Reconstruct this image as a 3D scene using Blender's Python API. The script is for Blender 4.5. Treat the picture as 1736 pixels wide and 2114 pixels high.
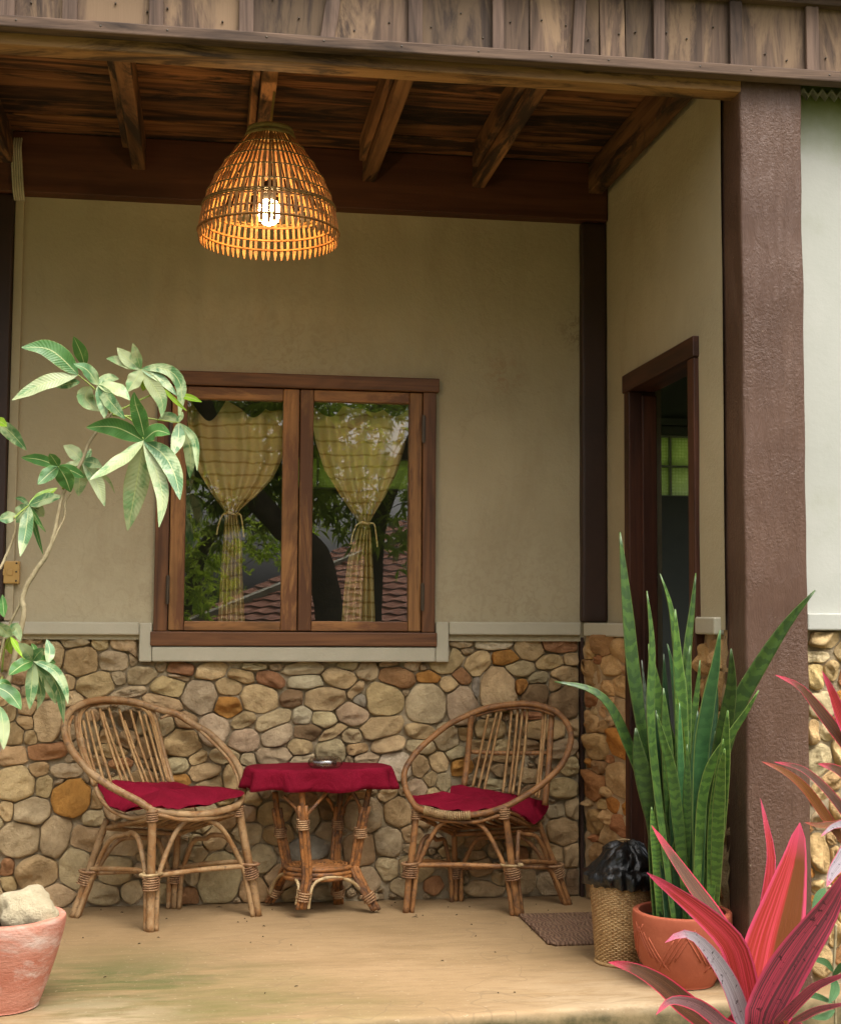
import bpy, bmesh, math, random
from mathutils import Vector, Matrix, noise
PI=math.pi
for o in list(bpy.data.objects): bpy.data.objects.remove(o)
scene=bpy.context.scene; COL=scene.collection
# ------------------------------------------------------------------ camera, sky, sun, exposure
cam=bpy.data.cameras.new('camera'); camo=bpy.data.objects.new('camera',cam); COL.objects.link(camo); scene.camera=camo
yaw,pitch,roll=0.14965,0.073643,0.0065726
CAM=Vector((0,-5.42207,1.1))
fwd=Vector((math.sin(yaw)*math.cos(pitch),math.cos(yaw)*math.cos(pitch),math.sin(pitch)))
rt=Vector((math.cos(yaw),-math.sin(yaw),0)); up=rt.cross(fwd)
r2=rt*math.cos(roll)+up*math.sin(roll); u2=-rt*math.sin(roll)+up*math.cos(roll)
camo.matrix_world=Matrix(((r2.x,u2.x,-fwd.x,CAM.x),(r2.y,u2.y,-fwd.y,CAM.y),(r2.z,u2.z,-fwd.z,CAM.z),(0,0,0,1)))
cam.sensor_fit='HORIZONTAL'; cam.sensor_width=36; cam.lens=2889.2/1736*36; cam.clip_end=500; cam.clip_start=.05
SUN_EL,SUN_AZ=math.radians(60),math.radians(158)      # hazy sun high in front of the porch, to the right
w=bpy.data.worlds.new('World'); scene.world=w; w.use_nodes=True
nt=w.node_tree; nt.nodes.clear()
wo=nt.nodes.new('ShaderNodeOutputWorld'); bg=nt.nodes.new('ShaderNodeBackground'); sk=nt.nodes.new('ShaderNodeTexSky'); hs=nt.nodes.new('ShaderNodeHueSaturation')
sk.sky_type='NISHITA'; sk.sun_disc=False; sk.sun_elevation=SUN_EL; sk.sun_rotation=SUN_AZ; sk.dust_density=9; sk.air_density=1.2
hs.inputs['Saturation'].default_value=.15; bg.inputs['Strength'].default_value=.15
nt.links.new(sk.outputs[0],hs.inputs['Color']); nt.links.new(hs.outputs[0],bg.inputs[0]); nt.links.new(bg.outputs[0],wo.inputs[0])
sl=bpy.data.lights.new('sun','SUN'); sl.energy=1.0; sl.angle=math.radians(38); sl.color=(1,.93,.80)
so=bpy.data.objects.new('sun',sl); COL.objects.link(so)
sd=Vector((math.sin(SUN_AZ)*math.cos(SUN_EL),math.cos(SUN_AZ)*math.cos(SUN_EL),math.sin(SUN_EL)))
so.rotation_euler=sd.to_track_quat('Z','Y').to_euler(); so.location=sd*30
vs=scene.view_settings; vs.view_transform='Standard'; vs.look='None'; vs.gamma=1; vs.use_curve_mapping=False; vs.exposure=0.94
scene.render.engine='CYCLES'; scene.cycles.max_bounces=10; scene.cycles.transparent_max_bounces=24
# ------------------------------------------------------------------ helpers
def link(o,parent=None):
    COL.objects.link(o)
    if parent is not None: o.parent=parent
    return o
def tag(o,label=None,cat=None,group=None,kind=None):
    if label: o['label']=label
    if cat: o['category']=cat
    if group: o['group']=group
    if kind: o['kind']=kind
    return o
def thing(name,label,cat,loc=(0,0,0),group=None):
    o=bpy.data.objects.new(name,None); o.location=loc; o.empty_display_size=.05; link(o); bpy.context.view_layer.update()
    return tag(o,label,cat,group)
class MB:
    def __init__(s): s.v=[]; s.f=[]; s.uv=[]; s.m=[]
    def add(s,vs,fs,uvs=None):
        k=len(s.v); s.v+= [tuple(v) for v in vs]; s.f+=[tuple(i+k for i in f) for f in fs]
        if uvs: s.uv+=uvs
    def box(s,x0,x1,y0,y1,z0,z1,jit=0):
        vs=[(x,y,z) for z in(z0,z1) for y in(y0,y1) for x in(x0,x1)]
        if jit: vs=[tuple(c+random.uniform(-jit,jit) for c in v) for v in vs]
        s.add(vs,[(0,2,3,1),(4,5,7,6),(0,1,5,4),(2,6,7,3),(0,4,6,2),(1,3,7,5)])
    def bar(s,a,b,w,h,upv=(0,0,1)):
        a,b=Vector(a),Vector(b); t=(b-a).normalized(); sx=t.cross(Vector(upv)).normalized(); sz=sx.cross(t)
        vs=[p+sx*w/2*i+sz*h/2*j for p in(a,b) for i,j in((-1,-1),(1,-1),(1,1),(-1,1))]
        s.add(vs,[(0,1,2,3),(7,6,5,4),(0,4,5,1),(1,5,6,2),(2,6,7,3),(3,7,4,0)])
    def tube(s,pts,rad,n=8,closed=False,nodes=0,cap=True):
        pts=[Vector(p) for p in pts]; N=len(pts); R=rad if hasattr(rad,'__len__') else [rad]*N
        prev=None; rings=[]
        for i,p in enumerate(pts):
            a=pts[(i-1)%N] if(closed or i>0) else p; b=pts[(i+1)%N] if(closed or i<N-1) else p
            t=(b-a).normalized() if (b-a).length>1e-9 else Vector((0,0,1))
            if prev is None:
                prev=t.orthogonal().normalized()
            prev=(prev-t*prev.dot(t)); prev=prev.normalized() if prev.length>1e-6 else t.orthogonal().normalized()
            bn=t.cross(prev); r=R[i]
            rings.append([p+(prev*math.cos(2*PI*k/n)+bn*math.sin(2*PI*k/n))*r for k in range(n)])
        vs=[v for r in rings for v in r]; fs=[]
        for i in range(N if closed else N-1):
            j=(i+1)%N
            for k in range(n): fs.append((i*n+k,i*n+(k+1)%n,j*n+(k+1)%n,j*n+k))
        if cap and not closed: fs.append(tuple(range(n-1,-1,-1))); fs.append(tuple((N-1)*n+k for k in range(n)))
        s.add(vs,fs)
    def lathe(s,prof,c=(0,0,0),n=40,wob=0,close=False):
        vs=[];fs=[]
        for j,(r,z) in enumerate(prof):
            for k in range(n):
                a=2*PI*k/n; rr=r*(1+(noise.noise((math.cos(a)*2,math.sin(a)*2,z*9))*wob if wob else 0)); vs.append((c[0]+rr*math.cos(a),c[1]+rr*math.sin(a),c[2]+z))
        for j in range(len(prof)-1):
            for k in range(n): fs.append((j*n+k,j*n+(k+1)%n,(j+1)*n+(k+1)%n,(j+1)*n+k))
        s.add(vs,fs)
    def build(s,name,mat,parent=None,smooth=True,bevel=0,kind=None,color=None,local=None):
        me=bpy.data.meshes.new(name); me.from_pydata(s.v,[],s.f); 
        if s.uv:
            ul=me.uv_layers.new(name='UVMap')
            for l in me.loops: ul.data[l.index].uv=s.uv[l.vertex_index]
        me.materials.append(mat); me.update()
        if smooth:
            me.polygons.foreach_set('use_smooth',[True]*len(me.polygons))
        o=bpy.data.objects.new(name,me); link(o)
        if parent is not None:
            o.parent=parent; o.matrix_parent_inverse=parent.matrix_world.inverted()
        if bevel:
            b=o.modifiers.new('bevel','BEVEL'); b.width=bevel; b.segments=2; b.limit_method='ANGLE'
        if kind: o['kind']=kind
        if color: o.color=(*color,1)
        return o
def smoothpts(P,n=8,closed=False):
    P=[Vector(p) for p in P]; N=len(P); out=[]
    if N<3 and not closed: return [P[0].lerp(P[-1],i/n) for i in range(n+1)]
    for i in range(N if closed else N-1):
        g=lambda k:P[k%N] if closed else P[min(max(k,0),N-1)]
        a,b,c,d=g(i-1),g(i),g(i+1),g(i+2)
        for k in range(n):
            t=k/n; out.append(.5*((2*b)+(c-a)*t+(2*a-5*b+4*c-d)*t*t+(3*b-a-3*c+d)*t**3))
    if not closed: out.append(P[-1])
    return out
def joined(objs_mat=None): pass
# ------------------------------------------------------------------ materials
MATS={}
def newmat(name):
    m=bpy.data.materials.new(name); m.use_nodes=True; m.node_tree.nodes.clear(); return m,m.node_tree
def N(nt,t,**k):
    n=nt.nodes.new(t)
    for a,b in k.items():
        if a in n.inputs: n.inputs[a].default_value=b
        else: setattr(n,a,b)
    return n
def ramp(nt,stops):
    r=nt.nodes.new('ShaderNodeValToRGB'); e=r.color_ramp.elements
    while len(e)<len(stops): e.new(.5)
    for el,(p,c) in zip(e,stops): el.position=p; el.color=(*c,1) if len(c)==3 else c
    return r
def mixc(nt,a,b,fac,mode='MIX'):
    m=nt.nodes.new('ShaderNodeMix'); m.data_type='RGBA'; m.blend_type=mode
    for s,v in((m.inputs[6],a),(m.inputs[7],b),(m.inputs[0],fac)):
        if hasattr(v,'is_linked') or hasattr(v,'links'): nt.links.new(v,s)
        elif hasattr(v,'__len__'): s.default_value=(*v,1)
        else: s.default_value=v
    return m.outputs[2]
def coords(nt,scale=(1,1,1),rand=True,rot=(0,0,0),kind='Object'):
    tc=N(nt,'ShaderNodeTexCoord'); mp=N(nt,'ShaderNodeMapping'); mp.inputs['Scale'].default_value=scale; mp.inputs['Rotation'].default_value=rot
    nt.links.new(tc.outputs[kind],mp.inputs[0])
    if rand:
        oi=N(nt,'ShaderNodeObjectInfo'); mu=N(nt,'ShaderNodeMath',operation='MULTIPLY'); mu.inputs[1].default_value=57.3
        nt.links.new(oi.outputs['Random'],mu.inputs[0]); nt.links.new(mu.outputs[0],mp.inputs['Location'])
    return mp.outputs[0]
def noi(nt,vec,scale,detail=5,rough=.6,dist=0):
    n=N(nt,'ShaderNodeTexNoise'); n.inputs['Scale'].default_value=scale; n.inputs['Detail'].default_value=detail; n.inputs['Roughness'].default_value=rough; n.inputs['Distortion'].default_value=dist
    nt.links.new(vec,n.inputs['Vector']); return n.outputs['Fac']
def finish(nt,col,rough=.7,bump=None,bstr=.3,bdist=.01,spec=.4,extra=None,coat=0):
    b=N(nt,'ShaderNodeBsdfPrincipled')
    if hasattr(col,'links'): nt.links.new(col,b.inputs['Base Color'])
    else: b.inputs['Base Color'].default_value=(*col,1)
    if hasattr(rough,'links'): nt.links.new(rough,b.inputs['Roughness'])
    else: b.inputs['Roughness'].default_value=rough
    b.inputs['Specular IOR Level'].default_value=spec; b.inputs['Coat Weight'].default_value=coat
    if bump is not None:
        bu=N(nt,'ShaderNodeBump'); bu.inputs['Strength'].default_value=bstr; bu.inputs['Distance'].default_value=bdist
        nt.links.new(bump,bu.inputs['Height']); nt.links.new(bu.outputs[0],b.inputs['Normal'])
    o=N(nt,'ShaderNodeOutputMaterial'); nt.links.new(b.outputs[0],o.inputs[0]); return b
def wood(name,dark,light,axis=0,rough=.65,sc=1,stain=None,randv=.35,spec=.35,contrast=(.36,.64)):
    m,nt=newmat(name); s=[34*sc]*3; s[axis]=1.6*sc
    v=coords(nt,s); g=noi(nt,v,1,7,.65,.6)
    s2=[6*sc]*3; s2[axis]=1.1*sc; v2=coords(nt,s2); g2=noi(nt,v2,1,4,.6,1.2)
    r=ramp(nt,[(contrast[0],dark),(contrast[1],light)]); nt.links.new(g,r.inputs[0])
    c=mixc(nt,r.outputs[0],tuple(x*.45 for x in dark),ramp_out(nt,g2,[(.5,(0,0,0)),(.72,(1,1,1))]))
    if stain: 
        s3=[5.5]*3; s3[axis]=1.0; v3=coords(nt,s3); g3=noi(nt,v3,1.2,6,.7,1.5)
        c=mixc(nt,c,stain,ramp_out(nt,g3,[(.47,(0,0,0)),(.58,(.92,)*3)]))
    oi=N(nt,'ShaderNodeObjectInfo'); mr=N(nt,'ShaderNodeMapRange'); mr.inputs[3].default_value=1-randv; mr.inputs[4].default_value=1+randv
    nt.links.new(oi.outputs['Random'],mr.inputs[0])
    hv=N(nt,'ShaderNodeHueSaturation'); nt.links.new(mr.outputs[0],hv.inputs['Value']); nt.links.new(c,hv.inputs['Color'])
    finish(nt,hv.outputs[0],rough,g,.35,.004,spec); return m
def ramp_out(nt,fac,stops):
    r=ramp(nt,stops); nt.links.new(fac,r.inputs[0]); return r.outputs[0]
def mottled(name,c1,c2,scale=6,rough=.8,bscale=60,bstr=.25,bdist=.004,spec=.3,c3=None,c3range=(.55,.7),objcol=False,fine=None,stretch=(1,1,1)):
    m,nt=newmat(name); v=coords(nt,stretch,rand=objcol)
    g=noi(nt,v,scale,6,.65,.3); c=ramp_out(nt,g,[(.3,c1),(.7,c2)])
    if objcol:
        oi=N(nt,'ShaderNodeObjectInfo'); c=mixc(nt,oi.outputs['Color'],c,1,'MULTIPLY')
    if c3: g3=noi(nt,v,scale*.45,7,.7,.8); c=mixc(nt,c,c3,ramp_out(nt,g3,[(c3range[0],(0,0,0)),(c3range[1],(.85,)*3)]))
    g4=noi(nt,v,bscale,6,.7)
    if fine: c=mixc(nt,c,fine,ramp_out(nt,g4,[(.58,(0,0,0)),(.75,(.8,)*3)]))
    finish(nt,c,rough,g4,bstr,bdist,spec); return m
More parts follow.
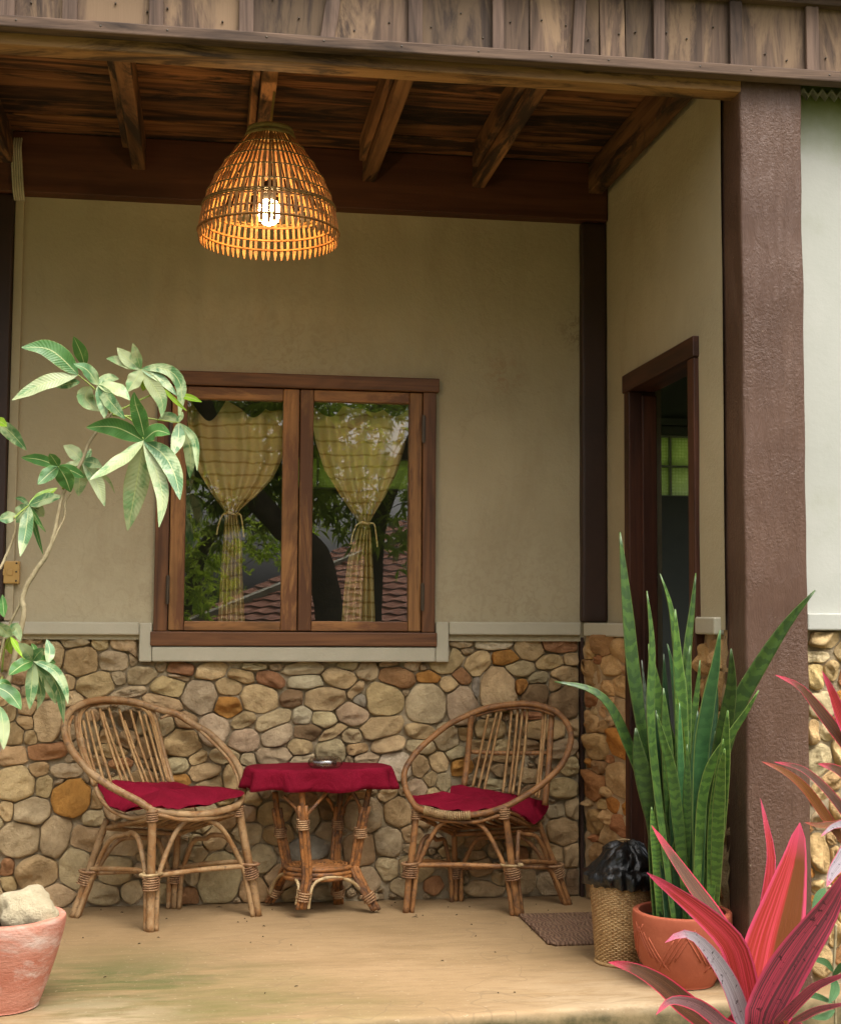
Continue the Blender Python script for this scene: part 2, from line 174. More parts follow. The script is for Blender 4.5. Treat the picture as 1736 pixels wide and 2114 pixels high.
STONES = [(-0.747,0.935,0.053,0.095,0,'b'),(-0.659,0.998,0.076,0.034,0,'b'),(-0.569,1.006,0.046,0.023,0,'b'),(-0.575,0.943,0.076,0.11,0,'t'),(-0.497,0.991,0.107,0.053,-5,'g'),(-0.402,0.986,0.065,0.057,0,'t'),(-0.314,0.986,0.11,0.055,-3,'t'),(-0.469,0.917,0.129,0.122,20,'b'),(-0.353,0.919,0.126,0.072,-3,'g'),(-0.28,0.925,0.034,0.057,0,'g'),(-0.514,0.838,0.053,0.061,0,'t'),(-0.42,0.829,0.148,0.099,0,'t'),(-0.332,0.855,0.057,0.049,0,'g'),(-0.246,0.866,0.114,0.076,5,'g'),(-0.225,0.908,0.053,0.019,0,'g'),(-0.173,0.899,0.049,0.042,0,'b'),(-0.296,0.799,0.141,0.042,12,'g'),(-0.498,0.774,0.076,0.065,-10,'t'),(-0.663,0.748,0.069,0.072,0,'b'),(-0.67,0.686,0.072,0.057,-20,'b'),(-0.59,0.686,0.11,0.16,0,'t'),(-0.73,0.723,0.049,0.069,0,'b'),(-0.71,0.645,0.08,0.091,0,'b'),(-0.649,0.635,0.061,0.061,0,'b'),(-0.589,0.582,0.148,0.065,3,'r'),(-0.715,0.563,0.11,0.08,10,'b'),(-0.711,0.811,0.053,0.03,-30,'b'),(-0.677,0.855,0.122,0.049,0,'b'),(-0.672,0.807,0.038,0.038,0,'r'),(-0.495,0.649,0.034,0.061,0,'b'),(-0.484,0.601,0.023,0.046,0,'b'),(-0.421,0.715,0.061,0.046,0,'b'),(-0.372,0.641,0.095,0.057,0,'b'),(-0.353,0.578,0.114,0.057,0,'b'),(-0.294,0.699,0.069,0.072,0,'d'),(-0.296,0.622,0.084,0.069,0,'b'),(-0.242,0.677,0.049,0.076,0,'g'),(-0.316,0.534,0.084,0.046,0,'r'),(-0.409,0.648,0.046,0.065,0,'g'),(-0.229,0.592,0.076,0.088,0,'b'),(-0.396,0.549,0.053,0.046,0,'b'),(-0.103,0.886,0.114,0.053,-5,'r'),(0.015,0.88,0.126,0.065,8,'t'),(0.128,0.862,0.11,0.049,-12,'b'),(0.176,0.897,0.11,0.027,-3,'g'),(0.244,0.849,0.122,0.061,-15,'r'),(0.262,0.896,0.057,0.027,0,'g'),(-0.146,0.823,0.141,0.072,-8,'t'),(-0.11,0.862,0.084,0.03,-15,'g'),(-0.027,0.783,0.133,0.133,5,'p'),(0.083,0.822,0.099,0.065,-8,'t'),(0.202,0.775,0.145,0.107,-8,'t'),(0.322,0.777,0.097,0.074,0,'d'),(0.081,0.744,0.107,0.08,0,'o'),(0.141,0.692,0.091,0.061,20,'t'),(0.254,0.693,0.145,0.065,25,'g'),(0.27,0.633,0.129,0.08,25,'p'),(-0.164,0.76,0.148,0.053,-15,'t'),(0.027,0.657,0.118,0.118,-20,'p'),(0.146,0.615,0.118,0.091,0,'p'),(-0.078,0.694,0.084,0.065,-15,'b'),(-0.151,0.669,0.065,0.08,0,'g'),(-0.091,0.609,0.141,0.107,0,'b'),(-0.027,0.553,0.072,0.046,20,'t'),(0.069,0.558,0.118,0.061,0,'g'),(0.163,0.541,0.061,0.057,0,'g'),(0.26,0.555,0.148,0.072,0,'p'),(-0.108,0.523,0.088,0.065,0,'g'),(-0.004,0.496,0.118,0.065,12,'t'),(-0.092,0.469,0.08,0.046,-3,'o'),(0.019,0.449,0.103,0.057,20,'t'),(0.1,0.485,0.069,0.107,-10,'t'),(0.144,0.511,0.038,0.03,0,'g'),(0.368,0.89,0.168,0.049,3,'g'),(0.543,0.905,0.084,0.042,0,'g'),(0.616,0.881,0.088,0.072,0,'g'),(0.701,0.911,0.076,0.03,5,'w'),(0.736,0.854,0.145,0.084,-12,'r'),(0.809,0.904,0.084,0.042,0,'g'),(0.858,0.858,0.095,0.049,0,'o'),(0.372,0.839,0.141,0.053,5,'w'),(0.509,0.854,0.137,0.076,-12,'t'),(0.575,0.811,0.088,0.042,45,'t'),(0.453,0.771,0.164,0.091,3,'t'),(0.594,0.767,0.065,0.046,-30,'s'),(0.686,0.771,0.152,0.133,-10,'t'),(0.771,0.797,0.038,0.03,0,'g'),(0.849,0.755,0.16,0.16,0,'p'),(0.556,0.714,0.129,0.088,-15,'p'),(0.366,0.711,0.076,0.072,-20,'w'),(0.454,0.696,0.103,0.065,-8,'g'),(0.386,0.647,0.107,0.061,0,'d'),(0.485,0.647,0.118,0.042,32,'t'),(0.561,0.631,0.076,0.053,0,'g'),(0.676,0.664,0.168,0.084,12,'t'),(0.823,0.648,0.126,0.065,-5,'t'),(0.581,0.578,0.091,0.046,8,'b'),(0.699,0.594,0.145,0.065,8,'t'),(0.829,0.588,0.122,0.053,-3,'g'),(0.36,0.587,0.095,0.072,-5,'t'),(0.478,0.571,0.118,0.088,0,'g'),(0.361,0.542,0.11,0.042,15,'p'),(0.619,0.544,0.103,0.049,0,'g'),(0.727,0.513,0.133,0.114,-10,'w'),(0.831,0.508,0.069,0.091,20,'t'),(0.866,0.464,0.057,0.065,20,'b'),(0.816,0.429,0.084,0.069,-10,'p'),(0.551,0.537,0.03,0.038,0,'b'),(0.991,0.993,0.091,0.046,5,'g'),(1.119,0.991,0.156,0.053,3,'w'),(1.26,0.97,0.118,0.095,-15,'t'),(1.392,0.99,0.152,0.069,0,'r'),(0.932,0.919,0.137,0.095,25,'t'),(1.052,0.91,0.118,0.091,35,'t'),(1.17,0.931,0.114,0.065,0,'o'),(1.22,0.893,0.129,0.065,0,'g'),(1.346,0.918,0.114,0.057,12,'t'),(1.432,0.928,0.061,0.049,0,'t'),(1.416,0.87,0.114,0.061,0,'t'),(1.3,0.852,0.084,0.053,15,'g'),(0.995,0.862,0.076,0.065,-35,'r'),(0.94,0.827,0.076,0.061,-10,'t'),(1.05,0.82,0.034,0.08,0,'s'),(1.133,0.812,0.145,0.183,0,'t'),(1.232,0.819,0.057,0.061,0,'o'),(1.288,0.789,0.11,0.095,35,'d'),(1.368,0.823,0.049,0.061,0,'b'),(1.408,0.757,0.133,0.126,0,'d'),(0.992,0.743,0.118,0.168,10,'p'),(0.831,0.9,0.042,0.038,0,'g'),(1.01,0.958,0.057,0.023,0,'g'),(0.934,0.621,0.099,0.107,-10,'p'),(1.106,0.655,0.126,0.08,0,'t'),(1.004,0.64,0.065,0.061,0,'b'),(0.965,0.564,0.08,0.053,15,'g'),(0.903,0.526,0.072,0.076,10,'t'),(1.32,0.65,0.16,0.08,0,'t'),(1.452,0.657,0.053,0.065,0,'t'),(1.272,0.704,0.095,0.034,0,'r'),(1.067,0.59,0.088,0.046,0,'b'),(1.149,0.589,0.088,0.046,0,'t'),(1.248,0.592,0.114,0.046,0,'b'),(1.399,0.576,0.126,0.069,10,'g'),(1.467,0.548,0.023,0.038,0,'b'),(0.993,0.507,0.099,0.065,0,'o'),(1.431,0.506,0.088,0.069,15,'t'),(1.075,0.529,0.069,0.046,0,'b'),(1.169,0.539,0.114,0.03,0,'b'),(-0.698,0.465,0.141,0.137,0,'t'),(-0.623,0.512,0.088,0.057,5,'b'),(-0.596,0.448,0.067,0.091,0,'t'),(-0.517,0.507,0.126,0.057,3,'g'),(-0.541,0.464,0.049,0.03,10,'b'),(-0.497,0.408,0.156,0.141,10,'o'),(-0.444,0.475,0.023,0.038,0,'b'),(-0.731,0.361,0.049,0.072,0,'t'),(-0.635,0.36,0.137,0.107,10,'g'),(-0.552,0.264,0.114,0.156,-10,'g'),(-0.678,0.256,0.152,0.129,0,'g'),(-0.409,0.331,0.084,0.065,0,'g'),(-0.439,0.255,0.118,0.091,-8,'t'),(-0.403,0.396,0.049,0.084,0,'b'),(-0.618,0.132,0.16,0.129,0,'b'),(-0.476,0.144,0.114,0.16,0,'g'),(-0.722,0.152,0.053,0.065,0,'r'),(-0.716,0.095,0.065,0.057,0,'b'),(-0.543,0.048,0.137,0.088,0,'t'),(-0.295,0.253,0.168,0.126,0,'g'),(-0.328,0.133,0.129,0.107,0,'g'),(-0.377,0.051,0.141,0.076,-12,'g'),(-0.269,0.052,0.08,0.084,0,'g'),(0.18,0.396,0.072,0.061,-10,'t'),(0.169,0.337,0.061,0.076,0,'p'),(0.263,0.339,0.141,0.088,10,'t'),(0.224,0.414,0.057,0.038,0,'b'),(0.088,0.32,0.065,0.072,0,'b'),(-0.008,0.295,0.076,0.061,0,'g'),(-0.032,0.241,0.049,0.053,0,'g'),(0.039,0.247,0.091,0.095,0,'t'),(0.167,0.267,0.114,0.084,0,'p'),(0.275,0.258,0.122,0.08,0,'b'),(-0.024,0.189,0.088,0.076,-10,'g'),(0.058,0.1,0.164,0.206,0,'g'),(0.22,0.163,0.11,0.114,-15,'p'),(0.101,0.209,0.038,0.038,0,'b'),(-0.045,0.124,0.072,0.103,20,'g'),(-0.054,0.033,0.072,0.072,0,'r'),(0.189,0.049,0.114,0.099,0,'b'),(0.285,0.095,0.114,0.095,-20,'t'),(-0.128,0.239,0.057,0.076,0,'g'),(-0.155,0.166,0.049,0.076,0,'b'),(0.37,0.39,0.11,0.053,0,'b'),(0.386,0.312,0.11,0.099,20,'g'),(0.463,0.351,0.057,0.088,0,'d'),(0.47,0.269,0.091,0.072,-15,'g'),(0.395,0.2,0.16,0.088,8,'s'),(0.606,0.327,0.152,0.126,0,'g'),(0.592,0.196,0.129,0.129,0,'b'),(0.744,0.336,0.11,0.118,0,'t'),(0.706,0.221,0.118,0.114,-15,'g'),(0.705,0.408,0.076,0.057,25,'t'),(0.882,0.406,0.057,0.046,0,'t'),(0.798,0.249,0.088,0.069,-10,'b'),(0.703,0.12,0.095,0.084,-15,'g'),(0.815,0.121,0.141,0.099,0,'t'),(0.624,0.08,0.107,0.103,-10,'p'),(0.54,0.086,0.049,0.076,0,'g'),(0.765,0.047,0.114,0.069,-15,'g'),(0.884,0.052,0.076,0.069,0,'r'),(0.883,0.225,0.072,0.057,0,'g'),(0.457,0.117,0.114,0.076,0,'g'),(0.473,0.032,0.114,0.061,0,'g'),(0.579,0.406,0.076,0.042,0,'b'),(0.919,0.447,0.057,0.069,0,'g'),(1.403,0.419,0.122,0.084,-5,'t'),(1.367,0.331,0.072,0.057,0,'g'),(1.443,0.342,0.069,0.088,0,'t'),(1.399,0.25,0.126,0.114,0,'b'),(1.336,0.16,0.126,0.095,10,'b'),(1.435,0.158,0.072,0.095,0,'t'),(1.351,0.05,0.11,0.091,0,'g'),(1.443,0.055,0.069,0.099,0,'d'),(1.245,0.067,0.08,0.099,0,'g'),(1.143,0.073,0.057,0.061,0,'t'),(1.068,0.12,0.095,0.076,0,'b'),(1.052,0.214,0.091,0.061,10,'b'),(1.131,0.187,0.061,0.069,0,'b'),(1.229,0.166,0.053,0.065,0,'r'),(1.245,0.219,0.076,0.046,0,'t'),(1.077,0.037,0.164,0.057,-5,'t'),(1.006,0.08,0.038,0.061,0,'b'),(1.049,0.162,0.076,0.046,0,'b'),(1.154,0.494,0.091,0.049,0,'b'),(1.122,0.437,0.091,0.042,0,'g'),(1.264,0.47,0.091,0.061,0,'t'),(-1.07,0.412,0.167,0.147,13,'g'),(1.031,0.347,0.089,0.061,-13,'t'),(-1.009,0.945,0.164,0.129,-10,'t'),(-0.977,0.072,0.123,0.107,6,'g'),(-0.837,0.662,0.163,0.148,9,'b'),(-1.101,0.179,0.152,0.099,-23,'g'),(1.156,0.325,0.077,0.062,23,'b'),(-0.66,0.013,0.111,0.067,19,'b'),(-1.245,0.063,0.166,0.131,20,'t'),(-0.332,0.443,0.098,0.082,6,'t'),(0.957,0.294,0.09,0.054,-16,'g'),(-1.003,0.268,0.123,0.113,20,'b'),(-0.848,0.248,0.127,0.119,-17,'t'),(-0.847,0.425,0.117,0.099,-21,'t'),(-0.834,0.854,0.139,0.087,-17,'t'),(-0.79,0.072,0.114,0.079,9,'t'),(1.28,0.389,0.108,0.097,4,'b'),(-1.229,0.58,0.121,0.077,1,'b'),(-1.177,0.777,0.12,0.081,-23,'t'),(-0.154,0.046,0.111,0.074,-7,'t'),(0.002,0.366,0.091,0.059,-24,'g'),(-1.123,0.847,0.118,0.078,6,'t'),(-1.24,0.301,0.141,0.106,-20,'t'),(-0.969,0.772,0.129,0.093,-11,'b'),(-0.916,0.545,0.142,0.123,16,'g'),(0.575,0.492,0.074,0.05,-13,'g'),(-1.1,0.639,0.138,0.12,1,'b'),(-0.079,0.347,0.091,0.078,16,'b'),(0.455,0.479,0.073,0.049,15,'t'),(-0.161,0.424,0.099,0.075,11,'b'),(0.293,0.479,0.089,0.057,-14,'g'),(-1.196,0.927,0.145,0.1,22,'b'),(-0.238,0.47,0.102,0.074,14,'b'),(-1.242,0.711,0.113,0.108,-11,'b'),(-0.224,0.362,0.086,0.057,-9,'g'),(-0.798,0.484,0.073,0.049,16,'g'),(0.072,0.398,0.08,0.048,-5,'t'),(0.958,0.133,0.077,0.048,-18,'t'),(-1.243,0.476,0.151,0.1,10,'g'),(0.349,0.028,0.103,0.065,-9,'b'),(-1.113,0.016,0.153,0.113,-12,'g'),(-0.623,0.803,0.085,0.066,15,'b'),(-0.877,0.994,0.12,0.113,-15,'t'),(-0.88,0.126,0.163,0.098,9,'g'),(1.233,0.281,0.087,0.076,-21,'g'),(-1.0,0.69,0.128,0.08,5,'g'),(-0.215,0.132,0.1,0.061,0,'g'),(0.529,0.453,0.092,0.062,19,'g'),(0.834,0.303,0.074,0.051,-21,'b'),(1.127,0.245,0.073,0.047,19,'b'),(1.084,0.287,0.077,0.049,-10,'t'),(-0.779,0.326,0.073,0.052,-19,'g'),(0.869,0.347,0.072,0.065,-6,'g'),(-0.334,0.358,0.083,0.062,25,'t'),(0.206,0.471,0.072,0.046,16,'t'),(-0.446,0.6,0.047,0.032,-7,'g'),(-0.762,0.773,0.063,0.047,1,'t'),(-1.067,0.764,0.054,0.036,3,'g'),(-0.994,0.156,0.057,0.042,12,'g'),(-0.949,0.33,0.052,0.038,18,'g'),(-0.839,0.764,0.067,0.047,-24,'b'),(0.821,0.366,0.045,0.029,18,'b'),(-1.191,0.156,0.055,0.046,7,'g'),(-0.136,0.302,0.065,0.041,-21,'g'),(-1.102,0.542,0.066,0.049,3,'g'),(-1.115,1.01,0.066,0.045,3,'b'),(0.975,0.404,0.066,0.055,10,'g'),(0.368,0.452,0.044,0.034,-1,'t'),(0.501,0.397,0.059,0.036,-3,'g'),(-1.229,0.211,0.058,0.041,-10,'g'),(0.968,0.23,0.065,0.056,19,'g'),(-0.916,0.366,0.045,0.033,21,'g'),(-0.89,0.011,0.051,0.047,-3,'t'),(-0.862,0.339,0.057,0.045,0,'g'),(1.087,0.71,0.044,0.029,7,'g'),(-0.985,0.629,0.058,0.043,24,'g'),(-1.228,0.994,0.048,0.044,21,'g'),(-0.822,0.011,0.056,0.042,-14,'g'),(-0.975,0.36,0.053,0.038,10,'t'),(-1.239,0.162,0.058,0.042,9,'t'),(1.03,0.419,0.049,0.037,-2,'g'),(0.933,0.182,0.057,0.045,-11,'t'),(0.504,0.165,0.053,0.034,0,'g'),(0.966,0.074,0.048,0.031,20,'g'),(-0.96,0.199,0.056,0.046,5,'b'),(-0.923,0.41,0.044,0.031,17,'g'),(-0.258,0.74,0.046,0.032,-10,'t'),(1.315,0.525,0.055,0.035,-5,'g'),(-1.044,0.516,0.057,0.052,5,'t'),(-1.134,0.325,0.053,0.046,9,'g'),(-1.094,0.72,0.047,0.03,-13,'g'),(-0.184,0.277,0.05,0.033,-24,'g'),(-0.951,0.852,0.062,0.039,3,'b'),(-0.459,0.014,0.044,0.034,-13,'t'),(-0.664,0.908,0.045,0.037,21,'b'),(0.122,0.371,0.044,0.03,19,'g'),(-0.406,0.489,0.057,0.043,-13,'g'),(1.135,0.394,0.047,0.044,-12,'t'),(-0.27,0.331,0.043,0.026,-2,'b'),(-0.552,0.785,0.044,0.03,-19,'b'),(-0.772,0.16,0.052,0.033,-7,'g'),(0.663,0.461,0.063,0.038,9,'t'),(1.201,0.724,0.05,0.031,-4,'t'),(-0.376,0.685,0.045,0.036,12,'g'),(-1.14,0.487,0.046,0.033,3,'g'),(-0.118,0.11,0.045,0.041,23,'b'),(1.197,0.676,0.043,0.035,-21,'g'),(1.18,0.405,0.058,0.039,1,'t'),(1.089,0.395,0.046,0.035,14,'g'),(-0.109,0.153,0.059,0.042,-20,'g'),(-1.224,0.404,0.054,0.037,-21,'t'),(-0.794,0.577,0.055,0.039,-6,'g'),(-1.204,0.855,0.045,0.03,-14,'b'),(1.098,0.334,0.043,0.038,-6,'t'),(-1.177,0.363,0.059,0.052,16,'g'),(-0.965,0.463,0.066,0.052,-7,'b'),(0.664,0.011,0.053,0.037,-1,'t'),(-0.693,0.949,0.064,0.048,-2,'b'),(-0.385,0.752,0.053,0.038,10,'g'),(0.441,0.43,0.052,0.037,-13,'b'),(1.066,0.479,0.048,0.045,-24,'g'),(1.216,0.429,0.043,0.026,11,'t'),(-0.575,0.846,0.049,0.04,-16,'g'),(0.932,0.347,0.043,0.034,24,'b'),(-0.793,0.934,0.063,0.046,13,'g'),(1.022,0.458,0.054,0.041,-10,'t'),(1.3,0.31,0.06,0.038,8,'t'),(-1.125,0.099,0.06,0.043,13,'g'),(0.788,0.197,0.051,0.035,-6,'g'),(-0.818,0.54,0.063,0.044,-17,'g'),(-0.189,0.531,0.055,0.05,-21,'b'),(-0.25,0.413,0.058,0.04,10,'t'),(0.287,0.195,0.044,0.027,-22,'b'),(-0.2,0.711,0.045,0.038,0,'g'),(-0.459,0.566,0.057,0.04,24,'g'),(0.149,0.447,0.043,0.038,-19,'t'),(1.161,0.126,0.045,0.037,-18,'t'),(-0.393,0.195,0.045,0.032,2,'t'),(0.505,0.201,0.046,0.031,-22,'t'),(-0.791,0.987,0.064,0.048,20,'g'),(1.196,0.638,0.046,0.03,-22,'g'),(0.288,0.414,0.046,0.041,-11,'g'),(-0.223,0.184,0.058,0.042,-7,'t'),(-0.182,0.622,0.03,0.023,-17,'t'),(0.141,0.187,0.04,0.036,15,'g'),(-1.115,0.251,0.03,0.021,-17,'t'),(0.993,0.01,0.033,0.024,14,'g'),(-1.172,0.438,0.037,0.024,-9,'t'),(1.325,0.729,0.034,0.03,-13,'g'),(-0.927,0.82,0.03,0.026,4,'b'),(1.213,0.37,0.03,0.021,-24,'g'),(-1.022,0.338,0.04,0.025,-5,'g'),(-1.103,0.792,0.039,0.035,-22,'g'),(0.233,0.504,0.026,0.019,10,'g'),(-0.461,0.649,0.029,0.019,14,'b'),(1.339,0.457,0.026,0.019,-22,'b'),(-1.248,0.801,0.03,0.025,12,'t'),(0.278,0.033,0.027,0.017,11,'g'),(-1.026,0.556,0.033,0.024,-23,'t'),(0.53,0.262,0.029,0.022,9,'b'),(0.906,0.272,0.033,0.027,-2,'g'),(-0.456,0.748,0.031,0.021,-17,'g'),(0.841,0.185,0.037,0.032,-2,'b'),(-1.066,0.797,0.036,0.028,-23,'b'),(-1.004,0.196,0.032,0.029,14,'t'),(1.068,0.734,0.028,0.02,-20,'b'),(-1.179,0.238,0.031,0.028,-19,'g'),(-0.351,0.716,0.032,0.026,-2,'g'),(0.519,0.294,0.027,0.02,17,'b'),(-0.886,0.768,0.038,0.024,-6,'g'),(0.954,0.031,0.033,0.023,-24,'t'),(-0.796,0.185,0.031,0.019,-22,'g'),(-0.148,0.359,0.038,0.031,19,'b'),(1.2,0.458,0.032,0.02,-12,'b'),(-0.873,0.05,0.039,0.036,17,'g'),(1.173,0.284,0.027,0.019,-21,'b'),(1.168,0.701,0.03,0.028,10,'g'),(-0.072,0.249,0.027,0.017,-17,'g'),(-0.879,0.798,0.029,0.026,10,'g'),(0.503,0.517,0.031,0.021,-14,'g'),(-0.351,0.49,0.026,0.018,21,'g'),(0.127,0.012,0.03,0.021,14,'g'),(-0.972,0.407,0.027,0.019,8,'b'),(-1.185,0.663,0.039,0.027,-12,'b'),(1.263,0.328,0.03,0.021,6,'g'),(0.377,0.101,0.031,0.024,7,'g'),(1.314,0.231,0.032,0.019,-18,'b'),(0.564,0.034,0.037,0.03,8,'b'),(0.875,0.184,0.026,0.024,22,'t'),(-0.909,0.922,0.03,0.025,-8,'b'),(0.432,0.512,0.033,0.021,6,'b'),(0.506,0.357,0.038,0.025,-12,'t'),(-0.926,0.632,0.033,0.021,9,'g'),(-0.51,0.731,0.032,0.024,-1,'g'),(-0.181,0.226,0.036,0.024,-20,'b'),(0.856,0.012,0.031,0.022,-7,'g'),(-1.086,0.237,0.033,0.024,-16,'g'),(-0.507,0.549,0.031,0.029,19,'g'),(-0.77,0.209,0.03,0.023,-11,'g'),(1.279,0.554,0.03,0.028,5,'b'),(0.724,0.017,0.03,0.019,-7,'g'),(-0.272,0.561,0.026,0.021,14,'g'),(0.609,0.015,0.029,0.019,-8,'g'),(0.76,0.414,0.038,0.03,-9,'t'),(-0.735,0.023,0.032,0.026,22,'t'),(-1.111,0.746,0.03,0.019,-1,'g'),(1.369,0.494,0.026,0.021,-1,'g'),(1.186,0.06,0.039,0.03,2,'t'),(1.11,0.361,0.027,0.02,-7,'t'),(-0.057,0.421,0.034,0.023,-23,'b'),(-0.231,0.327,0.029,0.018,23,'g'),(0.35,0.123,0.027,0.021,-5,'g'),(0.899,0.159,0.027,0.023,-14,'g'),(1.351,0.369,0.03,0.022,-17,'b'),(-1.237,0.642,0.028,0.019,7,'b'),(0.644,0.419,0.031,0.022,13,'g'),(-1.123,0.282,0.039,0.033,-1,'g'),(1.168,0.211,0.029,0.019,-23,'g'),(-1.111,0.915,0.028,0.018,24,'b'),(-1.242,0.833,0.028,0.017,-23,'g'),(-0.775,0.02,0.027,0.021,16,'b'),(0.382,0.14,0.026,0.019,-9,'t'),(-1.029,0.853,0.032,0.027,15,'t'),(-0.77,0.254,0.029,0.018,-25,'g'),(-1.146,0.134,0.027,0.021,-8,'b'),(-1.089,0.082,0.032,0.02,23,'t'),(-0.171,0.485,0.029,0.024,25,'b'),(-0.992,0.518,0.027,0.019,16,'b'),(0.929,0.384,0.028,0.017,-1,'b'),(0.316,0.149,0.027,0.018,2,'g'),(0.404,0.523,0.027,0.021,-17,'g'),(1.174,0.161,0.033,0.021,-16,'t'),(-1.133,0.895,0.031,0.019,10,'b'),(0.978,0.335,0.026,0.018,15,'g'),(-0.237,0.534,0.029,0.022,-21,'b'),(-0.53,0.636,0.027,0.024,14,'b'),(0.509,0.324,0.028,0.018,0,'t'),(-1.172,0.535,0.029,0.026,1,'t'),(-1.151,0.261,0.034,0.027,-11,'g'),(1.024,0.29,0.037,0.025,6,'g'),(-1.046,0.813,0.026,0.02,-7,'b'),(1.128,0.132,0.027,0.017,-17,'b'),(-0.409,0.124,0.032,0.022,6,'b'),(-0.48,0.703,0.039,0.028,9,'b'),(-0.212,0.085,0.031,0.019,25,'g'),(0.677,0.039,0.027,0.02,-7,'t'),(1.274,0.509,0.026,0.02,-22,'g'),(-1.024,0.126,0.035,0.026,10,'b'),(0.406,0.449,0.026,0.022,-23,'g'),(-1.146,0.571,0.037,0.034,1,'g'),(-0.162,0.565,0.029,0.019,1,'t'),(-0.342,0.756,0.029,0.023,1,'g'),(-0.118,0.382,0.026,0.017,-9,'g'),(1.32,0.567,0.029,0.022,-9,'g'),(0.902,0.132,0.034,0.022,-3,'g'),(0.4,0.475,0.034,0.025,-14,'t')]
STONES_SIDE = [(0.117,0.176,0.149,0.095,1,'b'),(0.187,0.912,0.123,0.079,-3,'t'),(0.054,0.442,0.159,0.104,-11,'r'),(0.187,0.09,0.145,0.092,-11,'o'),(0.262,0.311,0.119,0.078,-8,'r'),(0.079,0.594,0.148,0.107,2,'t'),(0.24,0.482,0.165,0.119,-10,'t'),(0.266,0.738,0.127,0.114,-15,'g'),(0.079,0.303,0.119,0.092,4,'b'),(0.037,0.878,0.146,0.097,-10,'b'),(0.155,0.751,0.115,0.077,20,'t'),(0.265,0.831,0.123,0.085,-8,'t'),(0.24,0.62,0.156,0.103,-14,'o'),(0.041,0.786,0.126,0.083,-3,'r'),(0.172,0.261,0.117,0.078,-18,'t'),(0.27,0.971,0.129,0.087,-11,'t'),(0.136,0.999,0.145,0.105,-3,'b'),(0.291,0.153,0.135,0.113,12,'o'),(0.051,0.061,0.139,0.105,-4,'g'),(0.041,0.686,0.137,0.085,-17,'t'),(0.297,0.239,0.073,0.052,-7,'t'),(0.089,0.517,0.072,0.049,-4,'b'),(0.192,0.384,0.073,0.054,-11,'o'),(0.298,0.384,0.075,0.051,16,'o'),(0.171,0.824,0.08,0.054,-8,'t'),(0.033,0.963,0.083,0.064,18,'t'),(0.286,0.035,0.106,0.069,5,'t'),(0.164,0.331,0.089,0.056,-16,'t'),(0.297,0.9,0.051,0.035,11,'b'),(0.069,0.239,0.043,0.028,19,'r'),(0.187,0.699,0.054,0.044,3,'g'),(0.033,0.372,0.044,0.031,-15,'g'),(0.139,0.675,0.057,0.044,-19,'b'),(0.102,0.932,0.052,0.034,9,'r'),(0.145,0.036,0.058,0.039,3,'g'),(0.216,0.199,0.053,0.041,15,'t'),(0.159,0.427,0.049,0.035,-12,'t'),(0.174,0.553,0.043,0.027,-18,'r'),(0.077,0.732,0.048,0.031,-8,'g'),(0.032,0.525,0.05,0.033,4,'o'),(0.127,0.377,0.058,0.037,-16,'t'),(0.207,0.151,0.043,0.03,15,'t'),(1.132,0.963,0.109,0.089,-17,'t'),(1.214,0.521,0.124,0.078,-1,'g'),(1.169,0.216,0.147,0.095,-11,'t'),(1.202,0.673,0.107,0.091,-5,'g'),(1.115,0.086,0.115,0.074,16,'o'),(1.226,0.594,0.11,0.07,18,'g'),(1.144,0.376,0.137,0.104,5,'b'),(1.102,0.771,0.12,0.08,-3,'t'),(1.119,0.577,0.124,0.08,-17,'r'),(1.237,0.091,0.103,0.068,-5,'o'),(1.224,0.873,0.146,0.124,-13,'b'),(1.235,0.763,0.129,0.106,-12,'t'),(1.238,0.296,0.147,0.102,20,'r'),(1.227,0.442,0.11,0.073,8,'r'),(1.231,0.99,0.11,0.094,-10,'t'),(1.108,0.672,0.112,0.079,18,'o'),(1.115,0.471,0.113,0.082,10,'t'),(1.112,0.87,0.071,0.057,-14,'t'),(1.119,0.162,0.065,0.044,-20,'r'),(1.126,0.305,0.068,0.044,-1,'g'),(1.139,0.032,0.06,0.046,6,'r'),(1.19,0.139,0.067,0.046,-20,'b'),(1.23,0.033,0.081,0.056,-13,'t')]
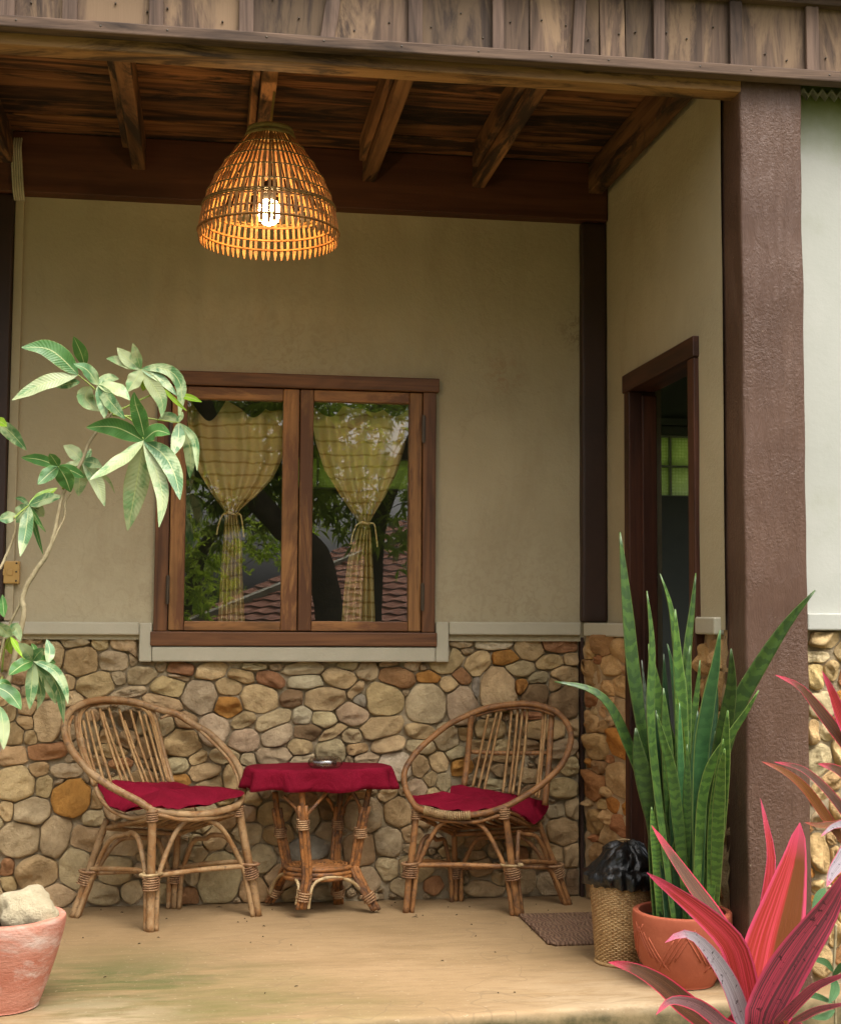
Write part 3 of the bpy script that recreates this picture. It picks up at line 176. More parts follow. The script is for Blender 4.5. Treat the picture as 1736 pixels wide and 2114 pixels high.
STONES_OUTER = [(1.864,1.038,0.092,0.06,6,'t'),(1.836,0.978,0.082,0.038,2,'w'),(1.832,0.926,0.049,0.082,1,'t'),(1.887,0.941,0.049,0.06,-8,'t'),(1.855,0.833,0.092,0.082,5,'w'),(1.824,0.753,0.035,0.076,-7,'t'),(1.869,0.753,0.054,0.049,-5,'w'),(1.844,0.668,0.076,0.092,-5,'w'),(1.901,0.691,0.033,0.071,6,'t'),(1.879,0.609,0.06,0.06,-6,'t'),(1.836,0.567,0.06,0.071,-2,'t'),(1.893,0.527,0.044,0.082,3,'t'),(1.847,0.488,0.071,0.06,8,'w'),(1.876,0.432,0.038,0.038,7,'t'),(1.839,0.393,0.063,0.12,7,'t'),(1.89,0.375,0.038,0.065,5,'t'),(1.832,0.287,0.049,0.049,-5,'t'),(1.874,0.275,0.038,0.049,-7,'w'),(1.884,0.152,0.044,0.082,3,'t'),(1.84,0.071,0.071,0.087,6,'t'),(1.836,0.198,0.06,0.082,4,'t'),(1.985,0.4,0.109,0.094,-20,'o'),(1.985,0.629,0.12,0.106,8,'r'),(2.17,0.615,0.144,0.105,10,'t'),(2.168,0.233,0.114,0.096,16,'b'),(2.165,0.423,0.12,0.076,8,'t'),(2.152,0.084,0.122,0.093,-19,'g'),(2.094,0.872,0.154,0.096,11,'t'),(2.016,0.047,0.107,0.081,17,'g'),(1.961,0.927,0.111,0.084,9,'r'),(2.115,0.321,0.103,0.087,-9,'g'),(2.025,0.166,0.107,0.083,8,'t'),(1.99,0.727,0.106,0.068,-7,'g'),(2.096,0.493,0.13,0.094,5,'t'),(1.999,0.288,0.122,0.102,14,'o'),(2.084,0.963,0.105,0.082,0,'g'),(2.128,0.704,0.114,0.079,-2,'t'),(2.161,0.806,0.114,0.075,-6,'t'),(2.198,0.996,0.116,0.092,0,'g'),(1.967,0.52,0.155,0.102,3,'b'),(1.936,0.088,0.108,0.075,14,'r'),(1.962,0.839,0.127,0.08,-13,'o'),(2.193,0.343,0.076,0.054,-13,'r'),(1.94,1.001,0.083,0.071,19,'g'),(2.033,0.772,0.068,0.046,4,'r'),(2.074,0.636,0.063,0.039,-19,'o'),(2.073,0.231,0.062,0.04,4,'t'),(2.198,0.149,0.072,0.063,-15,'b'),(1.939,0.194,0.084,0.064,-6,'t'),(2.109,0.16,0.085,0.056,3,'t'),(2.066,0.597,0.072,0.048,-8,'o'),(2.061,0.424,0.062,0.041,14,'g'),(1.921,0.784,0.071,0.049,-17,'r'),(2.183,0.537,0.064,0.049,19,'t'),(1.911,0.307,0.086,0.054,2,'o'),(1.804,0.253,0.066,0.043,-19,'o'),(2.161,0.936,0.041,0.029,17,'r'),(2.107,0.378,0.042,0.03,13,'b'),(2.007,0.458,0.041,0.026,0,'t'),(1.837,0.137,0.049,0.03,14,'b'),(2.198,0.493,0.054,0.043,-17,'t'),(2.064,0.113,0.038,0.032,5,'b'),(1.927,0.036,0.046,0.029,-8,'r'),(1.997,0.983,0.039,0.028,17,'t'),(2.061,0.56,0.041,0.03,-3,'t'),(2.085,0.769,0.039,0.026,-3,'o'),(1.916,0.239,0.044,0.032,12,'g'),(2.033,0.921,0.039,0.03,11,'g'),(1.936,0.15,0.045,0.03,1,'o'),(2.172,0.756,0.045,0.028,-4,'o'),(2.089,0.039,0.047,0.033,12,'g'),(2.047,0.682,0.046,0.035,14,'b'),(1.934,0.356,0.042,0.027,14,'g'),(1.801,0.333,0.038,0.028,11,'o'),(2.063,0.363,0.039,0.027,10,'g'),(1.8,0.466,0.042,0.029,15,'r'),(1.912,0.438,0.043,0.03,18,'t'),(2.125,1.012,0.042,0.03,-18,'r')]
CHAIRS = {'L':{'feet':[(-0.179,-0.406,0.0),(0.2,-0.19,0.0),(-0.107,-0.012,0.0),(-0.467,-0.13,0.0)],'tops':[(-0.18,-0.4,0.419),(0.12,-0.215,0.407),(-0.098,-0.05,0.308),(-0.352,-0.13,0.347)],'hoop':[(-0.18,-0.385,0.417),(-0.232,-0.38,0.446),(-0.29,-0.379,0.476),(-0.35,-0.371,0.512),(-0.402,-0.36,0.548),(-0.444,-0.337,0.59),(-0.477,-0.309,0.632),(-0.497,-0.267,0.68),(-0.499,-0.223,0.722),(-0.474,-0.173,0.756),(-0.426,-0.126,0.776),(-0.353,-0.082,0.781),(-0.278,-0.052,0.771),(-0.216,-0.038,0.754),(-0.161,-0.036,0.738),(-0.106,-0.036,0.722),(-0.042,-0.036,0.682),(0.021,-0.036,0.642),(0.077,-0.062,0.589),(0.117,-0.097,0.538),(0.134,-0.142,0.488),(0.135,-0.193,0.44),(0.12,-0.235,0.409),(0.063,-0.28,0.396),(0.003,-0.317,0.391),(-0.064,-0.35,0.392),(-0.122,-0.371,0.401)],'inner':[(-0.168,-0.062,0.709),(-0.137,-0.036,0.718),(-0.098,-0.036,0.71),(-0.034,-0.036,0.67),(0.061,-0.077,0.583),(0.101,-0.112,0.532),(0.12,-0.156,0.482),(0.12,-0.211,0.431)],'inner2':[(-0.475,-0.203,0.728),(-0.485,-0.239,0.7),(-0.477,-0.287,0.652),(-0.454,-0.32,0.611),(-0.418,-0.346,0.569)],'back':[(-0.388,-0.246,0.491),(-0.409,-0.228,0.541),(-0.434,-0.208,0.6),(-0.453,-0.179,0.665),(-0.46,-0.151,0.716),(-0.445,-0.119,0.752),(-0.406,-0.086,0.766),(-0.348,-0.047,0.768),(-0.286,-0.036,0.764),(-0.239,-0.036,0.75),(-0.208,-0.036,0.723),(-0.187,-0.036,0.66),(-0.161,-0.053,0.567),(-0.129,-0.091,0.473)],'slats':[[(-0.444,-0.146,0.708),(-0.415,-0.196,0.598),(-0.38,-0.237,0.497)],[(-0.437,-0.123,0.737),(-0.399,-0.178,0.612),(-0.36,-0.225,0.495)],[(-0.418,-0.109,0.74),(-0.378,-0.165,0.61),(-0.334,-0.213,0.49)],[(-0.392,-0.086,0.75),(-0.344,-0.144,0.608),(-0.294,-0.19,0.485)],[(-0.38,-0.088,0.735),(-0.327,-0.139,0.6),(-0.276,-0.179,0.483)],[(-0.36,-0.066,0.75),(-0.309,-0.123,0.606),(-0.258,-0.169,0.48)],[(-0.323,-0.046,0.743),(-0.276,-0.099,0.611),(-0.221,-0.148,0.477)],[(-0.303,-0.06,0.701),(-0.256,-0.101,0.588),(-0.206,-0.139,0.476)],[(-0.282,-0.036,0.74),(-0.241,-0.078,0.609),(-0.187,-0.128,0.474)],[(-0.251,-0.036,0.734),(-0.212,-0.065,0.6),(-0.17,-0.117,0.474)],[(-0.229,-0.036,0.723),(-0.189,-0.055,0.591),(-0.15,-0.104,0.474)]],'lowrim':[(-0.393,-0.22,0.488),(-0.378,-0.25,0.454),(-0.355,-0.27,0.426),(-0.324,-0.29,0.4),(-0.278,-0.31,0.383),(-0.24,-0.33,0.381),(-0.161,-0.4,0.399),(-0.092,-0.38,0.38),(-0.004,-0.33,0.372),(0.105,-0.22,0.374)],'cushion':[(-0.382,-0.2,0.487),(-0.326,-0.16,0.476),(-0.245,-0.13,0.47),(-0.162,-0.1,0.47),(-0.092,-0.09,0.466),(-0.041,-0.11,0.453),(0.009,-0.14,0.443),(0.063,-0.16,0.452),(0.142,-0.235,0.453),(0.062,-0.29,0.429),(-0.02,-0.345,0.418),(-0.093,-0.37,0.416),(-0.165,-0.395,0.424),(-0.221,-0.37,0.417),(-0.281,-0.33,0.404),(-0.331,-0.29,0.414),(-0.36,-0.25,0.446)]},'R':{'feet':[(1.145,-0.305,0.0),(0.743,-0.2,0.0),(0.962,-0.01,0.0),(1.385,-0.125,0.0)],'tops':[(1.09,-0.31,0.397),(0.78,-0.2,0.386),(0.953,-0.03,0.286),(1.261,-0.13,0.317)],'hoop':[(1.09,-0.31,0.397),(1.142,-0.308,0.421),(1.199,-0.302,0.451),(1.254,-0.289,0.489),(1.304,-0.272,0.531),(1.342,-0.247,0.578),(1.366,-0.218,0.626),(1.37,-0.19,0.664),(1.36,-0.159,0.7),(1.331,-0.126,0.732),(1.285,-0.097,0.751),(1.226,-0.073,0.759),(1.165,-0.056,0.756),(1.098,-0.044,0.745),(1.035,-0.039,0.727),(0.971,-0.039,0.701),(0.911,-0.046,0.668),(0.851,-0.06,0.626),(0.801,-0.079,0.582),(0.768,-0.099,0.543),(0.746,-0.121,0.505),(0.74,-0.145,0.473),(0.745,-0.171,0.441),(0.762,-0.2,0.409),(0.777,-0.22,0.389),(0.805,-0.237,0.379),(0.852,-0.259,0.369),(0.909,-0.28,0.364),(0.967,-0.295,0.367),(1.021,-0.304,0.377),(1.06,-0.308,0.387)],'posts':[[(1.017,-0.036,0.722),(1.004,-0.036,0.56),(0.984,-0.062,0.445)],[(1.326,-0.08,0.726),(1.296,-0.149,0.518),(1.272,-0.191,0.386)]],'rail':[(1.009,-0.036,0.572),(1.145,-0.074,0.568),(1.31,-0.133,0.574)],'slats':[[(1.084,-0.036,0.716),(1.055,-0.036,0.581),(1.016,-0.075,0.441)],[(1.118,-0.036,0.726),(1.076,-0.05,0.566),(1.035,-0.085,0.434)],[(1.137,-0.036,0.73),(1.096,-0.057,0.567),(1.056,-0.094,0.43)],[(1.178,-0.036,0.744),(1.153,-0.075,0.573),(1.125,-0.122,0.425)],[(1.202,-0.036,0.744),(1.176,-0.083,0.574),(1.147,-0.13,0.423)],[(1.223,-0.036,0.744),(1.19,-0.09,0.569),(1.159,-0.136,0.421)],[(1.239,-0.042,0.743),(1.212,-0.098,0.57),(1.179,-0.145,0.417)],[(1.297,-0.066,0.736),(1.271,-0.121,0.567),(1.243,-0.169,0.414)],[(1.308,-0.07,0.734),(1.279,-0.124,0.567),(1.252,-0.174,0.409)]],'lowrim':[(0.787,-0.2,0.364),(0.845,-0.24,0.346),(0.931,-0.27,0.34),(0.998,-0.29,0.344),(1.085,-0.31,0.37),(1.127,-0.28,0.37),(1.202,-0.2,0.328),(1.238,-0.16,0.314),(1.279,-0.12,0.33)],'cushion':[(0.766,-0.19,0.425),(0.83,-0.17,0.409),(0.906,-0.15,0.402),(0.924,-0.1,0.43),(0.944,-0.075,0.449),(1.013,-0.075,0.437),(1.091,-0.08,0.421),(1.17,-0.085,0.413),(1.249,-0.09,0.4),(1.308,-0.1,0.373),(1.269,-0.16,0.336),(1.228,-0.2,0.322),(1.178,-0.24,0.346),(1.122,-0.28,0.375),(1.072,-0.3,0.389),(0.999,-0.285,0.379),(0.927,-0.265,0.376),(0.855,-0.235,0.385),(0.79,-0.2,0.399)]}}
TABLE = {'legs':[[(0.348,-0.27,0.474),(0.354,-0.265,0.346),(0.371,-0.25,0.174),(0.367,-0.25,0.115),(0.35,-0.25,0.034)],[(0.606,-0.19,0.461),(0.579,-0.18,0.33),(0.555,-0.165,0.184),(0.555,-0.17,0.156),(0.597,-0.185,0.072),(0.632,-0.19,0.012)],[(0.257,-0.13,0.44),(0.274,-0.12,0.326),(0.304,-0.11,0.18),(0.298,-0.1,0.146),(0.274,-0.05,0.075),(0.246,-0.03,0.017)],[(0.512,-0.06,0.446),(0.5,-0.06,0.314),(0.491,-0.07,0.169),(0.501,-0.05,0.092),(0.51,-0.01,0.002)]],'braces':[[(0.368,-0.265,0.346),(0.37,-0.265,0.374),(0.398,-0.26,0.405),(0.449,-0.24,0.461)],[(0.339,-0.262,0.346),(0.334,-0.26,0.381),(0.316,-0.25,0.408),(0.285,-0.23,0.436)],[(0.571,-0.18,0.33),(0.57,-0.185,0.378),(0.56,-0.19,0.411),(0.531,-0.2,0.46)],[(0.522,-0.06,0.35),(0.526,-0.07,0.378),(0.547,-0.1,0.422)],[(0.483,-0.06,0.358),(0.472,-0.07,0.386),(0.453,-0.1,0.412)]],'arcs':[[(0.378,-0.25,0.034),(0.382,-0.253,0.069),(0.391,-0.255,0.112),(0.416,-0.25,0.135),(0.464,-0.235,0.143),(0.509,-0.215,0.133),(0.552,-0.195,0.109),(0.589,-0.19,0.07),(0.62,-0.192,0.02)],[(0.334,-0.25,0.049),(0.34,-0.25,0.087),(0.342,-0.24,0.117),(0.331,-0.21,0.136),(0.312,-0.17,0.142),(0.287,-0.13,0.137),(0.264,-0.09,0.105),(0.248,-0.06,0.052)]],'shelf':(0.42,-0.15,0.168),'wraps':[(0.356,-0.265,0.332)]}
UMBRELLA_PLANT = {'stems':[([(-0.603,-1.26,0.821),(-0.576,-1.25,0.877),(-0.561,-1.24,0.918),(-0.549,-1.24,0.975),(-0.537,-1.23,1.043),(-0.528,-1.23,1.1),(-0.534,-1.23,1.135),(-0.521,-1.23,1.179),(-0.499,-1.23,1.219),(-0.474,-1.23,1.259),(-0.455,-1.23,1.304),(-0.444,-1.23,1.355),(-0.434,-1.22,1.425),(-0.42,-1.22,1.463),(-0.381,-1.22,1.534),(-0.356,-1.22,1.599),(-0.321,-1.22,1.654),(-0.293,-1.22,1.69)],0.0105,0.004),([(-0.469,-1.23,1.265),(-0.437,-1.23,1.339),(-0.421,-1.22,1.383),(-0.421,-1.22,1.42),(-0.407,-1.22,1.45)],0.004,0.003),([(-0.632,-1.2,1.168),(-0.606,-1.18,1.227),(-0.584,-1.16,1.287),(-0.57,-1.15,1.342),(-0.573,-1.15,1.385)],0.005,0.0035),([(-0.534,-1.23,1.135),(-0.56,-1.22,1.084),(-0.584,-1.22,1.021),(-0.599,-1.24,0.923)],0.004,0.004)],'leaves':[([(-0.296,-1.22,1.69),(-0.332,-1.24,1.748),(-0.389,-1.26,1.796)],[([(-0.389,-1.26,1.796),(-0.468,-1.264,1.866),(-0.551,-1.268,1.87)],0.0567,'d',0.05),([(-0.371,-1.26,1.824),(-0.379,-1.293,1.855),(-0.397,-1.339,1.894)],0.0374,'d',-0.03),([(-0.389,-1.26,1.796),(-0.48,-1.268,1.768),(-0.572,-1.276,1.713)],0.0458,'p',0.08),([(-0.383,-1.26,1.775),(-0.415,-1.246,1.771),(-0.456,-1.228,1.763)],0.0282,'v',0.01)]),([(-0.298,-1.22,1.692),(-0.314,-1.26,1.729),(-0.328,-1.3,1.761)],[([(-0.328,-1.3,1.761),(-0.358,-1.319,1.801),(-0.395,-1.334,1.815)],0.0373,'v',0.26),([(-0.328,-1.3,1.761),(-0.318,-1.271,1.786),(-0.31,-1.254,1.8)],0.0242,'v',-0.18),([(-0.328,-1.3,1.761),(-0.299,-1.274,1.787),(-0.272,-1.254,1.788)],0.028,'v',0.28),([(-0.328,-1.3,1.761),(-0.274,-1.323,1.747),(-0.234,-1.344,1.713)],0.0452,'p',-0.41),([(-0.328,-1.3,1.761),(-0.288,-1.342,1.707),(-0.243,-1.387,1.652)],0.0397,'v',0.42),([(-0.328,-1.3,1.761),(-0.31,-1.318,1.715),(-0.305,-1.338,1.659)],0.0399,'v',0.1),([(-0.348,-1.3,1.756),(-0.364,-1.285,1.724),(-0.326,-1.264,1.69)],0.051,'p',-0.44)]),([(-0.293,-1.22,1.69),(-0.253,-1.224,1.709),(-0.201,-1.228,1.737),(-0.175,-1.232,1.754),(-0.196,-1.236,1.79),(-0.21,-1.24,1.822)],[([(-0.21,-1.24,1.822),(-0.221,-1.249,1.855),(-0.234,-1.259,1.896)],0.0298,'p',-0.4),([(-0.21,-1.24,1.822),(-0.257,-1.22,1.862),(-0.282,-1.209,1.89)],0.0392,'p',-0.23),([(-0.21,-1.24,1.822),(-0.273,-1.206,1.852),(-0.315,-1.185,1.861)],0.0328,'p',-0.03),([(-0.21,-1.24,1.822),(-0.225,-1.243,1.788),(-0.248,-1.246,1.752)],0.0531,'p',0.31),([(-0.21,-1.24,1.822),(-0.154,-1.244,1.827),(-0.111,-1.248,1.808),(-0.089,-1.252,1.759),(-0.096,-1.258,1.676)],0.0336,'v',0.13),([(-0.21,-1.24,1.822),(-0.18,-1.244,1.784),(-0.147,-1.25,1.73),(-0.146,-1.255,1.678)],0.0423,'p',0.15),([(-0.21,-1.24,1.822),(-0.154,-1.244,1.796),(-0.121,-1.247,1.764),(-0.1,-1.249,1.743)],0.0271,'v',-0.2),([(-0.143,-1.24,1.767),(-0.109,-1.284,1.726),(-0.071,-1.33,1.688)],0.0129,'y',0.45),([(-0.1,-1.24,1.747),(-0.067,-1.269,1.738),(-0.029,-1.306,1.719)],0.0183,'y',0.19),([(-0.179,-1.24,1.784),(-0.196,-1.234,1.78),(-0.204,-1.227,1.759)],0.0245,'y',-0.24)]),([(-0.291,-1.22,1.687),(-0.246,-1.253,1.675),(-0.207,-1.287,1.637),(-0.194,-1.32,1.599)],[([(-0.194,-1.32,1.599),(-0.273,-1.312,1.637),(-0.358,-1.303,1.636)],0.0533,'d',-0.39),([(-0.191,-1.32,1.607),(-0.204,-1.344,1.661),(-0.217,-1.361,1.701),(-0.221,-1.375,1.732)],0.0449,'d',-0.09),([(-0.194,-1.32,1.599),(-0.157,-1.355,1.624),(-0.116,-1.387,1.611)],0.0465,'d',-0.1),([(-0.194,-1.32,1.599),(-0.252,-1.356,1.538),(-0.336,-1.404,1.474)],0.0432,'p',0.31),([(-0.194,-1.32,1.599),(-0.211,-1.294,1.487),(-0.237,-1.26,1.341)],0.067,'p',-0.26),([(-0.194,-1.32,1.599),(-0.161,-1.343,1.526),(-0.135,-1.37,1.435),(-0.142,-1.397,1.344)],0.0411,'p',-0.03),([(-0.194,-1.32,1.599),(-0.135,-1.349,1.557),(-0.1,-1.378,1.492),(-0.085,-1.407,1.422)],0.0516,'v',-0.09)]),([(-0.29,-1.22,1.684),(-0.227,-1.22,1.683),(-0.158,-1.22,1.675),(-0.096,-1.22,1.668)],[([(-0.096,-1.22,1.668),(-0.132,-1.192,1.69),(-0.16,-1.171,1.681)],0.0318,'v',0.12),([(-0.096,-1.22,1.668),(-0.097,-1.245,1.618),(-0.112,-1.277,1.56)],0.0379,'v',-0.21),([(-0.096,-1.22,1.668),(-0.063,-1.198,1.598),(-0.062,-1.173,1.507)],0.0373,'v',-0.15),([(-0.096,-1.22,1.668),(-0.049,-1.256,1.613),(-0.039,-1.305,1.516)],0.0216,'v',0.23),([(-0.096,-1.22,1.668),(-0.092,-1.199,1.687),(-0.087,-1.178,1.707)],0.0186,'v',-0.23)]),([(-0.429,-1.22,1.463),(-0.414,-1.25,1.498),(-0.437,-1.28,1.523)],[([(-0.437,-1.28,1.523),(-0.491,-1.257,1.544),(-0.547,-1.235,1.551)],0.0324,'d',-0.4),([(-0.437,-1.28,1.523),(-0.447,-1.313,1.541),(-0.456,-1.34,1.553)],0.0309,'d',-0.29),([(-0.437,-1.28,1.523),(-0.463,-1.291,1.498),(-0.49,-1.304,1.467)],0.0402,'d',-0.05),([(-0.437,-1.28,1.523),(-0.417,-1.265,1.491),(-0.403,-1.249,1.451)],0.0496,'d',0.21),([(-0.437,-1.28,1.523),(-0.398,-1.259,1.512),(-0.364,-1.24,1.495)],0.0313,'d',0.13)]),([(-0.421,-1.22,1.46),(-0.393,-1.2,1.519),(-0.377,-1.18,1.549)],[([(-0.377,-1.18,1.549),(-0.409,-1.155,1.583),(-0.438,-1.137,1.601)],0.0376,'p',-0.07),([(-0.377,-1.18,1.549),(-0.364,-1.167,1.567),(-0.356,-1.152,1.592)],0.0221,'v',-0.21),([(-0.377,-1.18,1.549),(-0.344,-1.221,1.542),(-0.312,-1.266,1.524)],0.0316,'v',0.27),([(-0.377,-1.18,1.549),(-0.406,-1.173,1.541),(-0.436,-1.166,1.538)],0.0243,'p',0.35),([(-0.377,-1.18,1.549),(-0.385,-1.166,1.501),(-0.389,-1.152,1.448)],0.0469,'p',-0.1),([(-0.377,-1.18,1.549),(-0.331,-1.213,1.487),(-0.305,-1.248,1.412)],0.0382,'p',0.13),([(-0.377,-1.18,1.549),(-0.306,-1.151,1.501),(-0.284,-1.135,1.459)],0.0133,'v',0.44)]),([(-0.563,-1.22,1.375),(-0.553,-1.185,1.394),(-0.532,-1.15,1.418)],[([(-0.532,-1.15,1.418),(-0.492,-1.135,1.45),(-0.454,-1.122,1.474)],0.0323,'y',-0.22),([(-0.532,-1.15,1.418),(-0.476,-1.181,1.436),(-0.429,-1.206,1.44)],0.0374,'v',-0.15),([(-0.532,-1.15,1.418),(-0.554,-1.141,1.437),(-0.575,-1.134,1.44)],0.0156,'v',-0.38),([(-0.532,-1.15,1.418),(-0.511,-1.127,1.407),(-0.493,-1.104,1.388)],0.0379,'v',0.07),([(-0.532,-1.15,1.418),(-0.553,-1.139,1.394),(-0.575,-1.126,1.368)],0.0489,'v',0.09),([(-0.568,-1.15,1.388),(-0.588,-1.148,1.382),(-0.62,-1.146,1.374)],0.0344,'v',-0.04),([(-0.532,-1.15,1.418),(-0.534,-1.195,1.334),(-0.542,-1.234,1.263)],0.0395,'v',-0.01),([(-0.532,-1.15,1.418),(-0.502,-1.165,1.369),(-0.478,-1.176,1.337)],0.0155,'d',0.33),([(-0.532,-1.15,1.418),(-0.508,-1.13,1.328),(-0.491,-1.117,1.273)],0.0156,'d',-0.31)]),([(-0.568,-1.22,0.913),(-0.527,-1.29,0.938),(-0.484,-1.36,0.965)],[([(-0.484,-1.36,0.965),(-0.497,-1.399,0.994),(-0.515,-1.436,1.016)],0.0319,'v',0.29),([(-0.484,-1.36,0.965),(-0.482,-1.347,0.993),(-0.491,-1.337,1.013)],0.0258,'d',-0.28),([(-0.484,-1.36,0.965),(-0.468,-1.385,0.985),(-0.448,-1.411,1.001)],0.0304,'v',0.4),([(-0.443,-1.36,0.959),(-0.44,-1.344,0.993),(-0.451,-1.329,1.024)],0.0275,'v',0.41),([(-0.484,-1.36,0.965),(-0.509,-1.389,0.954),(-0.538,-1.432,0.928)],0.0415,'d',0.09),([(-0.484,-1.36,0.965),(-0.484,-1.361,0.919),(-0.489,-1.363,0.83)],0.0338,'v',-0.36),([(-0.484,-1.36,0.965),(-0.463,-1.324,0.874),(-0.476,-1.306,0.826)],0.0356,'v',0.42),([(-0.484,-1.36,0.965),(-0.446,-1.351,0.931),(-0.422,-1.336,0.843)],0.042,'p',0.18),([(-0.484,-1.36,0.965),(-0.44,-1.354,0.931),(-0.409,-1.347,0.872),(-0.397,-1.339,0.79)],0.0307,'v',0.29),([(-0.484,-1.36,0.965),(-0.426,-1.371,0.941),(-0.394,-1.381,0.895),(-0.382,-1.389,0.846)],0.0257,'v',-0.19),([(-0.484,-1.36,0.965),(-0.449,-1.34,0.965),(-0.425,-1.326,0.958)],0.0307,'d',0.2)]),([(-0.586,-1.22,0.929),(-0.576,-1.26,0.993),(-0.554,-1.3,1.032)],[([(-0.573,-1.3,1.086),(-0.58,-1.276,1.117),(-0.587,-1.25,1.151)],0.0246,'d',-0.24),([(-0.554,-1.3,1.032),(-0.54,-1.31,1.057),(-0.522,-1.324,1.019)],0.0309,'v',0.32),([(-0.554,-1.3,1.032),(-0.572,-1.316,1.051),(-0.589,-1.332,1.073)],0.0358,'v',-0.2),([(-0.554,-1.3,1.032),(-0.532,-1.334,1.005),(-0.503,-1.378,0.97)],0.0168,'y',-0.27),([(-0.554,-1.3,1.031),(-0.562,-1.273,1.006),(-0.558,-1.242,0.98)],0.0204,'y',-0.21)]),([(-0.585,-1.22,0.913),(-0.578,-1.31,0.904),(-0.577,-1.4,0.896)],[([(-0.577,-1.4,0.896),(-0.538,-1.403,0.875),(-0.506,-1.407,0.833)],0.043,'d',-0.4),([(-0.577,-1.4,0.896),(-0.559,-1.386,0.905),(-0.535,-1.366,0.885)],0.0224,'d',-0.12),([(-0.564,-1.4,0.841),(-0.552,-1.412,0.788),(-0.547,-1.426,0.725)],0.0334,'p',-0.33)]),([(-0.639,-1.22,1.528),(-0.637,-1.21,1.582),(-0.635,-1.2,1.653)],[([(-0.635,-1.2,1.653),(-0.594,-1.198,1.638),(-0.538,-1.194,1.578)],0.0395,'v',0.35),([(-0.635,-1.2,1.653),(-0.609,-1.241,1.654),(-0.582,-1.287,1.635)],0.0271,'y',0.14)])]}
